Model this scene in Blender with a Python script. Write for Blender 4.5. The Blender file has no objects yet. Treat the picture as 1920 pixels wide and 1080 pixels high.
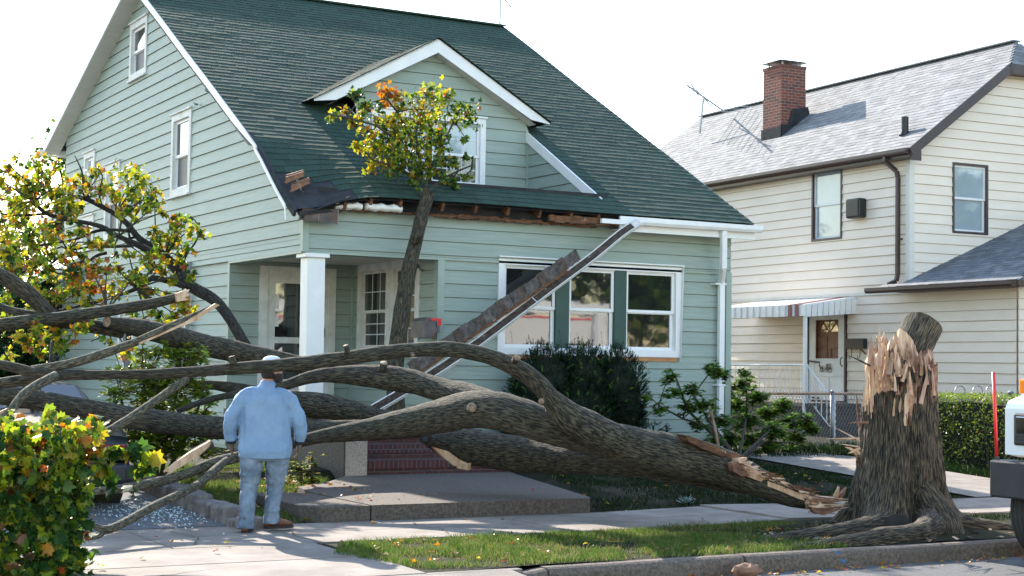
import bpy, math, random
from mathutils import Vector, Matrix, noise
random.seed(11)
V = Vector
R = math.radians
S = bpy.context.scene
COL = S.collection

# ---------------------------------------------------------------- camera
FPX = 2942.4
CAM = V((0, 0, 1.65))
CR = V((0.87199034, -0.48926144, 0.0160026))
CU = V((-0.03771291, -0.03454929, 0.99869118))
CF = V((0.48806821, 0.87145257, 0.04857812))
cam = bpy.data.objects.new('camera', bpy.data.cameras.new('camera'))
COL.objects.link(cam)
cam.matrix_world = Matrix(((CR.x, CU.x, -CF.x, CAM.x), (CR.y, CU.y, -CF.y, CAM.y), (CR.z, CU.z, -CF.z, CAM.z), (0, 0, 0, 1)))
cam.data.sensor_width = 36
cam.data.lens = FPX / 1920 * 36
cam.data.clip_start = 0.1
cam.data.clip_end = 3000
S.camera = cam

# ---------------------------------------------------------------- sky and sun
SUN_TO = V((0.012, 1.0, 0.60)).normalized()
world = bpy.data.worlds.new("World")
S.world = world
world.use_nodes = True
wn = world.node_tree
sky = wn.nodes.new('ShaderNodeTexSky')
sky.sky_type = 'NISHITA'
sky.sun_disc = False
sky.sun_elevation = math.asin(SUN_TO.z)
sky.sun_rotation = math.atan2(SUN_TO.x, SUN_TO.y)
sky.air_density = 1.35
sky.dust_density = 0.5
sky.ozone_density = 1.0
wn.links.new(sky.outputs[0], wn.nodes['Background'].inputs[0])
wn.nodes['Background'].inputs[1].default_value = 0.15
sun = bpy.data.objects.new('sun', bpy.data.lights.new('sun', 'SUN'))
COL.objects.link(sun)
sun.data.energy = 4.0
sun.data.angle = R(0.55)
sun.data.color = (1.0, 0.92, 0.80)
sun.rotation_euler = (-SUN_TO).to_track_quat('-Z', 'Y').to_euler()
S.view_settings.view_transform = 'Standard'
S.view_settings.look = 'None'
S.view_settings.gamma = 1
S.view_settings.exposure = 1.62

# ---------------------------------------------------------------- picture measuring helpers
def ray(px, py): return CR * (px - 960) - CU * (py - 540) + CF * FPX
def PA(px, py, ax, val):
    d = ray(px, py); return CAM + d * ((val - CAM[ax]) / d[ax])
def PX(px, py, x): return PA(px, py, 0, x)
def PY(px, py, y): return PA(px, py, 1, y)
def PZ(px, py, z=0.0): return PA(px, py, 2, z)
def PD(px, py, dep): return CAM + ray(px, py) * (dep / FPX)
def depth(p): return (p - CAM).dot(CF)
def tz(y): return max(0.0, min(1.0, (y - 14.9) / 5.1)) * 0.25

# ---------------------------------------------------------------- object helpers
def tag(o, label=None, cat=None, group=None, kind=None):
    if label: o['label'] = label
    if cat: o['category'] = cat
    if group: o['group'] = group
    if kind: o['kind'] = kind
    return o
def thing(name, label, cat, loc, group=None):
    o = bpy.data.objects.new(name, None); COL.objects.link(o)
    o.empty_display_size = 0.2
    o.location = loc
    tag(o, label, cat, group); o['_w'] = 1
    return o
def world_of(o):
    m = Matrix.Translation(o.location) if o.type == 'EMPTY' else Matrix.Identity(4)
    return m

class MB:
    def __init__(s): s.v = []; s.f = []; s.m = []; s.uv = {}
    def pt(s, p): s.v.append(tuple(p)); return len(s.v) - 1
    def poly(s, pts, m=0, uv=None):
        i = [s.pt(p) for p in pts]; s.f.append(i); s.m.append(m)
        if uv: s.uv[len(s.f) - 1] = uv
    def fidx(s, idx, m=0, uv=None):
        s.f.append(list(idx)); s.m.append(m)
        if uv: s.uv[len(s.f) - 1] = uv
    def hexa(s, a, b, m=0):                 # a,b : 4 points each, bottom and top, ccw from outside top
        i = [s.pt(p) for p in list(a) + list(b)]
        for q in ((3, 2, 1, 0), (4, 5, 6, 7), (0, 1, 5, 4), (1, 2, 6, 5), (2, 3, 7, 6), (3, 0, 4, 7)):
            s.f.append([i[k] for k in q]); s.m.append(m)
    def box(s, p0, p1, m=0):
        x0, y0, z0 = p0; x1, y1, z1 = p1
        s.hexa([(x0, y0, z0), (x1, y0, z0), (x1, y1, z0), (x0, y1, z0)], [(x0, y0, z1), (x1, y0, z1), (x1, y1, z1), (x0, y1, z1)], m)
    def obox(s, O, U, W, N, u0, u1, w0, w1, n0, n1, m=0):
        P = lambda u, w, n: O + U * u + W * w + N * n
        s.hexa([P(u0, w0, n0), P(u1, w0, n0), P(u1, w1, n0), P(u0, w1, n0)], [P(u0, w0, n1), P(u1, w0, n1), P(u1, w1, n1), P(u0, w1, n1)], m)
    def bar(s, a, b, w, h, m=0, up=V((0, 0, 1))):
        a = V(a); b = V(b); d = (b - a).normalized()
        sd = d.cross(up)
        if sd.length < 1e-4: sd = d.cross(V((1, 0, 0)))
        sd.normalize(); u = sd.cross(d).normalized()
        c = [(-.5, -.5), (.5, -.5), (.5, .5), (-.5, .5)]
        s.hexa([a + sd * (x * w) + u * (y * h) for x, y in c], [b + sd * (x * w) + u * (y * h) for x, y in c], m)
    def tube(s, pts, rad, n=8, m=0, caps=True, bump=0.0, bfreq=3.0, capm=None, v0=0.0):
        pts = [V(p) for p in pts]; L = len(pts)
        if not hasattr(rad, '__len__'): rad = [rad] * L
        t0 = (pts[1] - pts[0]).normalized()
        a = t0.orthogonal().normalized()
        rings = []; vv = v0; vl = []
        for i, p in enumerate(pts):
            t = (pts[min(i + 1, L - 1)] - pts[max(i - 1, 0)])
            t = t.normalized() if t.length > 1e-9 else t0
            a = (a - t * a.dot(t))
            a = a.normalized() if a.length > 1e-6 else t.orthogonal().normalized()
            b = t.cross(a)
            if i: vv += (p - pts[i - 1]).length
            vl.append(vv)
            ring = []
            for k in range(n):
                an = 2 * math.pi * k / n
                d = a * math.cos(an) + b * math.sin(an)
                r = rad[i]
                if bump:
                    q = p + d * r
                    r *= 1 + bump * noise.noise(q * bfreq) + bump * .6 * noise.noise(q * bfreq * 3.1)
                ring.append(s.pt(p + d * r))
            rings.append(ring)
        rm = sum(rad) / L
        for i in range(L - 1):
            for k in range(n):
                k2 = (k + 1) % n
                u0 = k / n * 6.28 * rm; u1 = (k + 1) / n * 6.28 * rm
                s.fidx((rings[i][k], rings[i][k2], rings[i + 1][k2], rings[i + 1][k]), m,
                       ((u0, vl[i]), (u1, vl[i]), (u1, vl[i + 1]), (u0, vl[i + 1])))
        if caps:
            cm = m if capm is None else capm
            s.fidx(rings[0][::-1], cm); s.fidx(rings[-1], cm)
    def loft(s, rings, m=0, caps=True, close=True):
        ids = [[s.pt(p) for p in r] for r in rings]; n = len(ids[0])
        for i in range(len(ids) - 1):
            for k in range(n if close else n - 1):
                k2 = (k + 1) % n
                s.fidx((ids[i][k], ids[i][k2], ids[i + 1][k2], ids[i + 1][k]), m)
        if caps: s.fidx(ids[0][::-1], m); s.fidx(ids[-1], m)
    def build(s, name, mats, parent=None, smooth=False, bevel=0.0, sub=None, flip=False, autosmooth=None):
        me = bpy.data.meshes.new(name)
        me.from_pydata(s.v, [], s.f)
        if not isinstance(mats, (list, tuple)): mats = [mats]
        for mm in mats: me.materials.append(mm)
        me.polygons.foreach_set('material_index', s.m)
        if smooth: me.polygons.foreach_set('use_smooth', [True] * len(s.f))
        if s.uv:
            ul = me.uv_layers.new(name='UVMap'); data = ul.data
            for p in me.polygons:
                q = s.uv.get(p.index)
                if q:
                    for j, li in enumerate(p.loop_indices): data[li].uv = q[j]
        me.update()
        o = bpy.data.objects.new(name, me); COL.objects.link(o)
        if parent is not None:
            o.parent = parent
            root = parent
            off = V((0, 0, 0))
            while root is not None:
                if root.type == 'EMPTY': off += V(root.location)
                root = root.parent
            if off.length > 0:
                me.transform(Matrix.Translation(-off))
        if bevel:
            b = o.modifiers.new('bevel', 'BEVEL'); b.width = bevel; b.segments = 2; b.limit_method = 'ANGLE'; b.angle_limit = R(40)
        if autosmooth is not None:
            me.polygons.foreach_set('use_smooth', [True] * len(s.f))
            me.set_sharp_from_angle(angle=R(autosmooth))
        return o

# ---------------------------------------------------------------- materials
def nt(name):
    m = bpy.data.materials.new(name); m.use_nodes = True
    return m, m.node_tree, m.node_tree.nodes['Principled BSDF']
def mat(name, c, rough=.6, c2=None, scale=3.0, detail=6, stretch=(1, 1, 1), bump=0.0, bscale=None, metal=0.0, spec=None, ramp=(.35, .65), coat=0, c3=None, s3=1.0, r3=(.55, .7), uv=False, bstretch=None, emis=None):
    m, t, p = nt(name); L = t.links
    p.inputs['Base Color'].default_value = (*c, 1); p.inputs['Roughness'].default_value = rough; p.inputs['Metallic'].default_value = metal
    if spec is not None: p.inputs['IOR'].default_value = spec
    if coat: p.inputs['Coat Weight'].default_value = coat
    tc = t.nodes.new('ShaderNodeTexCoord')
    src = tc.outputs['UV' if uv else 'Object']
    def nz(sc, st, det=detail):
        mp = t.nodes.new('ShaderNodeMapping'); mp.inputs['Scale'].default_value = st; L.new(src, mp.inputs['Vector'])
        n = t.nodes.new('ShaderNodeTexNoise'); n.inputs['Scale'].default_value = sc; n.inputs['Detail'].default_value = det; n.inputs['Roughness'].default_value = .6
        L.new(mp.outputs[0], n.inputs['Vector']); return n
    if c2:
        n = nz(scale, stretch); r = t.nodes.new('ShaderNodeValToRGB')
        r.color_ramp.elements[0].position = ramp[0]; r.color_ramp.elements[1].position = ramp[1]
        r.color_ramp.elements[0].color = (*c, 1); r.color_ramp.elements[1].color = (*c2, 1)
        L.new(n.outputs['Fac'], r.inputs['Fac']); out = r.outputs[0]
        if c3:
            n3 = nz(s3, (1, 1, 1)); r3n = t.nodes.new('ShaderNodeValToRGB')
            r3n.color_ramp.elements[0].position = r3[0]; r3n.color_ramp.elements[1].position = r3[1]
            mx = t.nodes.new('ShaderNodeMixRGB'); L.new(n3.outputs['Fac'], r3n.inputs['Fac']); L.new(r3n.outputs[0], mx.inputs[0])
            L.new(out, mx.inputs[1]); mx.inputs[2].default_value = (*c3, 1); out = mx.outputs[0]
        L.new(out, p.inputs['Base Color'])
    if bump:
        n = nz(bscale or scale * 2, bstretch or stretch, 8); b = t.nodes.new('ShaderNodeBump'); b.inputs['Strength'].default_value = bump; b.inputs['Distance'].default_value = .02
        L.new(n.outputs['Fac'], b.inputs['Height']); L.new(b.outputs[0], p.inputs['Normal'])
    return m
def leafmat(name, c, c2, trans=.55, rough=.42):
    m, t, p = nt(name); L = t.links
    tc = t.nodes.new('ShaderNodeTexCoord')
    n = t.nodes.new('ShaderNodeTexNoise'); n.inputs['Scale'].default_value = 9; L.new(tc.outputs['Object'], n.inputs['Vector'])
    r = t.nodes.new('ShaderNodeValToRGB'); r.color_ramp.elements[0].position = .38; r.color_ramp.elements[1].position = .62
    r.color_ramp.elements[0].color = (*c, 1); r.color_ramp.elements[1].color = (*c2, 1); L.new(n.outputs['Fac'], r.inputs['Fac'])
    L.new(r.outputs[0], p.inputs['Base Color']); p.inputs['Roughness'].default_value = rough
    tr = t.nodes.new('ShaderNodeBsdfTranslucent'); mx = t.nodes.new('ShaderNodeMixShader'); mx.inputs[0].default_value = trans
    hs = t.nodes.new('ShaderNodeHueSaturation'); hs.inputs['Saturation'].default_value = 1.02; hs.inputs['Value'].default_value = 1.15
    L.new(r.outputs[0], hs.inputs['Color']); L.new(hs.outputs[0], tr.inputs['Color'])
    L.new(p.outputs[0], mx.inputs[1]); L.new(tr.outputs[0], mx.inputs[2])
    L.new(mx.outputs[0], t.nodes['Material Output'].inputs['Surface'])
    return m
def barkmat(name, dark, light, lich, sc=(52, 8.5), strength=1.0):
    m, t, p = nt(name); L = t.links; p.inputs['Roughness'].default_value = .9
    tc = t.nodes.new('ShaderNodeTexCoord')
    mp = t.nodes.new('ShaderNodeMapping'); mp.inputs['Scale'].default_value = (sc[0], sc[1], 1); L.new(tc.outputs['UV'], mp.inputs['Vector'])
    n = t.nodes.new('ShaderNodeTexNoise'); n.inputs['Scale'].default_value = 1; n.inputs['Detail'].default_value = 6; n.inputs['Distortion'].default_value = .6
    L.new(mp.outputs[0], n.inputs['Vector'])
    r = t.nodes.new('ShaderNodeValToRGB'); e = r.color_ramp.elements; e[0].position = .43; e[1].position = .60
    e[0].color = (*dark, 1); e[1].color = (*light, 1)
    vo = t.nodes.new('ShaderNodeTexVoronoi'); vo.feature = 'DISTANCE_TO_EDGE'; vo.inputs['Scale'].default_value = 1
    mv = t.nodes.new('ShaderNodeMapping'); mv.inputs['Scale'].default_value = (sc[0] * .62, sc[1] * .55, 1)
    wr = t.nodes.new('ShaderNodeMixRGB'); wr.inputs[0].default_value = .035; L.new(tc.outputs['UV'], wr.inputs[1])
    nw = t.nodes.new('ShaderNodeTexNoise'); nw.inputs['Scale'].default_value = 14; nw.inputs['Detail'].default_value = 3; L.new(tc.outputs['UV'], nw.inputs['Vector']); L.new(nw.outputs['Color'], wr.inputs[2])
    L.new(wr.outputs[0], mv.inputs['Vector']); L.new(mv.outputs[0], vo.inputs['Vector'])
    ml = t.nodes.new('ShaderNodeMath'); ml.operation = 'MULTIPLY_ADD'; ml.inputs[1].default_value = .22; ml.use_clamp = True
    L.new(vo.outputs['Distance'], ml.inputs[0]); mn = t.nodes.new('ShaderNodeMath'); mn.operation = 'MULTIPLY'; mn.inputs[1].default_value = .92
    L.new(n.outputs['Fac'], mn.inputs[0]); L.new(mn.outputs[0], ml.inputs[2]); hgt = ml.outputs[0]
    L.new(hgt, r.inputs['Fac'])
    n2 = t.nodes.new('ShaderNodeTexNoise'); n2.inputs['Scale'].default_value = 26; n2.inputs['Detail'].default_value = 6; n2.inputs['Roughness'].default_value = .75
    L.new(tc.outputs['Object'], n2.inputs['Vector'])
    r2 = t.nodes.new('ShaderNodeValToRGB'); r2.color_ramp.elements[0].position = .63; r2.color_ramp.elements[1].position = .70
    L.new(n2.outputs['Fac'], r2.inputs['Fac'])
    mx = t.nodes.new('ShaderNodeMixRGB'); L.new(r2.outputs[0], mx.inputs[0]); L.new(r.outputs[0], mx.inputs[1]); mx.inputs[2].default_value = (*lich, 1)
    L.new(mx.outputs[0], p.inputs['Base Color'])
    b = t.nodes.new('ShaderNodeBump'); b.inputs['Strength'].default_value = strength; b.inputs['Distance'].default_value = .03
    L.new(hgt, b.inputs['Height']); L.new(b.outputs[0], p.inputs['Normal'])
    return m
def glassmat(name, c, rough=.03, ior=2.1, c2=None, sc=1.5):
    m = mat(name, c, rough, c2=c2, scale=sc, spec=ior)
    t = m.node_tree; p = t.nodes['Principled BSDF']
    tc = t.nodes.new('ShaderNodeTexCoord'); n = t.nodes.new('ShaderNodeTexNoise'); n.inputs['Scale'].default_value = 2.3
    b = t.nodes.new('ShaderNodeBump'); b.inputs['Strength'].default_value = .12; b.inputs['Distance'].default_value = .01
    t.links.new(tc.outputs['Object'], n.inputs['Vector']); t.links.new(n.outputs['Fac'], b.inputs['Height']); t.links.new(b.outputs[0], p.inputs['Normal'])
    return m
def brickmat(name, c1, c2, mortar, scale, bw=.5, rh=.25, msize=.02, rough=.85):
    m, t, p = nt(name); L = t.links; p.inputs['Roughness'].default_value = rough
    tc = t.nodes.new('ShaderNodeTexCoord'); br = t.nodes.new('ShaderNodeTexBrick'); br.inputs['Scale'].default_value = scale
    br.inputs['Color1'].default_value = (*c1, 1); br.inputs['Color2'].default_value = (*c2, 1); br.inputs['Mortar'].default_value = (*mortar, 1)
    br.inputs['Mortar Size'].default_value = msize; br.inputs['Brick Width'].default_value = bw; br.inputs['Row Height'].default_value = rh; br.inputs['Bias'].default_value = 0
    L.new(tc.outputs['UV'], br.inputs['Vector'])
    n = t.nodes.new('ShaderNodeTexNoise'); n.inputs['Scale'].default_value = 25; L.new(tc.outputs['Object'], n.inputs['Vector'])
    mx = t.nodes.new('ShaderNodeMixRGB'); mx.blend_type = 'MULTIPLY'; mx.inputs[0].default_value = .5; L.new(br.outputs['Color'], mx.inputs[1]); L.new(n.outputs['Fac'], mx.inputs[2])
    L.new(mx.outputs[0], p.inputs['Base Color'])
    b = t.nodes.new('ShaderNodeBump'); b.inputs['Strength'].default_value = .8; b.inputs['Distance'].default_value = .01; b.invert = True
    L.new(br.outputs['Fac'], b.inputs['Height']); L.new(b.outputs[0], p.inputs['Normal'])
    return m

M = {}
M['siding'] = mat('green_siding', (.262, .328, .292), .55, (.315, .378, .338), 3.0, stretch=(.6, .6, 9), bump=.12, bscale=9, bstretch=(1, 1, 14))
M['siding_trim'] = mat('green_trim', (.265, .34, .295), .5, (.31, .38, .335), 3)
M['lapline'] = mat('shaded_dirty_lap_edge', (.10, .115, .085), .8, (.16, .18, .145), 6)  # lip shadow of the boards painted in, together with lap dirt
M['creamline'] = mat('shaded_cream_lap_edge', (.42, .32, .21), .8, (.50, .40, .28), 6)  # the painted lip shadow on the cream boards
M['shingle'] = [mat('green_shingle_a', (.010, .036, .024), .9, (.019, .056, .037), 40, bump=.5, bscale=160, c3=(.034, .055, .042), s3=1.2, r3=(.55, .75)),
                mat('green_shingle_b', (.013, .043, .029), .9, (.023, .064, .042), 40, bump=.5, bscale=160),
                mat('green_shingle_c', (.008, .028, .020), .9, (.015, .045, .030), 40, bump=.5, bscale=160)]
M['gshingle'] = [mat('grey_shingle_a', (.17, .17, .175), .9, (.23, .23, .235), 30, bump=.4, bscale=120),
                 mat('grey_shingle_b', (.12, .12, .125), .9, (.19, .19, .195), 30, bump=.4, bscale=120),
                 mat('grey_shingle_c', (.20, .20, .205), .9, (.27, .27, .275), 30, bump=.4, bscale=120)]
M['dshingle'] = [mat('dark_shingle_a', (.12, .125, .14), .9, (.19, .195, .21), 30, bump=.4, bscale=120),
                 mat('dark_shingle_b', (.09, .095, .11), .9, (.15, .155, .17), 30, bump=.4, bscale=120),
                 mat('dark_shingle_c', (.16, .165, .18), .9, (.23, .235, .25), 30, bump=.4, bscale=120)]
M['felt'] = mat('black_felt', (.012, .013, .016), .85, (.03, .032, .037), 6)
M['white'] = mat('white_paint', (.72, .73, .74), .45, (.80, .80, .79), 2.5)
M['oldwhite'] = mat('weathered_white_paint', (.55, .55, .52), .6, (.70, .70, .67), 5, c3=(.42, .38, .30), s3=3, r3=(.6, .75))
M['cream'] = mat('cream_siding', (.81, .685, .565), .55, (.86, .74, .615), 1.2, stretch=(1, 1, 3))
M['creamtrim'] = mat('cream_trim', (.70, .66, .58), .5)
M['soffit'] = mat('soffit_panels', (.58, .56, .50), .6, (.64, .62, .56), 3)
M['brown'] = mat('brown_trim', (.045, .028, .028), .4, (.06, .038, .036), 4)
M['glass'] = glassmat('window_glass', (.012, .014, .016))
M['glassb'] = glassmat('window_glass_with_blind', (.30, .36, .40), ior=1.9, c2=(.36, .43, .48))
M['screen'] = mat('insect_screen', (.05, .06, .07), .5, (.07, .08, .09), 4)
M['muntin'] = mat('window_bars', (.62, .66, .68), .5)
M['darkgreen'] = mat('dark_green_paint', (.015, .055, .045), .5, (.02, .07, .058), 4)
M['pinkwood'] = mat('pinkish_torn_wood', (.26, .13, .08), .8, (.52, .33, .24), 16, stretch=(1, 1, .3), bump=.5)
M['rottendark'] = mat('rotten_gutter_filth', (.022, .016, .012), .9, (.085, .06, .045), 14, c3=(.30, .28, .25), s3=7, r3=(.64, .72))
M['rust'] = mat('rotten_wood', (.045, .022, .013), .85, (.20, .085, .035), 9, stretch=(1, 1, 4), c3=(.5, .42, .34), s3=7, r3=(.66, .72))
M['wood'] = mat('fresh_wood', (.40, .23, .12), .7, (.66, .47, .32), 14, stretch=(1, 1, .25), bump=.5, c3=(.45, .17, .08), s3=5, r3=(.58, .7))
M['cutwood'] = mat('weathered_cut_wood', (.15, .10, .06), .85, (.34, .24, .16), 20)
M['brokenwood'] = mat('broken_brown_wood', (.10, .045, .027), .8, (.32, .165, .10), 12, stretch=(.3, 1, 1), bump=.5)
M['orangewood'] = mat('bare_window_sill', (.34, .13, .04), .7, (.55, .27, .11), 8, stretch=(.3, 1, 1))
M['insul'] = mat('white_insulation', (.66, .62, .55), .95, (.85, .84, .80), 10, bump=1.0, bscale=24)
M['metal'] = mat('galvanised_metal', (.30, .31, .32), .42, (.42, .43, .44), 5, metal=.7)
M['flash'] = mat('rusty_flashing', (.09, .08, .085), .55, (.20, .17, .16), 5, metal=.3, c3=(.16, .07, .03), s3=3)
M['concrete'] = mat('concrete_paving', (.205, .17, .145), .9, (.295, .25, .215), 2.6, bump=.4, bscale=60, c3=(.15, .125, .105), s3=1.1, r3=(.5, .75))
M['concrete2'] = mat('old_pebbled_concrete', (.065, .051, .042), .9, (.15, .12, .10), 34, bump=.6, bscale=70, c3=(.10, .085, .08), s3=1.5)
M['pebble'] = mat('pebbled_concrete', (.34, .25, .20), .9, (.58, .50, .43), 55, bump=.7, bscale=70)
M['curb'] = mat('curb_concrete', (.085, .062, .047), .9, (.20, .155, .125), 38, bump=.6, bscale=70, c3=(.12, .095, .08), s3=1.4)
M['asphalt'] = mat('road_asphalt', (.085, .084, .085), .9, (.13, .128, .126), 30, bump=.5, bscale=90, c3=(.11, .10, .09), s3=.9)
M['oldasphalt'] = mat('driveway_asphalt', (.10, .10, .105), .9, (.16, .16, .165), 25, bump=.6, bscale=60)
M['soil'] = mat('lawn_soil', (.013, .018, .007), .95, (.034, .028, .017), 2.5, bump=.6, bscale=20, c3=(.075, .058, .042), s3=.6, r3=(.58, .68))
M['stone'] = mat('edging_stone', (.12, .10, .095), .9, (.25, .22, .21), 9, bump=.8, bscale=18)
M['brick'] = brickmat('red_brick', (.115, .035, .03), (.075, .028, .026), (.13, .115, .105), 1.0, bw=.21, rh=.068, msize=.006)
M['soldier'] = brickmat('brick_on_edge', (.13, .035, .035), (.08, .025, .028), (.14, .12, .115), 1.0, bw=.068, rh=.12, msize=.006)
M['chimney'] = brickmat('chimney_brick', (.30, .075, .045), (.13, .05, .045), (.32, .27, .22), 1.0, bw=.21, rh=.073, msize=.007)
M['bark'] = barkmat('maple_bark', (.012, .010, .006), (.125, .105, .066), (.24, .24, .18), sc=(115, 11))
M['darkbark'] = barkmat('dark_maple_bark', (.014, .013, .012), (.055, .05, .045), (.11, .12, .105), sc=(90, 16))
M['thinbark'] = barkmat('thin_branch_bark', (.035, .030, .018), (.165, .145, .10), (.28, .29, .23), sc=(90, 20), strength=.6)
M['stumpbark'] = barkmat('stump_bark', (.010, .0075, .005), (.155, .12, .076), (.17, .17, .10), sc=(95, 8), strength=1.0)
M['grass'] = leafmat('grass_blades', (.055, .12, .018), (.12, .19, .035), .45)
M['shadegrass'] = leafmat('shade_darkened_lawn', (.007, .022, .006), (.018, .040, .010), .35)  # same grass, darkened to put the house shade into its colour
M['siding'].node_tree.nodes['Principled BSDF'].inputs['Specular IOR Level'].default_value = .35
M['lot'] = mat('pale_bounce_lot', (.27, .25, .23), .9, (.35, .33, .30), .6, bump=.2, bscale=30)  # unseen ground opposite, made pale to bounce sun onto the house fronts
M['grassd'] = leafmat('dry_grass_blades', (.13, .15, .04), (.24, .22, .09), .45)
M['leafg'] = leafmat('green_leaf', (.055, .13, .012), (.12, .20, .02))
M['leafyg'] = leafmat('yellow_green_leaf', (.17, .25, .015), (.29, .33, .02))
M['leafy'] = leafmat('yellow_leaf', (.36, .28, .015), (.48, .38, .03))
M['leafo'] = leafmat('orange_leaf', (.45, .14, .012), (.52, .24, .02))
M['leafr'] = leafmat('red_leaf', (.32, .04, .012), (.42, .10, .02))
M['leafd'] = leafmat('dark_green_leaf', (.014, .045, .010), (.03, .075, .018), .3)
M['leafb'] = leafmat('brown_leaf', (.16, .06, .02), (.24, .11, .04), .35)
M['yew'] = leafmat('yew_needles', (.004, .014, .006), (.008, .026, .010), .10)
M['rhodo'] = leafmat('shrub_leaf', (.09, .20, .03), (.19, .32, .05), .45)
M['bright'] = leafmat('bright_shrub_leaf', (.15, .27, .03), (.30, .40, .05), .5)
M['hedge'] = leafmat('hedge_leaf', (.09, .15, .02), (.19, .25, .04), .45)
M['twig'] = mat('twig_bark', (.03, .025, .02), .9, (.07, .06, .045), 20)
M['leafmix'] = [M['leafg'], M['leafyg'], M['leafy'], M['leafo'], M['leafr'], M['leafd'], M['leafb']]
M['shadow_core'] = mat('inner_shade', (.006, .010, .005), 1.0, (.012, .018, .008), 8)  # near-black solid core: shade inside the bushes put in as colour
M['skin'] = mat('skin', (.48, .24, .16), .5)
M['hair'] = mat('dark_hair', (.03, .02, .015), .8)
M['shirt'] = mat('light_denim_shirt', (.18, .285, .44), .85, (.235, .345, .50), 5, bump=1.0, bscale=6, bstretch=(1.6, 1.6, .55))
M['jeans'] = mat('faded_jeans', (.08, .12, .18), .9, (.25, .31, .39), 4.5, bump=1.0, bscale=8, bstretch=(.8, .8, 1.5))
M['glove'] = mat('work_glove', (.10, .075, .055), .85, (.17, .12, .08), 10)
M['cuff'] = mat('navy_glove_cuff', (.018, .022, .045), .8)
M['boot'] = mat('brown_leather_boot', (.10, .035, .018), .55, (.15, .06, .03), 9)
M['sole'] = mat('boot_sole', (.03, .02, .017), .8)
M['cap'] = mat('white_cap_cloth', (.62, .66, .72), .8, (.7, .73, .78), 6)
M['truckw'] = mat('white_truck_paint', (.80, .80, .80), .25, (.76, .76, .75), 1.5, coat=.5)
M['black'] = mat('black_bumper_paint', (.022, .022, .024), .5, (.035, .035, .036), 5)
M['rubber'] = mat('tyre_rubber', (.02, .02, .02), .85, (.035, .034, .032), 12)
M['redp'] = mat('red_plastic', (.75, .03, .03), .4)
M['amber'] = mat('amber_lens', (.90, .22, .01), .15)
M['chrome'] = mat('chrome', (.7, .7, .7), .08, metal=1)
M['carpaint'] = mat('dark_car_paint', (.010, .015, .022), .38, coat=.15)
M['steel'] = mat('galvanised_steel', (.28, .29, .30), .45, metal=.8)
M['rustpipe'] = mat('rusty_pipe', (.22, .11, .06), .8, (.34, .24, .17), 8)
M['redstripe'] = mat('maroon_awning_stripe', (.17, .04, .045), .5)
M['doorwood'] = mat('brown_wood_door', (.17, .06, .03), .5, (.22, .085, .042), 5, stretch=(1, 1, .2))
M['blackmetal'] = mat('black_iron', (.012, .012, .013), .45)
M['blue'] = mat('blue_spray_paint', (.05, .14, .30), .8)
for _m in ('shadegrass', 'grass', 'soil', 'yew', 'rhodo', 'leafd'): M[_m].node_tree.nodes['Principled BSDF'].inputs['Specular IOR Level'].default_value = .12
M['agave'] = leafmat('silver_plant_leaf', (.16, .24, .22), (.24, .32, .30), .2)
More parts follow.
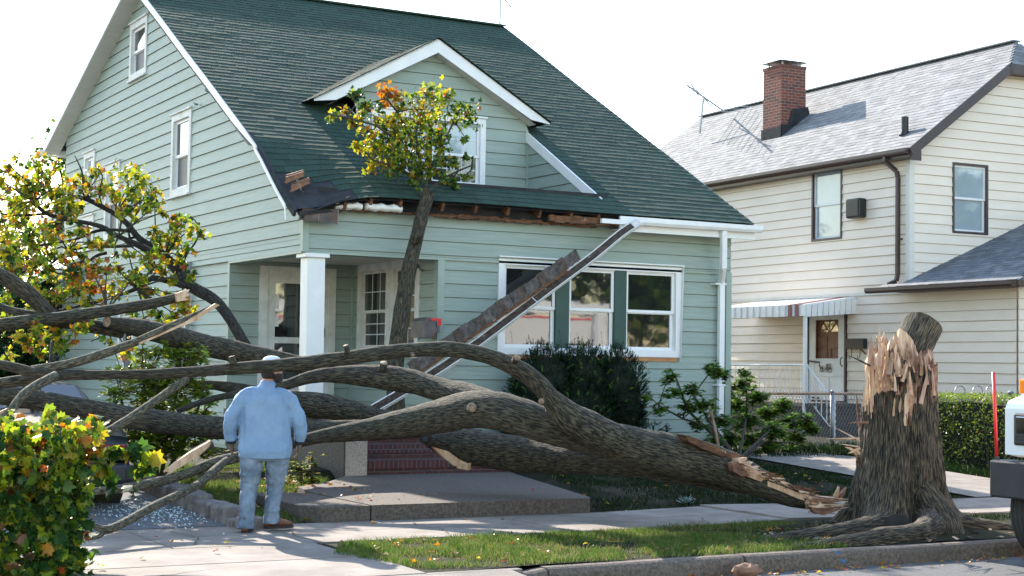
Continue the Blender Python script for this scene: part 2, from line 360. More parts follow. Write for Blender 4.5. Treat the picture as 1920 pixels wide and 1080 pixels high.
# ================================================================ cladding builders
EXPO = .2032
def siding(mb, O, U, N, za, zb, ulo, uhi, holes=(), zref=0.0, e=EXPO, m=0, lap=.021, inn=.003, rs=None, shade_dirt=3):
    """real lapped boards: every board leans out at its foot; holes = (u0,u1,z0,z1)"""
    rng = random.Random(rs if rs is not None else int(za * 97 + O[0] * 31))
    Z = V((0, 0, 1)); k0 = math.floor((za - zref) / e)
    k = k0
    while zref + k * e < zb - 1e-6:
        b0 = zref + k * e; b1 = b0 + e
        br = sorted({max(b0, za), min(b1, zb)} | {h for q in holes for h in q[2:4] if max(b0, za) < h < min(b1, zb)})
        lo_all = ulo((b0 + b1) / 2); seams = []; x = lo_all + rng.uniform(.5, 3.2)
        while x < uhi((b0 + b1) / 2): seams.append(x); x += rng.uniform(2.4, 3.6)
        for a, b in zip(br, br[1:]):
            if b - a < .002: continue
            mid = (a + b) / 2
            iv = [(ulo(a), uhi(a), ulo(b), uhi(b))]
            cut = sorted(q for q in holes if q[2] < mid < q[3])
            segs = []
            l0, h0, l1, h1 = iv[0]
            cur = None
            xs = [(q[0], q[1]) for q in cut]
            pos0, pos1 = l0, l1
            for q0, q1 in xs:
                if q0 > min(pos0, pos1): segs.append((pos0, q0, pos1, q0))
                pos0 = max(pos0, q1); pos1 = max(pos1, q1)
            segs.append((pos0, h0, pos1, h1))
            oa = inn + lap * (1 - (a - b0) / e); ob = inn + lap * (1 - (b - b0) / e)
            for s0, t0, s1, t1 in segs:
                if t0 - s0 < .003 and t1 - s1 < .003: continue
                t0 = max(t0, s0); t1 = max(t1, s1)
                cuts = [s for s in seams if max(s0, s1) + .05 < s < min(t0, t1) - .05]
                bounds0 = [s0] + cuts + [t0]; bounds1 = [s1] + cuts + [t1]
                for i in range(len(bounds0) - 1):
                    g = .0015 if i else 0
                    j = rng.uniform(-.0012, .0012)
                    P = lambda u, z, n: O + U * u + Z * (z - O[2]) + N * (n + j)
                    u0, v0, u1, v1 = bounds0[i] + g, bounds0[i + 1], bounds1[i] + g, bounds1[i + 1]
                    if m == 0 and shade_dirt is not None and abs(b - b1) < 1e-6 and b - a > .03:
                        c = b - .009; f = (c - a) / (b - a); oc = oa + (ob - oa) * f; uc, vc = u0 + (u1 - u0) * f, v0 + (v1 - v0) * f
                        mb.poly([P(u0, a, oa), P(v0, a, oa), P(vc, c, oc), P(uc, c, oc)], m); mb.poly([P(uc, c, oc), P(vc, c, oc), P(v1, b, ob), P(u1, b, ob)], shade_dirt)  # top strip coloured dark for the lip's shadow and lap dirt
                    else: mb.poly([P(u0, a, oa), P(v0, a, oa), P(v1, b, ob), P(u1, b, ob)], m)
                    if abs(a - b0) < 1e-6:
                        mb.poly([P(u0, a, .0), P(v0, a, .0), P(v0, a, oa), P(u0, a, oa)], m if shade_dirt is None else shade_dirt)
        k += 1
def shingles(mb, O, U, SL, N, ulo, uhi, smax, e=.17, holes=(), nm=3, defo=None, tw=(.16, .34), th=(.0080, .0115), m0=0, seed=1, smin=0.0):
    rng = random.Random(seed); k = 0
    while k * e + smin < smax - 1e-4:
        s0 = smin + k * e; s1 = min(s0 + e * 1.02, smax); mid = (s0 + s1) / 2
        lo = ulo(mid); hi = uhi(mid); segs = []; pos = lo
        for q in sorted(q for q in holes if q[2] < mid < q[3]):
            if q[0] > pos: segs.append((pos, min(q[0], hi)))
            pos = max(pos, q[1])
        if pos < hi: segs.append((pos, hi))
        wav = rng.uniform(0, 9)
        for a, b in segs:
            x = a
            while x < b - .01:
                w = rng.uniform(*tw); x1 = min(x + w, b)
                if b - x1 < .06: x1 = b
                t = rng.uniform(*th) + .0012 * noise.noise(V((x * 1.3, s0 * 2, wav)))
                j = rng.uniform(-.012, .004) if s0 > .02 else rng.uniform(-.006, .002)
                mi = m0 + (rng.randrange(nm) if rng.random() < .75 else 0)
                P = lambda u, s, n: O + U * u + SL * s + N * n
                q = [P(x + .002, s0 + j, t), P(x1 - .002, s0 + j, t), P(x1 - .002, s1, .002), P(x + .002, s1, .002), P(x + .002, s0 + j, 0), P(x1 - .002, s0 + j, 0)]
                if defo: q = [defo(p) for p in q]
                i = [mb.pt(p) for p in q]
                mb.fidx((i[0], i[1], i[2], i[3]), mi); mb.fidx((i[4], i[5], i[1], i[0]), mi)
                mb.fidx((i[4], i[0], i[3]), mi); mb.fidx((i[1], i[5], i[2]), mi)
                x = x1
        k += 1
def cutpanel(mb, O, U, N, ulo, uhi, za, zb, holes, m=0, d=-.002, n=1):
    """flat backing wall with openings"""
    Z = V((0, 0, 1)); zs = sorted({za, zb} | {h for q in holes for h in q[2:4] if za < h < zb})
    for a, b in zip(zs, zs[1:]):
        mid = (a + b) / 2; p0, p1 = ulo(a), ulo(b)
        P = lambda u, z: O + U * u + Z * (z - O[2]) + N * d
        for q in sorted(q for q in holes if q[2] < mid < q[3]):
            if q[0] > min(p0, p1): mb.poly([P(p0, a), P(q[0], a), P(q[0], b), P(p1, b)], m)
            p0 = max(p0, q[1]); p1 = max(p1, q[1])
        mb.poly([P(p0, a), P(uhi(a), a), P(uhi(b), b), P(p1, b)], m)

def frame_rect(mb, O, U, N, u0, u1, z0, z1, w, n0, n1, m=0, wb=None, wt=None):
    Z = V((0, 0, 1)); wb = w if wb is None else wb; wt = w if wt is None else wt
    o = V((O[0], O[1], 0))
    mb.obox(o, U, Z, N, u0, u0 + w, z0, z1, n0, n1, m); mb.obox(o, U, Z, N, u1 - w, u1, z0, z1, n0, n1, m)
    if wb: mb.obox(o, U, Z, N, u0 + w, u1 - w, z0, z0 + wb, n0, n1, m)
    if wt: mb.obox(o, U, Z, N, u0 + w, u1 - w, z1 - wt, z1, n0, n1, m)
def window(parent, O, U, N, u0, u1, z0, z1, casing=.09, mats=None, glass=('glass', 'glass'), grid=None, split=.5, sill=True, sash=.045, label=None, head=True, rev=.06, inmats='white', name='window', flat=False):
    """casing > sashes and panes; O any point of the wall plane"""
    Z = V((0, 0, 1)); o = V((O[0], O[1], 0)); cm = mats or 'white'
    mb = MB(); frame_rect(mb, O, U, N, u0, u1, z0, z1, casing, -rev, .035, 0)
    if head: mb.obox(o, U, Z, N, u0 - .015, u1 + .015, z1, z1 + .03, -.01, .07, 0)
    if sill: mb.obox(o, U, Z, N, u0 - .02, u1 + .02, z0 - .035, z0, -.01, .075, 0)
    w = mb.build(name, M[cm], parent, bevel=.004)
    if label: w['label'] = label
    a0, a1, b0, b1 = u0 + casing, u1 - casing, z0 + casing, z1 - casing
    zm = b0 + (b1 - b0) * split
    sub = w
    for j, (s0, s1, dn) in enumerate(((zm - .02, b1, 0.0), (b0, zm + .02, -.028))):
        sm = MB(); frame_rect(sm, O, U, N, a0, a1, s0, s1, sash, -.045 + dn, -.015 + dn, 0)
        g = glass[0] if j == 0 else glass[1]
        if grid and grid[j]:
            nc, nr = grid[j]
            for c in range(1, nc):
                x = a0 + sash + (a1 - a0 - 2 * sash) * c / nc; sm.obox(o, U, Z, N, x - .008, x + .008, s0 + sash, s1 - sash, -.034 + dn, -.026 + dn, 1)
            for r in range(1, nr):
                y = s0 + sash + (s1 - s0 - 2 * sash) * r / nr; sm.obox(o, U, Z, N, a0 + sash, a1 - sash, y - .008, y + .008, -.035 + dn, -.025 + dn, 1)
        P = lambda u, z, n: o + U * u + Z * z + N * n
        pm = MB(); pm.poly([P(a0 + sash, s0 + sash, -.032 + dn), P(a1 - sash, s0 + sash, -.032 + dn), P(a1 - sash, s1 - sash, -.032 + dn), P(a0 + sash, s1 - sash, -.032 + dn)], 0)
        if parent is not None and parent.type == 'EMPTY':
            sm.build('sash', [M[inmats], M['muntin']], w); pm.build('pane', M[g], w)
        else:
            sm.build('sash', [M[inmats], M['muntin']], parent); pm.build('pane', M[g], parent)
    return w

# ================================================================ GREEN HOUSE
X0, XR = 8.25, 15.77
YF, YB_ = 20.83, 35.0
RX0, RX1 = 7.92, 15.98          # roof ends
EY, EZ, SLF = 20.43, 4.01, .5592
RY, RZ = 29.13, 8.87
SLB = -.371
YREC = 23.96                    # back of the porch recess
XREC = 10.405
UX, UY, UZ = V((1, 0, 0)), V((0, 1, 0)), V((0, 0, 1))
house = thing('green_house', 'pale green clapboard house with a dark green shingle roof, torn open along its front eave', 'house', (12, 24, .2))

def sag(p):
    p = V(p); fx = max(0, min(1, (9.25 - p.x) / 1.3)); fy = max(0, min(1, (22.2 - p.y) / 1.8))
    fx = fx * fx * (3 - 2 * fx); fy = fy * fy * (3 - 2 * fy)
    p.z -= .27 * fx * fy
    g = max(0, min(1, (12.8 - p.x) / 2.5)) * max(0, min(1, (21.4 - p.y) / 1.0))
    p.z += .016 * g * noise.noise(V((p.x * 1.1, p.y, 3)))
    p.z += .012 * noise.noise(V((p.x * .6, p.y * .6, 7)))
    return p
# ---- front wall
holes_front = [(XREC - X0, 99, -9, -9)]
tw_u = (11.41 - X0, 14.79 - X0); tw_z = (1.80, 3.27)
mb = MB()
O = V((X0, YF, 0)); NF = V((0, -1, 0))
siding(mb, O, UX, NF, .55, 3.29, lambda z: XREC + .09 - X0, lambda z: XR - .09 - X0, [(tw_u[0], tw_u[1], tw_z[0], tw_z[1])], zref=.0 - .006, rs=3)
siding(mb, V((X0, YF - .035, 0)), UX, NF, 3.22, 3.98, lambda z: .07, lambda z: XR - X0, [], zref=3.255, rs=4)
cutpanel(mb, O, UX, NF, lambda z: XREC - X0, lambda z: XR - X0, .3, 3.3, [(tw_u[0] + .05, tw_u[1] - .05, tw_z[0] + .05, tw_z[1] - .05)])
cutpanel(mb, V((X0, YF - .03, 0)), UX, NF, lambda z: 0, lambda z: XR - X0, 3.2, 4.0, [])
mb.obox(V((0, YF, 0)), UX, UZ, NF, X0, XR, 3.18, 3.215, -.25, .045, 1)       # beam over porch
mb.obox(V((0, YF, 0)), UX, UZ, NF, X0 - .03, X0 + .07, 3.2, 3.93, -.02, .075, 1)  # corner boards
mb.obox(V((0, YF, 0)), UX, UZ, NF, XR - .09, XR + .02, .3, 3.22, -.02, .05, 1)
mb.obox(V((0, YF, 0)), UX, UZ, NF, XREC - .02, XREC + .09, .6, 3.18, -.09, .04, 1)
mb.obox(V((0, YF, 0)), UX, UZ, NF, XREC + .06, XR, .0, .56, -.15, -.004, 2)   # foundation
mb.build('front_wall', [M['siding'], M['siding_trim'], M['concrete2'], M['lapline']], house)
# ---- left wall
WL = V((X0, 0, 0)); NL = V((-1, 0, 0))
# u runs towards -Y so that the face looks to -X
def rooftop(y): return (EZ + SLF * (y - EY) if y < RY else RZ + SLB * (y - RY)) - .10
def ylim_front(z): return YF if z < 4.15 else min(RY, EY + (z + .10 - EZ) / SLF)
def ylim_back(z): return YB_ if z < 6.55 else max(RY, RY + (z + .10 - RZ) / SLB)
UL = V((0, -1, 0)); OL = V((X0, YB_, 0))
def lw(px0, px1, pt, pb, y0=None):
    pass
LW = [(28.86, 30.02, 7.00, 8.10, (1, 1)), (26.02, 27.14, 4.50, 5.95, (1, 1)), (32.45, 33.34, 5.05, 5.95, (1, 1)), (30.50, 31.58, 4.00, 5.52, (1, 1)), (29.2, 30.3, 1.3, 2.6, (1, 1)), (32.4, 33.4, 3.9, 4.6, (1, 1))]
hl = [(YB_ - b, YB_ - a, c, d) for a, b, c, d, _ in LW]
mb = MB()
siding(mb, OL, UL, NL, 3.39, 8.8, lambda z: YB_ - ylim_back(z), lambda z: YB_ - ylim_front(z), hl, zref=3.255, rs=5)
siding(mb, V((X0 + .04, YB_, 0)), UL, NL, .3, 3.40, lambda z: 0, lambda z: YB_ - YREC - .09, hl, zref=-.006, rs=6)
cutpanel(mb, OL, UL, NL, lambda z: YB_ - ylim_back(z), lambda z: YB_ - ylim_front(z), 3.22, 8.8, [(a + .05, b - .05, c + .05, d - .05) for a, b, c, d in hl])
cutpanel(mb, V((X0 + .04, YB_, 0)), UL, NL, lambda z: 0, lambda z: YB_ - YREC, .0, 3.3, [(a + .05, b - .05, c + .05, d - .05) for a, b, c, d in hl])
mb.obox(V((X0, 0, 0)), UY, UZ, NL, YF, YREC, 3.18, 3.215, -.25, .012, 1)
siding(mb, OL, UL, NL, 3.215, 3.39, lambda z: YB_ - YREC - 6, lambda z: YB_ - YF, [], zref=3.215, e=.09, lap=.012, rs=8)
mb.obox(V((X0 + .04, 0, 0)), UY, UZ, NL, YREC, YREC + .10, .3, 3.22, -.02, .03, 1)
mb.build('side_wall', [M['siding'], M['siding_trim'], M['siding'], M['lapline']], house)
# rear and right walls (plain backing so that the house is closed)
mb = MB()
siding(mb, V((XR, YF, 0)), UY, UX, .3, 8.7, lambda z: ylim_front(z) - YF, lambda z: ylim_back(z) - YF, [], zref=3.255, rs=9)
cutpanel(mb, V((XR, YF, 0)), UY, UX, lambda z: ylim_front(z) - YF, lambda z: ylim_back(z) - YF, 0, 8.75, [])
mb.poly([(XR, YB_, 0), (X0, YB_, 0), (X0, YB_, 6.6), (XR, YB_, 6.6)], 0)
mb.build('rear_wall', [M['siding']] * 3 + [M['lapline']], house)
# ---- porch recess
mb = MB()
DU = (8.76, 10.07)
siding(mb, V((X0, YREC, 0)), UX, NF, .9, 3.3, lambda z: .04, lambda z: XREC - X0, [(DU[0] - X0, DU[1] - X0, .8, 3.17)], zref=-.006, rs=10)
cutpanel(mb, V((X0, YREC, 0)), UX, NF, lambda z: .04, lambda z: XREC - X0, .3, 3.4, [])
SW = (21.42, 23.72, 1.75, 3.25)
siding(mb, V((XREC, YREC, 0)), UL, NL, .9, 3.3, lambda z: 0, lambda z: YREC - YF, [(YREC - SW[1], YREC - SW[0], SW[2], SW[3])], zref=-.006, rs=11)
cutpanel(mb, V((XREC, YREC, 0)), UL, NL, lambda z: 0, lambda z: YREC - YF, .3, 3.4, [(YREC - SW[1] + .05, YREC - SW[0] - .05, SW[2] + .05, SW[3] - .05)])
mb.box((XREC - .05, YREC - .05, .9), (XREC - .002, YREC - .002, 3.3), 1)
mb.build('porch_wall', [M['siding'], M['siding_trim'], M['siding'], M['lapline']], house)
mb = MB(); mb.box((X0 + .02, YF - .02, 3.24), (XREC - .003, YREC - .003, 3.29), 0)
mb.build('porch_ceiling', M['soffit'], house)
mb = MB(); mb.box((X0 - .03, YF - .10, .78), (XREC + .03, YREC, .88), 0); mb.box((X0 + .03, YF - .02, .1), (XREC - .02, YREC, .78), 1)
for k in range(4): pass
mb.build('porch_floor', [M['concrete2'], M['concrete2']], house)
# post (slightly out of plumb)
mb = MB()
a, b = V((8.47, YF + .10, .88)), V((8.445, YF + .08, 3.12))
def sq(c, h): return [c + V((x * h, y * h, 0)) for x, y in ((-1, -1), (1, -1), (1, 1), (-1, 1))]
mb.hexa(sq(a, .135), sq(b, .135)); mb.hexa(sq(b, .185), sq(b + V((0, 0, .06)), .185)); mb.hexa(sq(a - V((0, 0, .02)), .17), sq(a + V((0, 0, .12)), .17))
mb.build('porch_column', M['white'], house, bevel=.008)
# ---- front door
door = thing  # placeholder name reuse guard
mb = MB(); Od = V((0, YREC, 0))
frame_rect(mb, Od, UX, NF, DU[0], DU[1], .88, 3.17, .13, .0, .07, 0, wb=0)
frame_rect(mb, Od, UX, NF, DU[0] + .11, DU[1] - .11, .88, 3.05, .05, .0, .05, 0, wb=0)
door = mb.build('door', M['oldwhite'], house, bevel=.004)
mb = MB(); d0, d1 = DU[0] + .16, DU[1] - .16
frame_rect(mb, Od, UX, NF, d0, d1, .90, 3.01, .11, .01, .045, 0); mb.obox(Od, UX, UZ, NF, d0 + .11, d1 - .11, 1.93, 2.03, .01, .045, 0)
mb.obox(Od, UX, UZ, NF, d0 + .11, d1 - .11, 1.0, 1.35, .012, .03, 0)
mb.build('storm_door', M['oldwhite'], door, bevel=.004)
mb = MB(); P = lambda u, z, n: Od + UX * u + UZ * z + NF * n
for z0, z1 in ((1.35, 1.93), (2.03, 2.90)): mb.poly([P(d0 + .11, z0, .02), P(d1 - .11, z0, .02), P(d1 - .11, z1, .02), P(d0 + .11, z1, .02)])
mb.build('door_glass', M['glass'], door)
mb = MB()
for z0, z1 in ((2.48, 2.72), (2.20, 2.37)): mb.obox(Od, UX, UZ, NF, d0 + .112, d0 + .18, z0, z1, .021, .024, 0)
mb.build('paper_notice', M['white'], door)
mb = MB(); mb.tube([P(d1 - .055, 2.02, .05), P(d1 - .05, 2.06, .09), P(d1 - .05, 2.16, .10), P(d1 - .055, 2.24, .05)], .014, 8); mb.obox(Od, UX, UZ, NF, d1 - .075, d1 - .035, 1.98, 2.28, .045, .053, 0)
mb.build('handle', M['blackmetal'], door, smooth=True)
# side windows of the porch: a pair under one frame
WO = V((XREC, YREC, 0))
window(house, WO, UL, NL, YREC - SW[1], YREC - SW[1] + 1.24, SW[2], SW[3], casing=.13, mats='oldwhite', grid=((3, 2), (2, 3)), inmats='oldwhite', split=.47)
window(house, WO, UL, NL, YREC - SW[0] - 1.05, YREC - SW[0], SW[2], SW[3], casing=.13, mats='oldwhite', grid=((2, 3), (2, 2)), inmats='oldwhite', split=.47)
# triple front window
mb = MB(); Ow = V((X0, YF, 0))
frame_rect(mb, Ow, UX, NF, tw_u[0], tw_u[1], tw_z[0], tw_z[1], .11, -.08, .045, 0)
mb.obox(V((X0, YF, 0)), UX, UZ, NF, tw_u[0] - .02, tw_u[1] + .02, tw_z[1], tw_z[1] + .02, -.02, .10, 0)
mb.hexa([V((X0 + tw_u[1] - .005, YF - .045, 1.74)), V((X0 + tw_u[1] - .045, YF - .10, 1.74)), V((X0 + tw_u[1] - .04, YF - .10, 1.74)), V((X0 + tw_u[1], YF - .045, 1.74))],
        [V((X0 + tw_u[1] - .005, YF - .045, 3.27)), V((X0 + tw_u[1] - .005, YF - .10, 3.27)), V((X0 + tw_u[1] + .005, YF - .10, 3.27)), V((X0 + tw_u[1] + .005, YF - .045, 3.27))], 0)
tw = mb.build('front_window', M['white'], house, bevel=.004)
mb = MB(); mb.box((11.50, YF - .012, 3.145), (14.70, YF + .05, 3.20)); mb.build('head_filler', M['white'], tw)
for a, b in ((12.44, 12.68), (13.52, 13.74)):
    mb = MB(); mb.obox(V((0, YF, 0)), UX, UZ, NF, a, b, tw_z[0] + .11, tw_z[1] - .11, -.07, .02, 0); mb.build('mullion', M['darkgreen'], tw)
for a, b in ((11.52, 12.44), (12.68, 13.52), (13.74, 14.68)):
    for j, (s0, s1, dn) in enumerate(((2.50, 3.16, 0), (1.90, 2.545, -.03))):
        sm = MB(); frame_rect(sm, V((0, YF, 0)), UX, NF, a, b, s0, s1, .05 if not j else .06, -.045 + dn, -.01 + dn, 0); sm.build('sash', M['white'], tw, bevel=.003)
        pm = MB(); P = lambda u, z, n: V((0, YF, 0)) + UX * u + UZ * z + NF * n
        pm.poly([P(a + .05, s0 + .05, -.03 + dn), P(b - .05, s0 + .05, -.03 + dn), P(b - .05, s1 - .05, -.03 + dn), P(a + .05, s1 - .05, -.03 + dn)]); pm.build('pane', M['glass'], tw)
mb = MB(); mb.obox(V((0, YF, 0)), UX, UZ, NF, 11.43, 14.72, 1.735, 1.795, -.01, .04, 0); mb.build('sill', M['orangewood'], tw)
# left wall windows
for i, (a, b, c, d, g) in enumerate(LW):
    window(house, OL, UL, NL, YB_ - b, YB_ - a, c, d, casing=.12, glass=('glassb' if i in (2, 3) else 'glass', 'screen' if i != 2 else 'glassb'), split=.48, rev=.10, sash=.05, mats='oldwhite')
# ---- roof
n_f = V((0, -SLF, 1)).normalized(); s_f = V((0, 1, SLF)).normalized()
n_b = V((0, -SLB, 1)).normalized(); s_b = V((0, 1, SLB)).normalized()
LF = math.hypot(RY - EY, RZ - EZ)
DXA, DXB = 10.12, 13.35           # recess of the dormer
sY = lambda y: (y - EY) * LF / (RY - EY)
rec = (DXA - RX0, DXB - RX0, sY(21.06), sY(23.95))
dmg = [(.06, .30, -.1, .98), (.30, .56, -.1, .82), (.56, .80, -.1, .62), (.80, 1.0, -.1, .34)]
mb = MB(); OR = V((RX0, EY, EZ))
shingles(mb, OR, UX, s_f, n_f, lambda s: 0, lambda s: RX1 - RX0, LF, .165, [rec] + dmg, 3, sag, seed=5)
roof = mb.build('roof', M['shingle'], house)
# deck below shingles, subdivided so that it follows the sag
mb = MB()
def deck(u0, u1, s0, s1, off, m, nu, ns):
    for i in range(nu):
        for j in range(ns):
            q = [(u0 + (u1 - u0) * (i + a) / nu, s0 + (s1 - s0) * (j + b) / ns) for a, b in ((0, 0), (1, 0), (1, 1), (0, 1))]
            mb.poly([sag(OR + UX * u + s_f * s + n_f * off) for u, s in q], m)
W = RX1 - RX0
for off, fl in ((-.003, 0), (-.055, 0)):
    deck(.02, rec[0], .02, rec[3], off, 0, 8, 14); deck(rec[0], rec[1], .02, rec[2], off, 0, 6, 2); deck(rec[1], W - .02, .02, rec[3], off, 0, 4, 6); deck(.02, W - .02, rec[3], LF, off, 0, 8, 8)
mb.poly([OR + UX * .0 + s_f * LF, OR + UX * W + s_f * LF, V((RX1, 36.0, RZ + SLB * (36.0 - RY))), V((RX0, 36.0, RZ + SLB * (36.0 - RY)))], 0)
mb.build('roof_deck', M['felt'], roof)
mb = MB(); shingles(mb, V((RX0, RY, RZ)), UX, s_b, n_b, lambda s: 0, lambda s: W, 7.3, .34, [], 3, seed=6)
mb.bar((RX0 - .01, RY - .07, RZ + .0), (RX1 + .01, RY - .07, RZ + .0), .2, .03, 0, up=V((0, -.3, 1))); mb.build('rear_slope', M['shingle'], roof)
# rake boards: white fascia with a soffit behind
mb = MB()
YBK = 35.75
ZBK = RZ + SLB * (YBK - RY)
def rake(x0, x1, dz0, dz1, m, ya=EY, yb=YBK, ns=14):
    pts = [(ya + (RY - ya) * i / ns) for i in range(ns + 1)]
    f = lambda y: EZ + SLF * (y - EY) if y <= RY else RZ + SLB * (y - RY)
    def quad(y, z): return [sag(V((x0, y, z + dz0))), sag(V((x1, y, z + dz0))), sag(V((x1, y, z + dz1))), sag(V((x0, y, z + dz1)))]
    mb.loft([quad(y, f(y)) for y in pts + [yb]], m)
rake(RX0 - .02, RX0 + .01, -.22, -.004, 0, ya=RY - .02, ns=1)
mb.build('rake_board', M['white'], roof); mb = MB()
for i in range(14):
    ya, yb = 21.9 + (RY - 21.9) * i / 14, 21.9 + (RY - 21.9) * (i + 1) / 14
    h = lambda y: .05 + .085 * min(1, (y - 21.9) / .8)
    q = [[sag(V((xx, y, EZ + SLF * (y - EY) + dz))) for xx, dz in ((RX0 - .02, -h(y)), (RX0 + .01, -h(y)), (RX0 + .01, -.004), (RX0 - .02, -.004))] for y in (ya, yb)]
    mb.loft(q)
mb.build('rake_board', M['white'], roof); mb = MB()
rake(RX1 - .01, RX1 + .02, -.20, -.004, 0)
mb.build('rake_board', M['white'], roof)
mb = MB()
nseg = 34
for i in range(nseg):
    y0 = RY + (YBK - RY) * i / nseg; y1 = RY + (YBK - RY) * (i + 1) / nseg - .012
    z0, z1 = RZ + SLB * (y0 - RY) - .215, RZ + SLB * (y1 - RY) - .215
    mb.poly([(RX0 + .01, y0, z0), (X0 + .0, y0, z0), (X0, y1, z1), (RX0 + .01, y1, z1)])
f0 = RZ - .23
mb.poly([(RX0 + .01, RY, RZ - .21), (X0, RY, RZ - .21), (X0, YBK, ZBK - .21), (RX0 + .01, YBK, ZBK - .21)])
mb.poly([(RX0 + .01, 22.3, EZ + SLF * (22.3 - EY) - .2), (X0, 22.3, EZ + SLF * (22.3 - EY) - .2), (X0, RY, RZ - .2), (RX0 + .01, RY, RZ - .2)])
mb.build('rake_soffit', M['soffit'], roof); mb = MB()
mb.poly([(RX1 - .01, EY, EZ - .2), (XR, EY, EZ - .2), (XR, RY, RZ - .2), (RX1 - .01, RY, RZ - .2)])
mb.build('rake_soffit', M['soffit'], roof)
# thin white rake strip on the torn front left edge, and the bare black edge
mb = MB()
strip = [sag(V((RX0 - .03, y, EZ + SLF * (y - EY) - .05))) for y in (20.62, 20.9, 21.2, 21.6, 21.92)]
for a, b in zip(strip, strip[1:]): mb.bar(a, b, .02, .045, 0)
mb.bar(strip[0], strip[0] + V((0, -.05, -.20)), .015, .03, 0)
mb.build('torn_trim', M['white'], roof)
mb = MB()
pts = [sag(V((RX0 + .035, y, EZ + SLF * (y - EY) - .035))) for y in (20.40, 20.8, 21.2, 21.7, 22.3)]
for a, b in zip(pts, pts[1:]): mb.bar(a, b, .045, .10, 0)
pts = [sag(V((RX0 + .16, y, EZ + SLF * (y - EY) - .10))) for y in (20.42, 20.9, 21.4)]
for a, b in zip(pts, pts[1:]): mb.bar(a, b, .05, .05, 0)
mb.build('broken_edge', M['felt'], roof)
# rear corner return of the gutter
mb = MB(); mb.box((RX0 - .1, YBK, ZBK - .26), (XR, YBK + .12, ZBK - .12)); mb.build('rear_gutter', M['white'], house)
# ---- dormer
dorm = MB(); YD = 23.36
DR = (YD - EY) * SLF + EZ
DPX, DPZ = 11.47, 7.02; DS = .558; YG = 23.10
wz = lambda z: (DPZ - .20 - z) / DS
dw = (10.40, 12.51, 4.56, 5.80)
siding(dorm, V((DPX, YD, 0)), UX, NF, 4.30, DPZ - .22, lambda z: max(-wz(z), DXA - DPX), lambda z: min(wz(z), DXB - DPX), [(dw[0] - DPX, dw[1] - DPX, dw[2], dw[3])], zref=4.23, rs=20)
cutpanel(dorm, V((DPX, YD, 0)), UX, NF, lambda z: DXA - DPX, lambda z: DXB - DPX, 4.2, 5.65, [(dw[0] - DPX + .05, dw[1] - DPX - .05, dw[2] + .05, dw[3] - .05)])
dorm.poly([(DXA, YD + .002, 5.65), (DXB, YD + .002, 5.65), (DPX, YD + .002, DPZ - .15)], 0)
dorm.box((DXB - .045, YD - .045, 4.3), (DXB - .003, YD - .024, 5.6), 1)
# cheek walls
def zr(y): return EZ + SLF * (y - EY) - .05
siding(dorm, V((DXB, YD, 0)), UL, NL, 4.3, 5.66, lambda z: 0, lambda z: YD - max(21.06, EY + (z + .09 - EZ) / SLF), [], zref=4.23, rs=21)
dorm.poly([(DXB + .002, YD, 4.2), (DXB + .002, 21.06, 4.2), (DXB + .002, 21.06, zr(21.06)), (DXB + .002, YD, zr(YD))], 0)
dorm.poly([(DXA, YD, 4.2), (DXA, 21.06, 4.2), (DXA, 21.06, zr(21.06)), (DXA, YD, zr(YD))], 0)
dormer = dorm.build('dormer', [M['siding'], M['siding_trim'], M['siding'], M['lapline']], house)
mb = MB(); mb.box((DXA, 21.0, 4.22), (DXB, YD, 4.30)); mb.box((DXA + .01, 20.98, 4.28), (DXB + .12, 21.10, 4.375)); mb.build('dormer_floor', M['felt'], dormer)
# white rake strip along the right cut
mb = MB()
def cutstrip(x, ya, yb):
    a = V((x, ya, zr(ya) + .02)); b = V((x, yb, zr(yb) + .02)); mb.loft([[a + V((-.02, 0, -.13)), a + V((.012, 0, -.13)), a + V((.012, 0, .045)), a + V((-.02, 0, .045))], [b + V((-.02, 0, -.13)), b + V((.012, 0, -.13)), b + V((.012, 0, .045)), b + V((-.02, 0, .045))]])
cutstrip(DXB - .03, 20.92, 23.75); cutstrip(DXA, 21.0, 23.7)
# gable boards
for sgn, xe in ((-1, 9.30), (1, 13.63)):
    ze = DPZ - DS * abs(xe - DPX)
    d = V((xe - DPX, 0, ze - DPZ)).normalized(); nn = V((-d.z * sgn, 0, d.x * sgn)) * 1
    if nn.z < 0: nn = -nn
    a0 = V((DPX, YG, DPZ)); b0 = V((xe, YG, ze))
    a1 = V((DPX, YG, DPZ - .235)); b1 = b0 - d * .34 + V((0, 0, -.03)) - nn * .14
    for q in ():
        pass
    f = [a1, b1, b0 - V((0, 0, .035)), b0, a0] if sgn > 0 else [a0, b0, b0 - V((0, 0, .035)), b1, a1]
    bk = [p + V((0, .03, 0)) for p in f]
    mb.poly(f[::1]); mb.poly(bk[::-1])
    for k in range(5): mb.poly([f[k], f[(k + 1) % 5], bk[(k + 1) % 5], bk[k]])
mb.build('dormer_trim', M['white'], dormer)
mb = MB()
for sgn in (-1, 1):
    U_ = V((0, 1, 0)); L = 2.45
    d = V((sgn, 0, -DS)).normalized()
    nr = V((sgn * DS, 0, 1)).normalized()
    # slope: from eave up to the ridge; depth limited by the main roof
    base = V((DPX + sgn * 2.18, YG - .03, DPZ - DS * 2.18 + .012))
    up = -d; Ls = 2.18 * math.hypot(1, DS)
    def dep(s, base=base, up=up):
        z = base.z + up.z * s; return max(.1, (z - EZ) / SLF + EY - YG + .12)
    shingles(mb, base, U_, up, nr, lambda s: 0, lambda s: dep(s), Ls, .172, [], 3, None, seed=30 + sgn)
    for q in (0,):
        mb.poly([base - nr * .02, base + U_ * dep(0) - nr * .02, base + up * Ls + U_ * dep(Ls) - nr * .02, base + up * Ls - nr * .02], 2)
mb.build('dormer_roof', M['shingle'], dormer)
mb = MB()
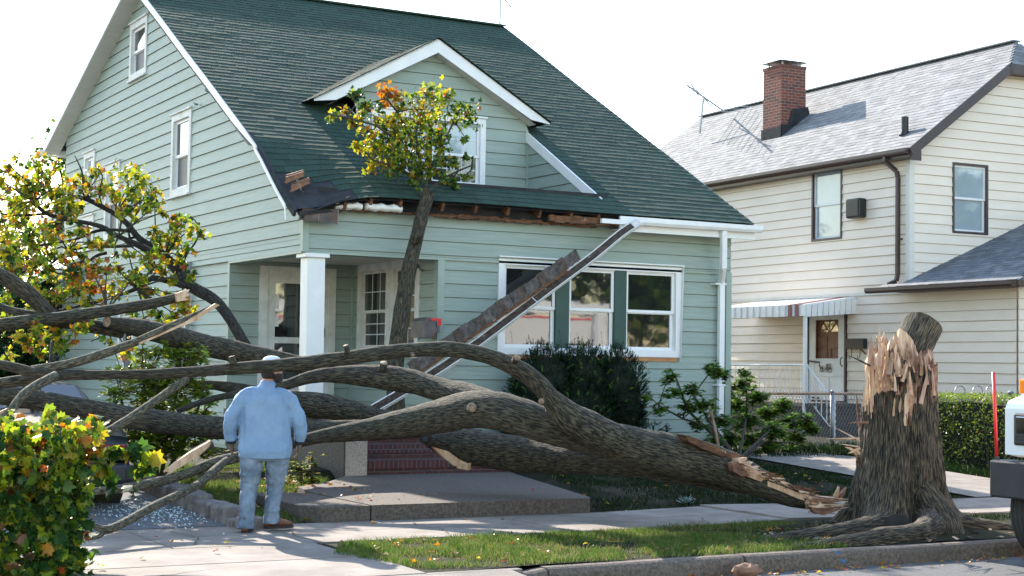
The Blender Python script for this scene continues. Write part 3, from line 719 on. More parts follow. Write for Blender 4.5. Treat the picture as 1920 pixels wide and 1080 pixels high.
for sgn in (-1, 1):
    n_ = 9; p0 = V((DPX, 0, DPZ - .215)); p1 = V((DPX + sgn * 1.90, 0, DPZ - .215 - 1.90 * DS))
    for i in range(n_):
        a = p0.lerp(p1, i / n_); b = p0.lerp(p1, (i + 1) / n_ - .008)
        mb.poly([(a.x, YG + .02, a.z), (b.x, YG + .02, b.z), (b.x, YD, b.z), (a.x, YD, a.z)])
    mb.poly([(p0.x, YG + .02, p0.z + .01), (p1.x, YG + .02, p1.z + .01), (p1.x, YD, p1.z + .01), (p0.x, YD, p0.z + .01)])
mb.build('dormer_soffit', M['soffit'], dormer)
for a, b in ((10.40, 11.50), (11.41, 12.51)):
    window(dormer, V((0, YD, 0)), UX, NF, a, b, dw[2] + (.002 if a > 11 else 0), dw[3], casing=.10, glass=('glassb', 'glass'), grid=((3, 2), (3, 2)), split=.47, name='dormer_window')
# ---- eave damage
mb = MB(); mb.box((8.45, 20.755, 3.85), (13.0, 20.775, 4.13)); mb.build('eave_shade_panel', M['felt'], house)  # dark panel over the siding, painted in as the eave gap's shade
mb = MB()
rng = random.Random(4)
x = 8.6
# rotten ledger and rafter ends under the shingles
for x0, x1, z0, z1, y in ((8.45, 13.05, 3.80, 3.835, 20.66), (12.1, 13.75, 3.83, 3.935, 20.50), (10.3, 12.1, 3.80, 3.86, 20.72)):
    n = int((x1 - x0) / .09); top = []
    for i in range(n):
        xa = x0 + (x1 - x0) * i / n; xb = x0 + (x1 - x0) * (i + 1) / n
        j = rng.uniform(-.012, .012); k2 = rng.uniform(-.012, .012)
        mb.box((xa, y - .03 + k2 * .5, z0 + j), (xb + .002, y + .02, z1 + k2), 0)
for xx in (8.75, 9.15, 9.62, 10.3, 10.85, 11.4, 11.95, 12.5, 13.0):
    p0 = sag(V((xx, 20.50, 3.93))); mb.bar(p0, (xx, 21.1, 4.24), .045, .12, 0)
mb.build('rotten_eave_board', M['rust'], house)
mb = MB()
for x0, x1 in ((8.62, 9.03), (9.10, 9.66)):
    nn = 14; rings = []
    for i in range(nn + 1):
        xx = x0 + (x1 - x0) * i / nn; c = V((xx, 20.60, 3.875 + .008 * math.sin(i * 1.3))); c = V((c.x, c.y, c.z - .10 * max(0, min(1, (9.25 - xx) / 1.3)) ** 2))
        rr = .055 + .012 * noise.noise(V((xx * 14, 0, 1)))
        rings.append([c + V((0, math.cos(t) * .09, math.sin(t) * rr * (1 + .25 * noise.noise(V((xx * 20, t, 0)))))) for t in [k * math.pi / 5 for k in range(10)]])
    mb.loft(rings, 0)
mb.build('insulation_batt', M['insul'], house, smooth=True)
mb = MB()
wd = [(PY(538, 336, 20.90), PY(568, 326, 21.0), .035, .045), (PY(548, 352, 20.76), PY(578, 340, 20.86), .035, .04)]
for a, b, w, h in wd: mb.bar(V(a), V(b), w * 1.5, h * 1.5, 0); mb.bar(V(a) + V((.02, .06, .05)), V(b) + V((.03, .06, .045)), w, h, 0); mb.bar(V(a) + V((-.03, -.03, -.05)), V(b) + V((-.06, -.02, -.05)), w, h * .7, 0)
mb.build('broken_sheathing', M['brokenwood'], roof)
mb = MB()
mb.poly([(7.98, 20.50, 3.72), (8.75, 20.62, 3.78), (8.75, 20.95, 4.05), (7.98, 21.2, 4.12)], 0)
mb.bar((8.02, 20.42, 3.70), (8.95, 20.66, 3.84), .04, .05, 0); mb.bar((8.05, 20.42, 3.68), (8.8, 20.45, 3.98), .03, .02, 0)
mb.build('torn_felt', M['felt'], roof)
mb = MB()
mb.hexa([V((8.05, 20.50, 3.62)), V((8.68, 20.60, 3.60)), V((8.68, 20.61, 3.60)), V((8.05, 20.52, 3.62))], [V((8.10, 20.47, 3.78)), V((8.66, 20.55, 3.80)), V((8.66, 20.57, 3.80)), V((8.10, 20.49, 3.78))], 0)
mb.bar((8.685, 20.60, 3.58), (8.665, 20.55, 3.80), .012, .012, 1); mb.bar((8.36, 20.53, 3.62), (8.36, 20.50, 3.79), .006, .008, 1)
mb.build('bent_flashing', [M['flash'], M['metal']], roof)
# ---- white gutter and downspout still in place
def gutter_path(mb, pts, up, w=.12, h=.11, m=0, m2=1):
    """open K-style trough along pts; `up` opening direction"""
    prof = [(-w / 2, h * .5), (-w / 2, -h * .5), (w * .25, -h * .5), (w * .5, -h * .1), (w * .5, h * .5), (w * .5 - .012, h * .5), (w * .5 - .012, -h * .08), (w * .22, -h * .42), (-w / 2 + .008, -h * .42), (-w / 2 + .008, h * .5)]
    rings = []
    for i, p in enumerate(pts):
        t = (pts[min(i + 1, len(pts) - 1)] - pts[max(i - 1, 0)]).normalized()
        u = up[i] if isinstance(up, list) else up
        s = t.cross(u).normalized(); uu = s.cross(t).normalized()
        rings.append([p + s * a + uu * b for a, b in prof])
    mb.loft(rings, m)
mb = MB(); gutter_path(mb, [V((x, 20.34, 3.905 + (x - 13.6) * .004)) for x in (13.62, 14.4, 15.2, 16.04)], V((0, 0, 1)))
mb.box((13.35, 20.42, 3.75), (15.98, 20.46, 3.985), 0)
mb.box((13.4, 20.44, 3.78), (15.80, YF, 3.80), 1)
mb.build('gutter', [M['white'], M['soffit']], house)
mb = MB(); mb.box((12.98, 20.37, 3.85), (13.66, 20.42, 3.92)); mb.build('fascia_strip', M['white'], house)
mb = MB()
for a, b in (((15.30, 20.36, 3.86), (15.36, 20.44, 3.25)), ((15.36, 20.44, 3.27), (15.52, 20.70, 3.05)), ((15.52, 20.70, 3.06), (15.52, 20.70, .25))): mb.bar(a, b, .10, .075, 0, up=V((0, 1, 0)))
mb.box((15.38, 20.66, 3.0), (15.6, 20.83, 3.03)); mb.box((15.44, 20.655, 1.35), (15.60, 20.83, 1.38))
mb.build('downspout', M['white'], house, bevel=.008)
mb = MB()
for a, b in (((X0 - .05, 25.9, 3.3), (X0 - .05, 25.9, .3)),): mb.bar(a, b, .08, .08, 0, up=V((0, 1, 0)))
mb.build('rear_downspout', M['metal'], house)
# ---- small rear extension seen left of the gable corner
mb = MB()
siding(mb, V((8.9, 38.6, 0)), UL, NL, .2, 5.4, lambda z: 0 if z < 4.5 else (z - 4.5) * 2.2, lambda z: 3.6, [], zref=3.255, rs=40)
mb.poly([(8.9, 35, 0), (8.9, 38.6, 0), (8.9, 38.6, 4.6), (8.9, 35.0, 6.2)])
mb.poly([(8.6, 35.0, 6.15), (8.6, 39.0, 4.6), (13, 39.0, 4.6), (13, 35.0, 6.15)], 1)
mb.bar((8.6, 35.0, 6.08), (8.6, 39.0, 4.53), .05, .22, 2)
mb.bar((8.62, 35.0, 5.85), (8.62, 38.9, 4.33), .04, .10, 2)
mb.build('rear_extension', [M['siding'], M['shingle'][0], M['oldwhite'], M['lapline']], house)
# lean-to over the side door at the back
mb = MB()
mb.hexa([V((7.15, 33.2, 3.05)), V((8.28, 33.2, 3.75)), V((8.28, 36.2, 3.75)), V((7.15, 36.2, 3.05))], [V((7.15, 33.2, 3.15)), V((8.28, 33.2, 3.85)), V((8.28, 36.2, 3.85)), V((7.15, 36.2, 3.15))], 0)
mb.build('side_canopy', M['oldwhite'], house)
for _px, _py in ((393, 171), (372, 196), (432, 216)):
    _p = PX(_px, _py, X0 - .03); mb = MB(); mb.tube([_p, _p + V((-.06, 0, .0)), _p + V((-.08, 0, .03))], [.018, .022, .012], 8); mb.bar(_p + V((.02, -.05, 0)), _p + V((.02, .05, 0)), .02, .03)
    mb.build('wire_bracket', M['metal'], house)
# ---- brick steps, cheek block and landing
mb = MB()
def ubox(mb, p0, p1, m, mt=None):
    x0, y0, z0 = p0; x1, y1, z1 = p1
    mb.poly([(x0, y0, z0), (x1, y0, z0), (x1, y0, z1), (x0, y0, z1)], m, ((x0, z0), (x1, z0), (x1, z1), (x0, z1)))
    mb.poly([(x0, y1, z0), (x0, y0, z0), (x0, y0, z1), (x0, y1, z1)], m, ((y1, z0), (y0, z0), (y0, z1), (y1, z1)))
    mb.poly([(x1, y0, z0), (x1, y1, z0), (x1, y1, z1), (x1, y0, z1)], m, ((y0, z0), (y1, z0), (y1, z1), (y0, z1)))
    mb.poly([(x0, y0, z1), (x1, y0, z1), (x1, y1, z1), (x0, y1, z1)], m if mt is None else mt, ((x0, y0), (x1, y0), (x1, y1), (x0, y1)))
XS0, XS1 = 8.46, 10.55
ys = 18.98
for k, (z0, z1) in enumerate(((.165, .36), (.36, .545), (.545, .72), (.72, .885))):
    y0 = ys + k * .33
    ubox(mb, (XS0, y0 + .02, z0 - .02), (XS1, YF + .01, z1 - .115), 0)
    ubox(mb, (XS0, y0, z1 - .115), (XS1, YF - .09, z1), 1)
    ys_top = y0
steps = thing('brick_steps', 'red brick front steps with bricks on edge, up to the porch behind the fallen trunk', 'steps', (9.5, 19.4, .17))
mb.build('brick_treads', [M['brick'], M['soldier']], steps)
mb = MB(); mb.box((8.12, 18.88, .05), (8.45, 20.72, .76)); mb.build('cheek_block', M['concrete2'], steps, bevel=.02)
mb = MB(); mb.box((8.135, 18.868, .06), (8.44, 18.879, .75)); mb.build('pebbled_face', M['pebble'], steps)
mb = MB(); mb.box((10.56, 18.9, .14), (10.86, 20.7, .30)); mb.build('low_curb_block', M['concrete2'], steps, bevel=.01)
# ---- chimney-less house, roof antenna
ant = thing('roof_antenna', 'thin dark aerial mast on the ridge end of the green house', 'antenna', (15.9, 29.1, 8.8))
mb = MB(); mb.tube([(15.9, 29.1, 8.75), (15.9, 29.1, 11.6)], .022, 6); mb.build('mast', M['metal'], ant)
mb = MB()
mb.tube([(14.9, 28.2, 9.75), (16.5, 29.7, 9.45)], .015, 5)
for k in range(9):
    t = k / 8; c = V((14.4, 27.9, 10.0)).lerp(V((16.6, 29.6, 9.52)), t); mb.tube([c + V((-.35, .35, .12)), c + V((.35, -.35, -.02))], .005, 4)
mb.build('aerial_rods', M['metal'], ant)
# ---- mailbox on the porch wall
mbx = thing('mailbox', 'grey-brown mailbox with a raised red flag on the porch corner', 'mailbox', (10.2, 20.78, 2.0))
mb = MB(); r_ = []
for y in (20.62, 21.05):
    r_.append([V((10.18 + .10 * math.cos(t), y, 2.22 + .10 * math.sin(t))) for t in [math.pi * k / 8 for k in range(9)]] + [V((10.08, y, 2.02)), V((10.28, y, 2.02))])
mb.loft(r_, 0); mb.box((10.26, 20.7, 2.1), (10.385, 21.0, 2.2)); mb.build('box', M['flash'], mbx)
mb = MB(); mb.box((10.19, 20.605, 2.27), (10.36, 20.62, 2.305)); mb.box((10.31, 20.603, 2.20), (10.36, 20.618, 2.305)); mb.build('flag', M['redp'], mbx)
# ================================================================ CREAM HOUSE NEXT DOOR
Y2A = -0.047312585
NO = V((22.87, 24.11, 0)); NX = V((math.cos(Y2A), math.sin(Y2A), 0)); NY = V((-math.sin(Y2A), math.cos(Y2A), 0))
def NP(x, y, z): return NO + NX * x + NY * y + V((0, 0, z))
def nbox(mb, p0, p1, m=0): mb.obox(NO, NX, NY, UZ, p0[0], p1[0], p0[1], p1[1], p0[2], p1[2], m)
nh = thing('cream_house', 'cream clapboard house with brown trim and a sunlit grey shingle roof beyond the driveway', 'house', NP(3, 4, .2))
ND = 13.0
NRX, NRZ = 3.42, 8.92; NSL = .74; NEX, NEZ = -.24, 6.205
nroof = lambda x: NEZ + NSL * (x - NEX) if x < NRX else NRZ - NSL * (x - NRX)
mb = MB()
# side wall (faces the green house): u = ND - y ... runs towards the street
US, NS = -NY, -NX
OS = NP(0, ND, 0)
ns_h = [(ND - 3.25, ND - 2.18, 4.50, 6.10), (ND - 3.36, ND - 1.98, .90, 2.92)]
siding(mb, OS, US, NS, 3.30, 6.16, lambda z: 0, lambda z: ND - .07, ns_h, zref=.0, rs=50)
siding(mb, NP(.0, ND, 0), US, NS, .25, 3.24, lambda z: 0, lambda z: ND + 3.0, ns_h, zref=.0, rs=51)
nbox(mb, (-.03, -3.0, 3.235), (.03, ND, 3.30), 1)
cutpanel(mb, OS, US, NS, lambda z: 0, lambda z: ND + 3, 0, 3.3, [(a + .04, b - .04, c, d - .04) for a, b, c, d in ns_h], 0, -.004)
cutpanel(mb, OS, US, NS, lambda z: 0, lambda z: ND, 3.3, 6.2, [(a + .04, b - .04, c + .04, d - .04) for a, b, c, d in ns_h], 0, -.004)
nbox(mb, (-.035, -.035, 3.3), (.09, .09, 6.12), 1)
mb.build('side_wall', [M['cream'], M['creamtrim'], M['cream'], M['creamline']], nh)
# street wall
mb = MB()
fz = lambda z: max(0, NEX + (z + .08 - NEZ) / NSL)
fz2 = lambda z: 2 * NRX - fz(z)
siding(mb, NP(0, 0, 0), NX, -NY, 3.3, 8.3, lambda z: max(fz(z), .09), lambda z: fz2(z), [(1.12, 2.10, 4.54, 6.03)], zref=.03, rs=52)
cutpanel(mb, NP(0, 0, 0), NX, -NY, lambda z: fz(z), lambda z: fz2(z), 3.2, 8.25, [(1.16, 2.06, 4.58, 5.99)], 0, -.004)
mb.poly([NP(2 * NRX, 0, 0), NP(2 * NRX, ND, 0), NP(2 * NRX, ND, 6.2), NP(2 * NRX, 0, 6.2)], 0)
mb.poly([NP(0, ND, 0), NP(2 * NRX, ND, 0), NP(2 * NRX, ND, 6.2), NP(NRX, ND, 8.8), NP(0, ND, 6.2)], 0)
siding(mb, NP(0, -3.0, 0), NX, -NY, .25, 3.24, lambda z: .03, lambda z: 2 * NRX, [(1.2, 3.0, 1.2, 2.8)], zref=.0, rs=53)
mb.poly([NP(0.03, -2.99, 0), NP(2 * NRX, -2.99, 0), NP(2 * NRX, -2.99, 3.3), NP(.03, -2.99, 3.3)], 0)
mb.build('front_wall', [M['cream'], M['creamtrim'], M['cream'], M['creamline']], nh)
# main roof with a clipped gable
mb = MB()
nn = V((-NSL, 0, 1)).normalized(); nW = NX * nn.x + UZ * nn.z
sl = (NX + UZ * NSL).normalized(); LN = (NRX - NEX) * math.hypot(1, NSL)
CL = .55     # hip length back from the rake, starting at x = 2.45
def nlo(s):
    x = NEX + s / math.hypot(1, NSL); return -.30 if x < 2.45 else -.30 + (x - 2.45) * .85
shingles(mb, NP(NEX, 0, NEZ), NY, sl, nW, nlo, lambda s: ND, LN, .15, [], 3, None, (.14, .32), (.005, .011), seed=60)
# u along +Y: front edge at negative u, so O at y=0
sr = (-NX + UZ * NSL).normalized(); nR = (NX * NSL + UZ).normalized()
mb.poly([NP(2 * NRX - NEX, -.3, NEZ), NP(2 * NRX - NEX, ND, NEZ), NP(NRX, ND, NRZ), NP(NRX, .55, NRZ), NP(2 * NRX - 2.45, -.3, nroof(2.45))], 0)
mb.poly([NP(NEX, -.3, NEZ - .01), NP(2.45, -.3, nroof(2.45) - .01), NP(NRX, .53, NRZ - .01), NP(NRX, ND, NRZ - .01), NP(NEX, ND, NEZ - .01)], 1)
hs = V((0, 0, 0))
hb = NP(2.45, -.32, nroof(2.45)); hu = NX; hup = (NP(NRX, .55, NRZ) - NP(NRX, -.32, nroof(2.45))); HL = hup.length; hup.normalize(); hn = hu.cross(hup).normalized()
wd_ = 2 * (NRX - 2.45)
shingles(mb, hb, hu, hup, hn, lambda s: wd_ / 2 * s / HL, lambda s: wd_ - wd_ / 2 * s / HL, HL * .98, .15, [], 3, None, (.14, .3), (.005, .011), seed=61)
mb.bar(NP(NRX, .5, NRZ + .015), NP(NRX, ND, NRZ + .015), .24, .03, 2)
mb.build('roof', M['gshingle'], nh)
mb = MB()
def nb(a, b, w, h, m=0): mb.bar(NP(*a), NP(*b), w, h, m)
nb((NEX, -.31, NEZ - .10), (2.45, -.31, nroof(2.45) - .10), .03, .20)
nb((2.44, -.31, nroof(2.45) - .10), (4.40, -.31, nroof(2.45) - .10), .03, .20)
mb.poly([NP(NEX, -.30, NEZ - .17), NP(2.45, -.30, nroof(2.45) - .17), NP(2.45, 0, nroof(2.45) - .17), NP(NEX, 0, NEZ - .17)])
mb.poly([NP(2.45, -.30, nroof(2.45) - .19), NP(4.4, -.30, nroof(2.45) - .19), NP(4.4, 0, nroof(2.45) - .19), NP(2.45, 0, nroof(2.45) - .19)])
nbox(mb, (NEX - .01, -.3, NEZ - .20), (0, ND, NEZ - .13))
nbox(mb, (NEX - .02, -.3, NEZ - .19), (NEX + .02, ND, NEZ - .02))
nbox(mb, (NEX + .0, -.32, NEZ - .26), (.02, -.29, NEZ - .05))
gutter_path(mb, [NP(NEX - .07, y, NEZ - .07) for y in (-.28, 4, 9, ND)], V((0, 0, 1)), w=-.13)
# side roof of the lower front porch
nbox(mb, (-.33, -3.35, 3.27), (-.29, .0, 3.36))
nbox(mb, (-.33, -3.4, 3.24), (.0, 0, 3.27))
mb.build('brown_trim', M['brown'], nh)
mb = MB()
a = [NP(NEX - .06, .42, NEZ - .12), NP(NEX - .06, .42, NEZ - .22), NP(-.10, .30, NEZ - .42), NP(-.08, .28, NEZ - .55), NP(-.08, .28, 3.62), NP(-.10, .30, 3.50), NP(-.2, .45, 3.42)]
for p, q in zip(a, a[1:]): mb.bar(p, q, .085, .075, 0, up=NY)
nbox(mb, (-.12, .20, 4.35), (-.0, .24, 4.39)); mb.build('downspout', M['brown'], nh, bevel=.01)
mb = MB()   # lower hip roof rising to the right
e0, e1 = NP(-.36, .0, 3.37), NP(-.36, -3.4, 3.37)
lsl = (NX + UZ * .42).normalized(); ln = (NX * -.42 + UZ).normalized()
shingles(mb, NP(-.36, 0, 3.37), -NY, lsl, -((-NY).cross(lsl)) if (-NY).cross(lsl).z < 0 else (-NY).cross(lsl), lambda s: 0, lambda s: max(.02, 3.4 - s * .55), 5.0, .15, [], 3, None, (.14, .3), (.005, .011), seed=62)
mb.poly([NP(-.36, -3.4, 3.36), NP(8, -3.4, 3.36), NP(4.2, -.0, 5.2)], 1)
mb.poly([NP(-.36, 0, 3.36), NP(-.36, -3.4, 3.36), NP(4.2, -1, 5.25), NP(4.2, 0, 5.25)], 1)
mb.build('porch_roof', M['dshingle'], nh)
mb = MB(); gutter_path(mb, [NP(-.42, y, 3.30) for y in (.85, .4, -1.5, -3.35)], V((0, 0, 1)), w=.13); mb.build('porch_gutter', M['brown'], nh)
mb = MB()
rng = random.Random(6)
for k in range(22): mb.poly([NP(-.35, .55 - k * .18, 3.375), NP(-.35, .55 - k * .18 - .17, 3.375), NP(-.22, .55 - k * .18 - .17, 3.435), NP(-.22, .55 - k * .18, 3.435)], 0)
mb.build('starter_course', M['gshingle'], nh)
# windows
def nwin(O_, U_, N_, u0, u1, z0, z1, nm='window'):
    w = window(nh, O_, U_, N_, u0, u1, z0, z1, casing=.05, mats='brown', glass=('glassb', 'glassb'), sash=.045, sill=False, head=False, rev=.05, name=nm)
    return w
nwin(NP(0, 0, 0), NX, -NY, 1.12, 2.10, 4.54, 6.03)
nwin(OS, US, NS, ND - 3.25, ND - 2.18, 4.50, 6.10)
mb = MB()
nbox(mb, (-.24, 1.34, 4.90), (-.02, 1.80, 5.32)); v = mb.build('vent_hood', M['blackmetal'], nh, bevel=.04)
# chimney and vent pipe
mb = MB()
c0, c1, d0, d1 = 1.30, 2.04, 6.22, 6.98
P = [NP(c0, d0, 0), NP(c1, d0, 0), NP(c1, d1, 0), NP(c0, d1, 0)]
zt = 9.10; zb = [7.0, 7.4, 7.4, 7.0]
for k in range(4):
    a, b = P[k], P[(k + 1) % 4]; L = (b - a).length; u0 = [0, L, 2 * L, 3 * L][k]
    za, zbb = zb[k], zb[(k + 1) % 4]
    mb.poly([a + UZ * za, b + UZ * zbb, b + UZ * zt, a + UZ * zt], 0, ((u0, za), (u0 + L, zbb), (u0 + L, zt), (u0, zt)))
mb.poly([p + UZ * zt for p in P], 1)
nbox(mb, (c0 - .015, d0 - .015, 9.08), (c1 + .015, d1 + .015, 9.15), 2)
for x in (c0 + .08, c1 - .12):
    for y in (d0 + .08, d1 - .12): nbox(mb, (x, y, 9.13), (x + .03, y + .03, 9.26), 1)
q = NP((c0 + c1) / 2, (d0 + d1) / 2, 9.36)
e = [NP(c0 - .08, d0 - .06, 9.25), NP(c1 + .08, d0 - .06, 9.25), NP(c1 + .08, d1 + .06, 9.25), NP(c0 - .08, d1 + .06, 9.25)]
for k in range(4): mb.poly([e[k], e[(k + 1) % 4], q], 1)
mb.poly(e[::-1], 1)
chim = mb.build('chimney', [M['chimney'], M['metal'], M['chimney']], nh)
mb = MB()
nbox(mb, (c0 - .03, d0 - .03, 7.0), (c1 + .03, d0 + .0, 7.66)); nbox(mb, (c0 - .035, d0 - .03, 7.0), (c0 - .0, d1 + .03, 7.60))
mb.poly([NP(c0 - .03, d0 - .033, 7.0), NP(c1 + .16, d0 - .033, 7.75), NP(c1 + .05, d0 - .033, 8.15), NP(c0 + .3, d0 - .033, 8.05)])
mb.build('lead_flashing', M['felt'], chim)
mb = MB(); mb.tube([NP(.33, .55, 6.55), NP(.33, .55, 6.99)], .075, 12); mb.tube([NP(.30, .55, 6.58), NP(.33, .55, 6.68)], .11, 12); mb.build('vent_pipe', M['blackmetal'], nh)
# side door with storm door
mb = MB()
DZ0, DZ1 = .92, 2.92; du0, du1 = ND - 3.36, ND - 2.0
oo = V((OS.x, OS.y, 0))
frame_rect(mb, oo, US, NS, du0, du1, DZ0, DZ1, .05, -.05, .05, 1, wb=0)
mb.obox(oo, US, UZ, NS, du0 + .05, du1 - .05, DZ0, DZ1, -.08, -.05, 0)
ndoor = mb.build('side_door', [M['doorwood'], M['brown']], nh)
mb = MB(); g0, g1 = du0 + .06, du1 - .06
frame_rect(mb, oo, US, NS, g0, g1, DZ0 + .05, DZ1 - .03, .19, -.01, .03, 0, wb=.12, wt=.12)
mb.obox(oo, US, UZ, NS, g0 + .19, g1 - .19, DZ0 + .17, 1.86, -.01, .02, 0)
for a, b, c, d in ((g0 + .10, g1 - .10, 1.50, 1.53), (g0 + .22, g0 + .24, 1.05, 1.5), ((g0 + g1) / 2 + .05, (g0 + g1) / 2 + .09, 1.05, 1.5), (g0 + .10, g1 - .10, 1.04, 1.06)): mb.obox(oo, US, UZ, NS, a, b, c, d, .03, .04, 0)
# scalloped opening edge
n_s = 11
for k in range(n_s):
    u = g0 + .19 + (g1 - g0 - .38) * (k + .5) / n_s
    for z in (1.86, DZ1 - .15):
        c = oo + US * u + UZ * z + NS * .01; mb.tube([c, c + NS * .015], .035, 8, 0)
for k in range(14):
    z = 1.9 + (DZ1 - .18 - 1.9) * k / 13
    for u in (g0 + .19, g1 - .19):
        c = oo + US * u + UZ * z + NS * .01; mb.tube([c, c + NS * .015], .035, 8, 0)
mb.build('storm_door', M['white'], ndoor)
mb = MB(); fc = oo + US * ((g0 + g1) / 2 + .02) + UZ * 2.46 + NS * -.045
for k in range(4):
    a0, a1 = math.pi * k / 4 + .08, math.pi * (k + 1) / 4 - .08
    mb.poly([fc + US * (.05 * math.cos((a0 + a1) / 2)) + UZ * (.05 * math.sin((a0 + a1) / 2))] + [fc + US * (.30 * math.cos(t)) + UZ * (.30 * math.sin(t)) for t in (a0, (a0 + a1) / 2, a1)], 0)
mb.build('fan_light', M['glass'], ndoor)
mb = MB()
for u, z in ((-.22, 2.0), (.22, 2.0), (-.22, 2.27)):
    c = (g0 + g1) / 2 + u; frame_rect(mb, oo, US, NS, c - .16, c + .16, z - .12, z + .12, .02, -.05, -.035, 0)
mb.build('door_panels', M['brokenwood'], ndoor)
# horse and carriage ornament in black
mb = MB(); oc = oo + US * ((g0 + g1) / 2) + UZ * 1.66 + NS * .045
def orn(u0, z0, u1, z1, w): mb.bar(oc + US * u0 + UZ * z0, oc + US * u1 + UZ * z1, .008, w, 0)
for sg in ((-.20, .02, -.10, .03, .05), (-.22, .08, -.19, .02, .03), (-.25, .07, -.21, .09, .02), (-.19, .0, -.21, -.07, .012), (-.17, .0, -.16, -.07, .012), (-.12, .0, -.13, -.07, .012), (-.10, .01, -.08, -.06, .012), (-.10, .0, .02, -.01, .01), (.0, .02, .17, .02, .06), (.02, .10, .18, .11, .014), (.03, .05, .03, .10, .01), (.16, .04, .16, .10, .01), (.05, .06, .09, .08, .04)): orn(*sg)
for cx, rr in ((.04, .035), (.15, .05)):
    for k in range(10):
        t0, t1 = 2 * math.pi * k / 10, 2 * math.pi * (k + 1) / 10
        orn(cx + rr * math.cos(t0), -.03 + rr * math.sin(t0), cx + rr * math.cos(t1), -.03 + rr * math.sin(t1), .008)
mb.bar(oo + US * (g0 + .03) + UZ * 1.83 + NS * .05, oo + US * (g0 + .40) + UZ * 1.80 + NS * .05, .02, .04, 0)
mb.bar(oo + US * (g0 + .03) + UZ * 1.03 + NS * .05, oo + US * (g0 + .40) + UZ * 1.01 + NS * .05, .02, .03, 0)
mb.tube([oo + US * (g1 - .07) + UZ * z + NS * n for z, n in ((1.72, .035), (1.76, .08), (1.88, .08), (1.92, .035))], .012, 6)
mb.build('door_ironwork', M['blackmetal'], ndoor)
# awning over the side door: roof sheet, valance, striped front
aw = thing('door_awning', 'white metal awning with maroon stripes over the side door of the cream house', 'awning', NP(-.6, 3, 2.8))
mb = MB()
AY0, AY1 = 1.70, 5.25     # along the wall (street end, far end)
AX = -1.35                # projection
ZW, ZA = 3.20, 2.99
ns_ = 30
def aw_pt(y, t): return NP(.0 + AX * t, y, ZW + (ZA - ZW) * t)
for i in range(ns_):
    ya = AY0 + (AY1 - AY0) * i / ns_; yb = AY0 + (AY1 - AY0) * (i + 1) / ns_
    hi = .018 if i % 2 == 0 else 0
    m = 1 if i in (2, 4, 23, 25) else 0
    mb.hexa([aw_pt(ya, 0), aw_pt(yb, 0), aw_pt(yb, 1), aw_pt(ya, 1)][::-1], [p + UZ * (.012 + hi) for p in [aw_pt(ya, 0), aw_pt(yb, 0), aw_pt(yb, 1), aw_pt(ya, 1)][::-1]], m)
    a, b = aw_pt(ya, 1), aw_pt(yb, 1)
    mb.hexa([a - UZ * .22 - NX * hi, a - UZ * .22 + NX * .012, b - UZ * .22 + NX * .012, b - UZ * .22 - NX * hi], [a - NX * hi + UZ * .02, a + NX * .012 + UZ * .02, b + NX * .012 + UZ * .02, b - NX * hi + UZ * .02], m)
for yy in (AY0, AY1):
    n2 = 9
    for i in range(n2):
        t0, t1 = i / n2, (i + 1) / n2 - .012
        a, b = aw_pt(yy, t0), aw_pt(yy, t1)
        lo0, lo1 = -.24 - .10 * (1 - t0), -.24 - .10 * (1 - t1)
        o = NY * -(.02 if i % 2 else .012)
        mb.hexa([a + UZ * lo0, b + UZ * lo1, b + UZ * lo1 + NY * .01, a + UZ * lo0 + NY * .01], [a + o, b + o, b + NY * .01, a + NY * .01], 0)
mb.build('awning_cover', [M['white'], M['redstripe']], aw)
for yy in (AY0 + .06, AY1 - .08):
    mb = MB(); p = aw_pt(yy, .97); mb.bar(V((p.x, p.y, .3)), V((p.x, p.y, 2.95)), .065, .065, 0, up=NX); mb.build('awning_post', M['white'], aw)
# stoop with steps and white iron railing
st = thing('side_stoop', 'concrete side stoop with white iron railing below the striped awning', 'stoop', NP(-.7, 3, .2))
mb = MB(); nbox(mb, (-1.3, 1.55, .05), (.0, 5.3, .88)); nbox(mb, (-1.3, 1.25, .05), (0, 1.55, .68)); nbox(mb, (-1.3, .95, .05), (0, 1.25, .48))
nbox(mb, (-1.33, 1.50, .86), (.0, 5.33, .93)); mb.build('stoop_block', M['concrete2'], st)
mb = MB()
RX_ = -1.27
def nt_(pts, r=.014, n=5): mb.tube([NP(*p) for p in pts], r, n)
nt_([(RX_, 5.2, 1.3), (RX_, 4.8, 1.72), (RX_, 1.75, 1.74), (RX_, .80, .98)], .022)
nt_([(RX_, 5.2, 1.02), (RX_, 1.7, 1.02), (RX_, .80, .36)], .014)
for k in range(19):
    y = 5.1 - k * .185; nt_([(RX_, y, 1.02), (RX_, y, 1.72 if y < 4.8 else 1.72 - (y - 4.8))], .009, 4)
for k in range(5):
    y = 1.6 - k * .18; nt_([(RX_, y, 1.02 - (1.7 - y) * .73), (RX_, y, 1.62 - (1.75 - y) * .8)], .012, 4)
nt_([(RX_, .80, .25), (RX_, .80, 1.0)], .022); nt_([(RX_, 1.72, .9), (RX_, 1.72, 1.75)], .022)
for yc in (3.9, 2.7, 1.45):
    for s in (-1, 1): nt_([(RX_, yc + s * .05 * math.sin(t * .7) * (1 + t * .2), 1.05 + t * .105) for t in range(6)], .008, 4)
mb.build('railing', M['white'], st)
# black wall mailbox of the cream house
m2 = thing('wall_mailbox', 'black wall mailbox with two hooks beside the storm door of the cream house', 'mailbox', NP(-.1, 1.6, 2.1))
mb = MB(); nbox(mb, (-.14, 1.30, 2.10), (-.03, 1.92, 2.32))
for y in (1.78, 1.5): mb.tube([NP(-.05, y, 2.1), NP(-.06, y, 1.96), NP(-.08, y, 1.90), NP(-.11, y, 1.90), NP(-.13, y, 1.96)], .009, 5)
mb.build('box', M['blackmetal'], m2, bevel=.01)
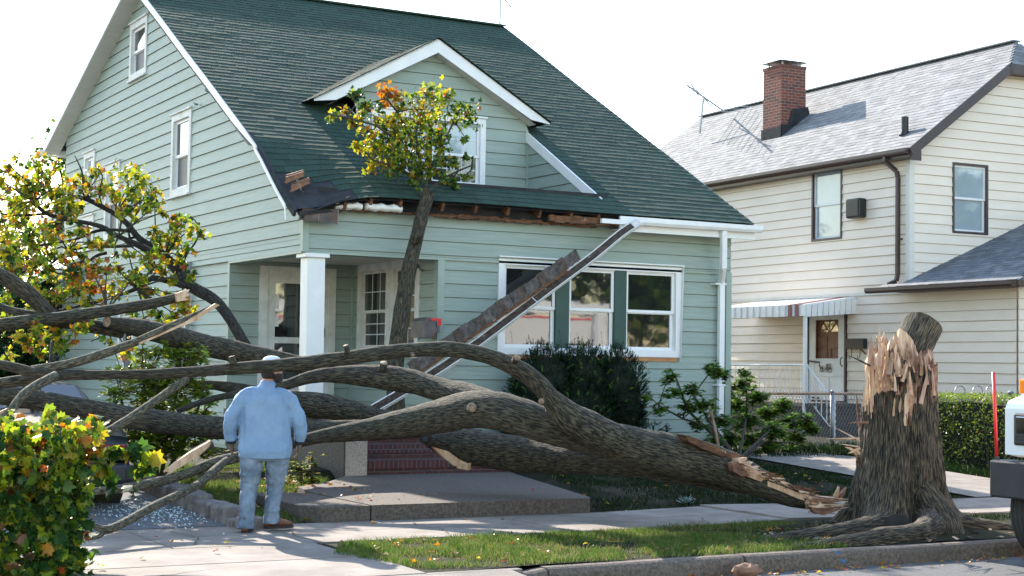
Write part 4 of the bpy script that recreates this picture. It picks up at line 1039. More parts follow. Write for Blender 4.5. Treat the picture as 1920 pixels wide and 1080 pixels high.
# aerial on the grey roof
an = thing('tv_aerial', 'spidery tv aerial on a thin pole on the far end of the grey roof', 'antenna', NP(2.0, 12.0, 7.5))
mb = MB(); base = PD(1312, 250, 42.5); top = PD(1319, 185, 42.5)
mb.tube([base, top], .03, 6); mb.build('pole', M['metal'], an)
mb = MB(); A_, B_ = PD(1288, 160, 41.0), PD(1358, 209, 43.5)
mb.tube([A_, B_], .025, 5); mb.tube([PD(1290, 183, 42), PD(1305, 168, 42), PD(1335, 200, 43)], .018, 5)
for k in range(11):
    c = A_.lerp(B_, k / 10); w = .35 + .1 * k; mb.tube([c - V((.9, -.35, .04)) * w, c + V((.9, -.35, .04)) * w], .008, 4)
mb.tube([PD(1296, 158, 41.3), PD(1309, 178, 41.8)], .02, 4)
mb.build('aerial_rods', M['metal'], an)

# ================================================================ GROUND, PAVING, KERB
def sheet(name, x0, x1, y0, y1, zf, m, nx=1, ny=1, kind='structure', thick=None):
    mb = MB()
    ids = [[mb.pt((x0 + (x1 - x0) * i / nx, y0 + (y1 - y0) * j / ny, zf(x0 + (x1 - x0) * i / nx, y0 + (y1 - y0) * j / ny))) for i in range(nx + 1)] for j in range(ny + 1)]
    for j in range(ny):
        for i in range(nx): mb.fidx((ids[j][i], ids[j][i + 1], ids[j + 1][i + 1], ids[j + 1][i]))
    o = mb.build(name, m); o['kind'] = kind
    return o
KY = 11.10        # face of the kerb
def gz(x, y):
    z = tz(y)
    if y < 13.3: z += .015 * noise.noise(V((x * .8, y * .8, 0)))
    # mound round the stump
    d = math.hypot(x - 11.7, (y - 12.35) * 1.2)
    z += .10 * max(0, 1 - d / 1.9) ** 1.3
    # swell of lawn behind the sidewalk
    if 9.0 < x < 14.6: z += .10 * max(0, min(1, (y - 15.0) / 1.2)) * (1 - max(0, min(1, (y - 19) / 2)) * .4) * min(1, (x - 9.0) / .8) * min(1, (14.6 - x) / .8)
    if 6.0 < x < 9.62 + (y - 15) * .29 and 14.9 < y < 19.3: z = min(z, .10)
    return z
mb = MB()
ground = sheet('ground', -120, 260, 24, 420, lambda x, y: .25 - .02, M['soil'], 2, 2)
sheet('lawn', 4.9, 30, KY + .16, 26, lambda x, y: gz(x, y) - .004, M['soil'], 84, 62)
sheet('road', -80, 260, -5.6, KY - .04, lambda x, y: -.15, M['asphalt'])
sheet('opposite_bounce_ground', -80, 260, -60, -5.6, lambda x, y: -.03, M['lot'])  # out of view; its pale tone is there for bounced light
sheet('soil_bed', -80, 260, 9, 24.5, lambda x, y: -.32, M['soil'])
sheet('driveway', -30, 5.22, 14.95, 40, lambda x, y: tz(y) + .012, M['oldasphalt'], 1, 8)
sheet('side_yard', -60, 5.0, 11.2, 24.2, lambda x, y: tz(y) - .03, M['soil'], 1, 20)
# sidewalk: slabs with joints, heaved near the stump
mb = MB(); rng = random.Random(2)
def slab(x0, x1, y0, y1, z, tilt=(0, 0), th=.10, m=0, g=.008):
    f = lambda x, y: z + tilt[0] * (x - x0) + tilt[1] * (y - y0)
    x0 += g; x1 -= g; y0 += g; y1 -= g
    mb.hexa([(x0, y0, f(x0, y0) - th), (x1, y0, f(x1, y0) - th), (x1, y1, f(x1, y1) - th), (x0, y1, f(x0, y1) - th)], [(x0, y0, f(x0, y0)), (x1, y0, f(x1, y0)), (x1, y1, f(x1, y1)), (x0, y1, f(x0, y1))], m)
x = -8.0
while x < 21:
    w = 1.35; ti = (0, 0); z = .012 + rng.uniform(-.003, .004)
    if 8.4 < x < 10.8: ti = (.018, 0)
    if 10.8 <= x < 12.4: z = .05; ti = (-.02, .01)
    slab(x, x + w, 13.32, 14.13, z, ti); slab(x, x + w, 14.13, 14.93, z, ti); x += w
mb.build('sidewalk', M['concrete'])['kind'] = 'structure'
mb = MB(); slab(-9, 5.45, 12.28, 13.32, .008, (0, .004)); slab(-9, 5.55, 11.2, 12.28, -.005, (0, .01)); slab(-9, 6.3, 9.6, 11.22, -.13, (0, .075)); slab(5.5, 6.4, 11.16, 11.34, -.012)
mb.build('driveway_apron', M['concrete'])['kind'] = 'structure'
mb = MB()
ys_ = [11.2, 12.6, 14.95, 16.5, 18, 19.5, 21, 23, 26, 32]
for a, b in zip(ys_, ys_[1:]):
    za, zb_ = tz(a) + .02, tz(b) + .02
    if b <= 13.4 or a >= 14.9: mb.poly([(15.35, a, za), (17.35, a, za), (17.35, b - .02, zb_), (15.35, b - .02, zb_)])
mb.build('side_driveway', M['concrete'])['kind'] = 'structure'
# kerb, one run with a dropped start and a crack
mb = MB(); rng = random.Random(8)
def kerb(x0, x1, drop0=0, drop1=0):
    n = max(2, int((x1 - x0) / .5)); r_ = []
    for i in range(n + 1):
        t = i / n; x = x0 + (x1 - x0) * t; h = -(drop0 * (1 - t) + drop1 * t) + .004 * noise.noise(V((x, 0, 5)))
        r_.append([V((x, KY + .17, -.3)), V((x, KY + .17, .0 + h)), V((x, KY + .045, .004 + h)), V((x, KY + .012, -.012 + h)), V((x, KY - .005, -.05 + h)), V((x, KY - .02, -.30))])
    mb.loft(r_)
kerb(5.95, 6.6, .10, .02); kerb(6.61, 8.60, .01, 0); kerb(8.63, 12.4); kerb(12.405, 15.0); kerb(15.0, 17.6, .0, .12); kerb(19.5, 40)
mb.build('curb', M['curb'], bevel=.006)['kind'] = 'structure'
mb = MB(); mb.poly([(9.62, KY + .06, .0065), (9.66, KY + .06, .0065), (9.70, KY + .016, -.006), (9.65, KY + .016, -.006)]); mb.poly([(9.65, KY + .008, -.012), (9.70, KY + .008, -.012), (9.76, KY - .014, -.11), (9.71, KY - .014, -.11)])
o = mb.build('paint_mark', M['blue']); tag(o, 'short blue spray paint mark on the kerb in front of the stump', 'paint mark')
# hairline cracks in the paving
rng = random.Random(44)
for _l in ([(1.8, 11.6), (2.6, 11.9), (3.5, 11.75), (4.3, 12.1), (5.2, 12.0)], [(6.9, 13.5), (7.05, 13.9), (6.95, 14.3), (7.15, 14.8)], [(4.4, 13.5), (4.6, 14.0), (4.5, 14.7)], [(9.9, 13.45), (10.1, 13.8), (10.05, 14.05)]):
    mb = MB(); p_ = [V((x, y, .0)) for x, y in _l]; q_ = []
    for a, b in zip(p_, p_[1:]):
        for i in range(8): q_.append(a.lerp(b, i / 8) + V((rng.uniform(-.02, .02), rng.uniform(-.02, .02), 0)))
    for a, b in zip(q_, q_[1:]):
        n_ = V((-(b - a).y, (b - a).x, 0)).normalized() * .005
        z = V((0, 0, .021 + (.02 if a.x > 9 else 0) - (.018 if a.y < 12.28 else 0)))
        mb.poly([a - n_ + z, b - n_ + z, b + n_ + z, a + n_ + z])
    mb.build('pavement_crack', M['felt'])['kind'] = 'structure'
# raised landing in front of the steps
mb = MB()
def prism(pts, z0, z1, m=0):
    n = len(pts)
    mb.poly([(x, y, z1) for x, y in pts], m); mb.poly([(x, y, z0) for x, y in pts][::-1], m)
    for k in range(n):
        a, b = pts[k], pts[(k + 1) % n]; mb.poly([(a[0], a[1], z0), (b[0], b[1], z0), (b[0], b[1], z1), (a[0], a[1], z1)], m)
prism([(6.20, 14.96), (6.735, 14.96), (6.735, 16.6), (6.1, 16.9), (6.05, 15.2)], -.08, .165)
prism([(6.75, 14.95), (9.42, 14.95), (9.50, 15.1), (10.62, 18.97), (8.47, 18.97), (8.12, 18.86), (7.6, 18.1), (6.9, 17.4), (6.75, 16.6)], -.08, .170)
mb.build('landing', M['concrete2'], bevel=.018)['kind'] = 'structure'
# top skim with a lighter worn tone
# stone edging between driveway and lawn
sb = thing('stone_border', 'row of rough stone blocks edging the lawn behind the standing worker', 'stone border', (5.3, 16, .1))
rng = random.Random(12); y = 14.55; x = 5.32
while y < 18.6:
    l = rng.uniform(.2, .32); mb = MB(); h = .16 + rng.uniform(-.02, .03) + tz(y)
    if y < 14.9: h -= .05
    cx = 5.33 - (y - 14.5) * .02
    mb.box((cx - .13 + rng.uniform(-.02, .02), y, -.05), (cx + .13, y + l - .015, h))
    o = mb.build('stone', M['stone'], sb, bevel=.03); y += l
# agave-like silvery plants and litter
def rosette(name, x, y, s, label):
    mb = MB(); rng = random.Random(int(x * 100)); z = gz(x, y)
    for k in range(22):
        a = rng.uniform(0, 6.28); l = s * rng.uniform(.6, 1); el = rng.uniform(.25, 1.1)
        d = V((math.cos(a) * math.cos(el), math.sin(a) * math.cos(el), math.sin(el))); sd = V((-math.sin(a), math.cos(a), 0)) * s * .14
        p = V((x, y, z)); mb.poly([p - sd * .5, p + sd * .5, p + d * l * .6 + sd, p + d * l, p + d * l * .6 - sd])
    tag(mb.build(name, M['agave']), label, 'plant', 'silvery plants in the lawn')
rosette('silver_plant', 10.9, 15.2, .16, 'silvery leafed plant at the lawn edge, the left of two')
rosette('silver_plant', 12.1, 15.25, .15, 'silvery leafed plant at the lawn edge nearest the broken trunk end')
# ================================================================ THE FALLEN TREE
def smooth(pts, k=5):
    """Catmull-Rom through (vector, radius) pairs"""
    out = []; n = len(pts)
    for i in range(n - 1):
        p0, p1, p2, p3 = pts[max(i - 1, 0)], pts[i], pts[i + 1], pts[min(i + 2, n - 1)]
        for j in range(k):
            t = j / k; f = lambda a, b, c, d: .5 * ((2 * b) + (-a + c) * t + (2 * a - 5 * b + 4 * c - d) * t * t + (-a + 3 * b - 3 * c + d) * t ** 3)
            out.append((f(p0[0], p1[0], p2[0], p3[0]), max(.003, f(p0[1], p1[1], p2[1], p3[1]))))
    out.append(pts[-1]); return out
def limb_pts(l, Y):
    """l: (px, py, radius px[, Y]) - measured on the photograph, set in the plane of depth Y"""
    res = []
    n = len(l)
    for i, q in enumerate(l):
        y = q[3] if len(q) > 3 else (Y if not isinstance(Y, tuple) else Y[0] + (Y[1] - Y[0]) * i / (n - 1))
        p = PY(q[0], q[1], y); res.append((p, q[2] * depth(p) / FPX))
    return res
def limb(parent, l, Y, n=14, name='limb', bark='bark', bump=.10, k=5, capm='cutwood', label=None, mb=None, build=True):
    s = smooth(limb_pts(l, Y), k); mb = mb or MB()
    mb.tube([p for p, r in s], [r for p, r in s], n, 0, True, bump, 3.2, capm=1)
    if build:
        o = mb.build(name, [M[bark], M[capm]], parent, smooth=True)
        o.data.polygons.foreach_set('use_smooth', [len(p.vertices) == 4 for p in o.data.polygons])
        if label: o['label'] = label
        return o
    return mb
def knot(mb, px, py, y, r, dirn, m=0, L=.05, m2=2):
    r *= .8
    p = PY(px, py, y); rr = r * depth(p) / FPX; d = V(dirn).normalized()
    mb.tube([p, p + d * L], [rr * 1.15, rr], 12, m, True, .1, 5, capm=m2)
def slabpx(mb, pts, Y, th, m=0, dy=None):
    f = [PY(x, y, Y) for x, y in pts]; b = [p + V((0, th, 0)) for p in f]
    area = sum(f[i].x * f[(i + 1) % len(f)].z - f[(i + 1) % len(f)].x * f[i].z for i in range(len(f)))
    if area < 0: f.reverse(); b.reverse()
    mb.poly(f, m); mb.poly(b[::-1], m)
    for k in range(len(f)): mb.poly([f[(k + 1) % len(f)], f[k], b[k], b[(k + 1) % len(f)]], m)

tree = thing('fallen_tree', 'huge fallen maple lying across the front yard between the stump and the driveway', 'tree', (9.5, 13.6, 0))
# main stem with broken butt
trunkL = [(1562, 951, 8, 12.95), (1520, 941, 15, 12.95), (1480, 930, 20, 12.97), (1440, 914, 25, 13.0), (1400, 896, 30, 13.05), (1350, 874, 35, 13.15), (1278, 856, 40, 13.25), (1220, 843, 38, 13.35), (1150, 828, 36, 13.5), (1080, 812, 35, 13.65), (1010, 792, 34, 13.85), (940, 773, 35, 14.2), (880, 770, 35, 14.6), (820, 782, 31, 15.0), (760, 793, 27, 15.3), (700, 803, 21, 15.6), (640, 812, 15, 15.8), (590, 821, 12, 15.9), (530, 836, 9, 16.0)]
s = smooth(limb_pts(trunkL, 0), 7); mb = MB(); mb.tube([p for p, r in s], [r for p, r in s], 28, 0, True, .09, 2.6, capm=1)
knot(mb, 885, 765, 14.33, 11, (-.5, -1, .15)); knot(mb, 1030, 770, 13.55, 9, (-.2, -1, .6))
trunk = mb.build('trunk', [M['bark'], M['wood'], M['cutwood']], tree, smooth=True)
# splintered butt: pale wood shards along the tear
mb = MB()
shards = [([(1284, 816), (1296, 818), (1330, 832), (1362, 846), (1398, 856), (1402, 864), (1386, 862), (1350, 854), (1318, 842), (1292, 828)], 12.98, .14, 0),
          ([(1384, 860), (1402, 858), (1396, 870), (1412, 866), (1404, 876), (1424, 874), (1414, 884), (1432, 884), (1424, 892), (1452, 894), (1440, 902), (1462, 912), (1448, 914), (1424, 902), (1398, 892), (1382, 880)], 12.88, .10, 1),
          ([(1372, 868), (1384, 864), (1392, 876), (1406, 892), (1392, 894), (1376, 884)], 12.86, .08, 2),
          ([(1440, 902), (1468, 912), (1492, 922), (1520, 930), (1538, 938), (1524, 944), (1494, 934), (1462, 920), (1440, 912)], 12.86, .12, 1),
          ([(1522, 930), (1548, 936), (1560, 945), (1548, 960), (1524, 956), (1516, 944)], 12.80, .12, 1),
          ([(1520, 950), (1552, 956), (1580, 950), (1570, 957), (1546, 966), (1526, 960)], 12.68, .05, 2),
          ([(1564, 930), (1573, 912), (1575, 914), (1571, 934)], 12.70, .02, 1), ([(1568, 934), (1588, 914), (1584, 926), (1578, 937)], 12.74, .04, 2)]
for pts, y, th, m in shards: slabpx(mb, pts, y, th, m)
rng = random.Random(3)
for k in range(26):
    t = rng.random(); x = 1385 + 190 * t; y = 872 + 72 * t + rng.uniform(-4, 6)
    a = PY(x, y, 12.84); d = V((rng.uniform(.05, .16), rng.uniform(-.03, .03), rng.uniform(-.02, .03))); sd = V((0, 0, rng.uniform(.006, .016)))
    mb.poly([a - sd, a + d, a + sd]); 
    mb.poly([a - sd + V((0, .012, 0)), a + sd + V((0, .012, 0)), a + d])
def spk(a, b, w, m):
    d = (b - a).normalized(); s1 = d.orthogonal().normalized(); s2 = d.cross(s1); md = a.lerp(b, .6)
    mb.loft([[a + s1 * w, a + s2 * w * .5, a - s1 * w, a - s2 * w * .5], [md + s1 * w * .7, md + s2 * w * .4, md - s1 * w * .7, md - s2 * w * .4], [b + s1 * w * .1, b + s2 * w * .05, b - s1 * w * .1, b - s2 * w * .05]], m)
for k in range(90):
    t = rng.random(); x = 1388 + 150 * t; y = 866 + 70 * t + rng.uniform(-3, 9); a = PY(x, y, rng.uniform(12.78, 13.0)); l = rng.uniform(.06, .17)
    spk(a, a + V((l, rng.uniform(-.02, .02), -l * rng.uniform(.05, .5))), rng.uniform(.006, .016), rng.choice((1, 1, 1, 0)))
for k in range(60):
    y = rng.uniform(930, 962); a = PY(rng.uniform(1512, 1540), y, rng.uniform(12.72, 12.95)); b = PY(rng.uniform(1556, 1592), 944 + (y - 944) * rng.uniform(.3, 1.2), rng.uniform(12.66, 12.9)); spk(a, b, rng.uniform(.008, .022), rng.choice((1, 1, 1, 2)))
mb.build('split_wood', [M['rust'], M['wood'], M['brokenwood']], tree)
# lower dark stem
limb(tree, [(1400, 905, 22, 13.3), (1330, 890, 27, 13.4), (1250, 873, 32, 13.6), (1175, 860, 33, 14.0), (1100, 856, 33, 14.5), (1037, 855, 33, 15.0), (960, 850, 35, 15.5), (900, 842, 34, 15.9), (850, 834, 28, 16.2), (806, 826, 15, 16.4)], 0, 24, 'lower_stem', bump=.09, k=6)
mb = MB(); slabpx(mb, [(812, 838), (840, 846), (862, 862), (880, 870), (884, 880), (866, 878), (850, 872), (830, 856)], 15.75, .05, 0); slabpx(mb, [(862, 872), (884, 868), (880, 882), (858, 878)], 15.72, .03, 0)
mb.tube([PY(806, 826, 16.2), PY(798, 822, 16.05)], [.075, .07], 14, 1, True, .1, 6, capm=1)
mb.tube([PY(800, 824, 16.07), PY(797, 823, 16.03)], [.04, .035], 12, 2, True)
mb.build('torn_strip', [M['wood'], M['bark'], M['felt']], tree)
# the arching limb in front
arch = [(-30, 676, 10, 14.1), (30, 690, 12, 14.0), (80, 702, 13, 13.95), (150, 703, 12, 13.9), (240, 702, 11, 13.85), (330, 699, 12, 13.8), (440, 691, 14, 13.75), (540, 683, 15, 13.7), (620, 675, 16, 13.65), (700, 664, 17, 13.6), (780, 656, 17, 13.55), (850, 655, 18, 13.5), (915, 668, 19, 13.45), (965, 688, 20, 13.4), (1005, 716, 22, 13.4), (1035, 750, 25, 13.4), (1065, 780, 30, 13.4), (1110, 805, 34, 13.4), (1160, 828, 30, 13.4)]
arch = [(a_, b_, c_ * (.82 if a_ < 1040 else .95), d_) for a_, b_, c_, d_ in arch]
s = smooth(limb_pts(arch, 0), 6); mb = MB(); mb.tube([p for p, r in s], [r for p, r in s], 18, 0, True, .11, 3.4, capm=1)
knot(mb, 966, 676, 13.25, 8, (-.2, -1, .5), L=.07); knot(mb, 652, 664, 13.55, 6, (-.4, -.3, 1), L=.09); knot(mb, 772, 664, 13.42, 5, (-.2, -1, -.2), L=.05); knot(mb, 438, 682, 13.7, 8, (-.3, 0, 1), L=.07); knot(mb, 1016, 752, 13.25, 7, (-.6, -.8, 0), L=.05)
mb.build('arching_limb', [M['bark'], M['wood'], M['cutwood']], tree, smooth=True)
L = lambda l, Y, n=12, **k: limb(tree, l, Y, n, **k)
# second limb right behind
mb = limb(tree, [(1010, 792, 24, 14.3), (950, 770, 26, 14.8), (889, 748, 26, 15.4), (830, 731, 23, 15.9), (770, 715, 23, 16.3), (700, 706, 22, 16.6), (630, 702, 16, 16.8), (580, 708, 12, 16.9), (520, 726, 9, 17.0), (450, 738, 7, 17.0), (390, 750, 6, 17.0), (330, 772, 5, 17.0)], 0, 18, build=False)
knot(mb, 718, 693, 16.4, 9, (-.1, -.5, .9), L=.09)
mb.build('limb', [M['bark'], M['wood'], M['cutwood']], tree, smooth=True)
# thick limb over the car and behind the worker
L([(-60, 732, 16, 16.2), (0, 740, 18, 16.2), (60, 750, 19, 16.2), (130, 762, 20, 16.2), (200, 776, 21, 16.2), (280, 788, 21, 16.0), (360, 798, 21, 16.5), (450, 804, 21, 17.0), (540, 808, 21, 17.4), (620, 809, 21, 17.6), (700, 806, 20, 17.6), (780, 800, 20, 17.4), (860, 796, 20, 16.8)], 0, 18, k=6)
L([(800, 792, 14, 17.8), (740, 785, 14, 18.0), (690, 778, 17, 18.2), (640, 767, 22, 18.4), (590, 760, 24, 18.5), (540, 752, 20, 18.6), (470, 735, 13, 18.6), (400, 722, 9, 18.6), (330, 722, 6, 18.6)], 0, 16)
L([(200, 603, 10, 17.2), (240, 611, 15, 17.4), (300, 624, 20, 17.8), (375, 645, 21, 18.3), (450, 661, 20, 18.7), (520, 676, 18, 18.9), (600, 690, 16, 19.0), (700, 700, 14, 19.0)], 0, 16)
L([(-40, 560, 10, 17.9), (20, 585, 11, 17.8), (90, 598, 12, 17.6), (160, 610, 13, 17.5), (230, 622, 13, 17.5)], 0, 12)
L([(-30, 612, 13, 17.2), (60, 602, 13, 17.2), (120, 595, 12, 17.2), (200, 583, 11, 17.2), (280, 570, 10, 17.1), (340, 556, 9, 17.0)], 0, 14, name='snapped_limb')
for pts_, y_, th_ in (([(330, 550), (345, 545), (356, 543), (350, 550), (358, 552), (346, 558), (354, 562), (332, 566)], 16.9, .05),
    ([(262, 642), (300, 626), (350, 602), (404, 569), (412, 572), (398, 581), (372, 596), (378, 598), (340, 612), (290, 634), (262, 646)], 13.86, .035),
    ([(396, 826), (360, 846), (330, 866), (308, 884), (318, 886), (312, 892), (345, 872), (372, 856), (392, 838)], 14.86, .04),
    ([(0, 772), (30, 758), (36, 762), (6, 784), (-10, 790)], 14.0, .03)):
    mb = MB(); slabpx(mb, pts_, y_, th_); mb.build('pale_split_wood', M['wood'], tree)
L([(60, 694, 9, 14.0), (130, 682, 9, 13.95), (190, 664, 9, 13.95), (250, 643, 8, 13.92), (290, 625, 7, 13.9), (350, 598, 6, 13.9), (406, 572, 4, 13.9)], 0, 12, name='split_branch', bark='thinbark')
L([(105, 704, 9, 13.7), (70, 722, 9, 13.6), (42, 742, 9, 13.5), (18, 772, 8, 13.4), (-15, 800, 7, 13.3)], 0, 10, name='branch', bark='thinbark')
L([(350, 710, 9, 13.8), (315, 735, 8, 13.7), (270, 766, 8, 13.6), (225, 796, 8, 13.5), (182, 820, 7, 13.4)], 0, 10, name='branch', bark='thinbark')
L([(-20, 722, 10, 14.5), (50, 712, 11, 14.4), (110, 706, 9, 14.3)], 0, 10, name='branch')
L([(165, 922, 7, 14.7), (220, 917, 8, 14.7), (290, 905, 9, 14.8), (350, 888, 9, 14.9), (400, 868, 10, 15.0), (450, 856, 11, 15.1), (520, 838, 11, 15.1)], 0, 12, name='branch', bark='thinbark')
L([(130, 985, 3, 13.5), (170, 984, 5, 13.5), (200, 993, 8, 13.5), (240, 976, 8, 13.7), (290, 948, 8, 14.0), (330, 930, 8, 14.2), (372, 908, 8, 14.5), (400, 884, 8, 14.8), (425, 862, 7, 15.0)], 0, 12, name='branch', bark='thinbark')
L([(200, 993, 5, 13.5), (185, 1006, 4, 13.45), (160, 1012, 2, 13.4)], 0, 8, name='branch', bark='thinbark')
L([(396, 832, 9, 15.0), (360, 852, 8, 14.95), (330, 872, 6, 14.9)], 0, 10, name='branch', bark='thinbark')
L([(-30, 500, 14, 17.4), (20, 528, 15, 17.4), (60, 557, 15, 17.4), (90, 588, 14, 17.4), (108, 606, 12, 17.4)], 0, 12, name='limb')
# dark branches in front of the side wall
DYB = 2.4
D_ = lambda l, Y, n=8: limb(tree, [(a, b, c * .78, d + (DYB if d > 17 else 0)) for a, b, c, d in l], Y, n, name='dark_branch', bark='darkbark', k=4)
D_([(462, 650, 13, 17.6), (425, 589, 13, 17.8), (399, 560, 14, 18.0), (359, 537, 14, 18.2), (335, 510, 13, 18.3), (309, 481, 11, 18.4), (280, 461, 10, 18.5), (257, 443, 8, 18.6), (239, 420, 7, 18.7), (216, 402, 6, 18.8), (187, 385, 6, 18.9), (160, 373, 5, 19.0), (125, 365, 3, 19.1), (93, 362, 2, 19.2)], 0, 12)
D_([(312, 484, 8, 18.3), (280, 470, 8, 18.3), (251, 456, 7, 18.3), (222, 443, 6, 18.3), (192, 426, 6, 18.3), (163, 418, 5, 18.3), (117, 410, 5, 18.3), (82, 397, 5, 18.3), (64, 376, 4, 18.3), (50, 350, 3, 18.3), (40, 335, 2, 18.3)], 0)
D_([(345, 536, 9, 18.2), (320, 528, 8, 18.1), (285, 522, 7, 18.0), (257, 540, 6, 17.9), (222, 554, 4, 17.8), (175, 568, 3, 17.7)], 0)
D_([(245, 433, 4, 18.5), (216, 431, 4, 18.5), (181, 433, 4, 18.5), (140, 449, 3, 18.5), (87, 458, 3, 18.5), (56, 464, 2, 18.5)], 0)
D_([(250, 461, 4, 18.2), (216, 462, 4, 18.2), (163, 464, 3, 18.2), (128, 472, 3, 18.2), (87, 502, 3, 18.2), (63, 530, 2, 18.2)], 0)
D_([(200, 474, 4, 18.3), (180, 480, 4, 18.3), (160, 495, 2, 18.3)], 0)
D_([(90, 400, 4, 18.3), (70, 402, 3, 18.3), (30, 404, 3, 18.3), (0, 400, 2, 18.3)], 0)
D_([(220, 554, 4, 17.8), (180, 566, 4, 17.8), (120, 580, 3, 17.8), (60, 590, 2, 17.8)], 0)
D_([(257, 443, 4, 18.6), (243, 445, 3, 18.6), (245, 420, 2, 18.6), (262, 392, 2, 18.6), (280, 370, 1.5, 18.6)], 0, 6)
D_([(190, 385, 3, 18.9), (186, 360, 2, 18.9), (192, 330, 1.5, 18.9), (178, 310, 1, 18.9)], 0, 6)
D_([(170, 378, 4, 18.9), (158, 352, 3, 18.9), (153, 320, 2, 18.9), (140, 292, 1, 18.9)], 0, 6)
D_([(330, 500, 3, 18.1), (350, 475, 2, 18.1), (368, 452, 2, 18.1), (372, 425, 1.5, 18.1), (358, 405, 1, 18.1)], 0, 6)
D_([(300, 560, 3, 17.5), (280, 590, 2, 17.5), (240, 610, 2, 17.5), (170, 640, 1.5, 17.5)], 0, 6)
D_([(97, 640, 3, 14.6), (95, 665, 3, 14.5), (93, 690, 3, 14.4)], 0, 6)

# ---------------------------------------------------------------- leaves
MAPLE = [(0, -.02), (.20, -.04), (.46, .02), (.38, .18), (.60, .40), (.42, .46), (.40, .66), (.20, .62), (.10, .84), (0, 1.0), (-.10, .84), (-.20, .62), (-.40, .66), (-.42, .46), (-.60, .40), (-.38, .18), (-.46, .02), (-.20, -.04)]
SIMPLE = [(0, 0), (.34, .12), (.52, .48), (.22, .55), (0, 1.0), (-.22, .55), (-.52, .48), (-.34, .12)]
OVAL = [(0, 0), (.18, .3), (.16, .7), (0, 1.0), (-.16, .7), (-.18, .3)]
def leaf(mb, p, s, rng, m, shape=SIMPLE, droop=.5, fold=.35):
    d = V((rng.gauss(0, 1), rng.gauss(0, 1), rng.gauss(0, .8) - droop)).normalized()
    n = V((rng.gauss(0, 1), rng.gauss(0, 1) - .2, rng.gauss(0, 1) + .5)); n = (n - d * n.dot(d))
    n = n.normalized() if n.length > 1e-4 else d.orthogonal().normalized()
    sd = d.cross(n); fold = fold * rng.uniform(.3, 2.4); cu = rng.uniform(-.1, .55)
    mb.poly([p + sd * (x * s) + d * (y * s) + n * (-abs(x) * fold * s - cu * s * y * y) for x, y in shape], m)
def pick(rng, mix):
    t = rng.random() * sum(mix)
    for i, w in enumerate(mix):
        t -= w
        if t <= 0: return i
    return 0
# mixes over leafmix = green, yellowgreen, yellow, orange, red, dark, brown
MY = (2, 7, 6.5, 1, .1, 2, 1); MO = (1.5, 5, 5.5, 2.6, .6, 2, 1.5); MG = (6, 5, 2, .5, .1, 4, .5); MR = (1, 2, 2, 5, 4, 2, 2); MYG = (4, 7, 3, .6, .15, 4, .5); MD = (3, 1, .5, .3, .1, 8, .8)
def cluster(mb, tw, px, py, r, Y, n, mix, rng, size=.105, shape=SIMPLE, root=None, droop=.5, spread=1.0):
    c = PY(px, py, Y); rr = r * depth(c) / FPX
    if root is not None and tw is not None:
        a = root; mid = a.lerp(c, .5) + V((rng.uniform(-.06, .06), rng.uniform(-.06, .06), rng.uniform(-.03, .08)))
        tw.tube([a, mid, c], [.014, .010, .006], 5)
    subs = [c + V((rng.gauss(0, .5), rng.gauss(0, .5), rng.gauss(0, .5))) * rr for _ in range(max(3, n // 12))]
    for q in subs:
        if tw is not None: tw.tube([c, c.lerp(q, .5) + V((0, 0, rng.uniform(-.02, .03))), q], [.006, .004, .003], 4)
    for k in range(n):
        q = rng.choice(subs) + V((rng.gauss(0, .34), rng.gauss(0, .42), rng.gauss(0, .34))) * rr * spread
        leaf(mb, q, size * rng.uniform(.6, 1.25), rng, pick(rng, mix), shape, droop)
rng = random.Random(21)
mb = MB(); tw = MB()
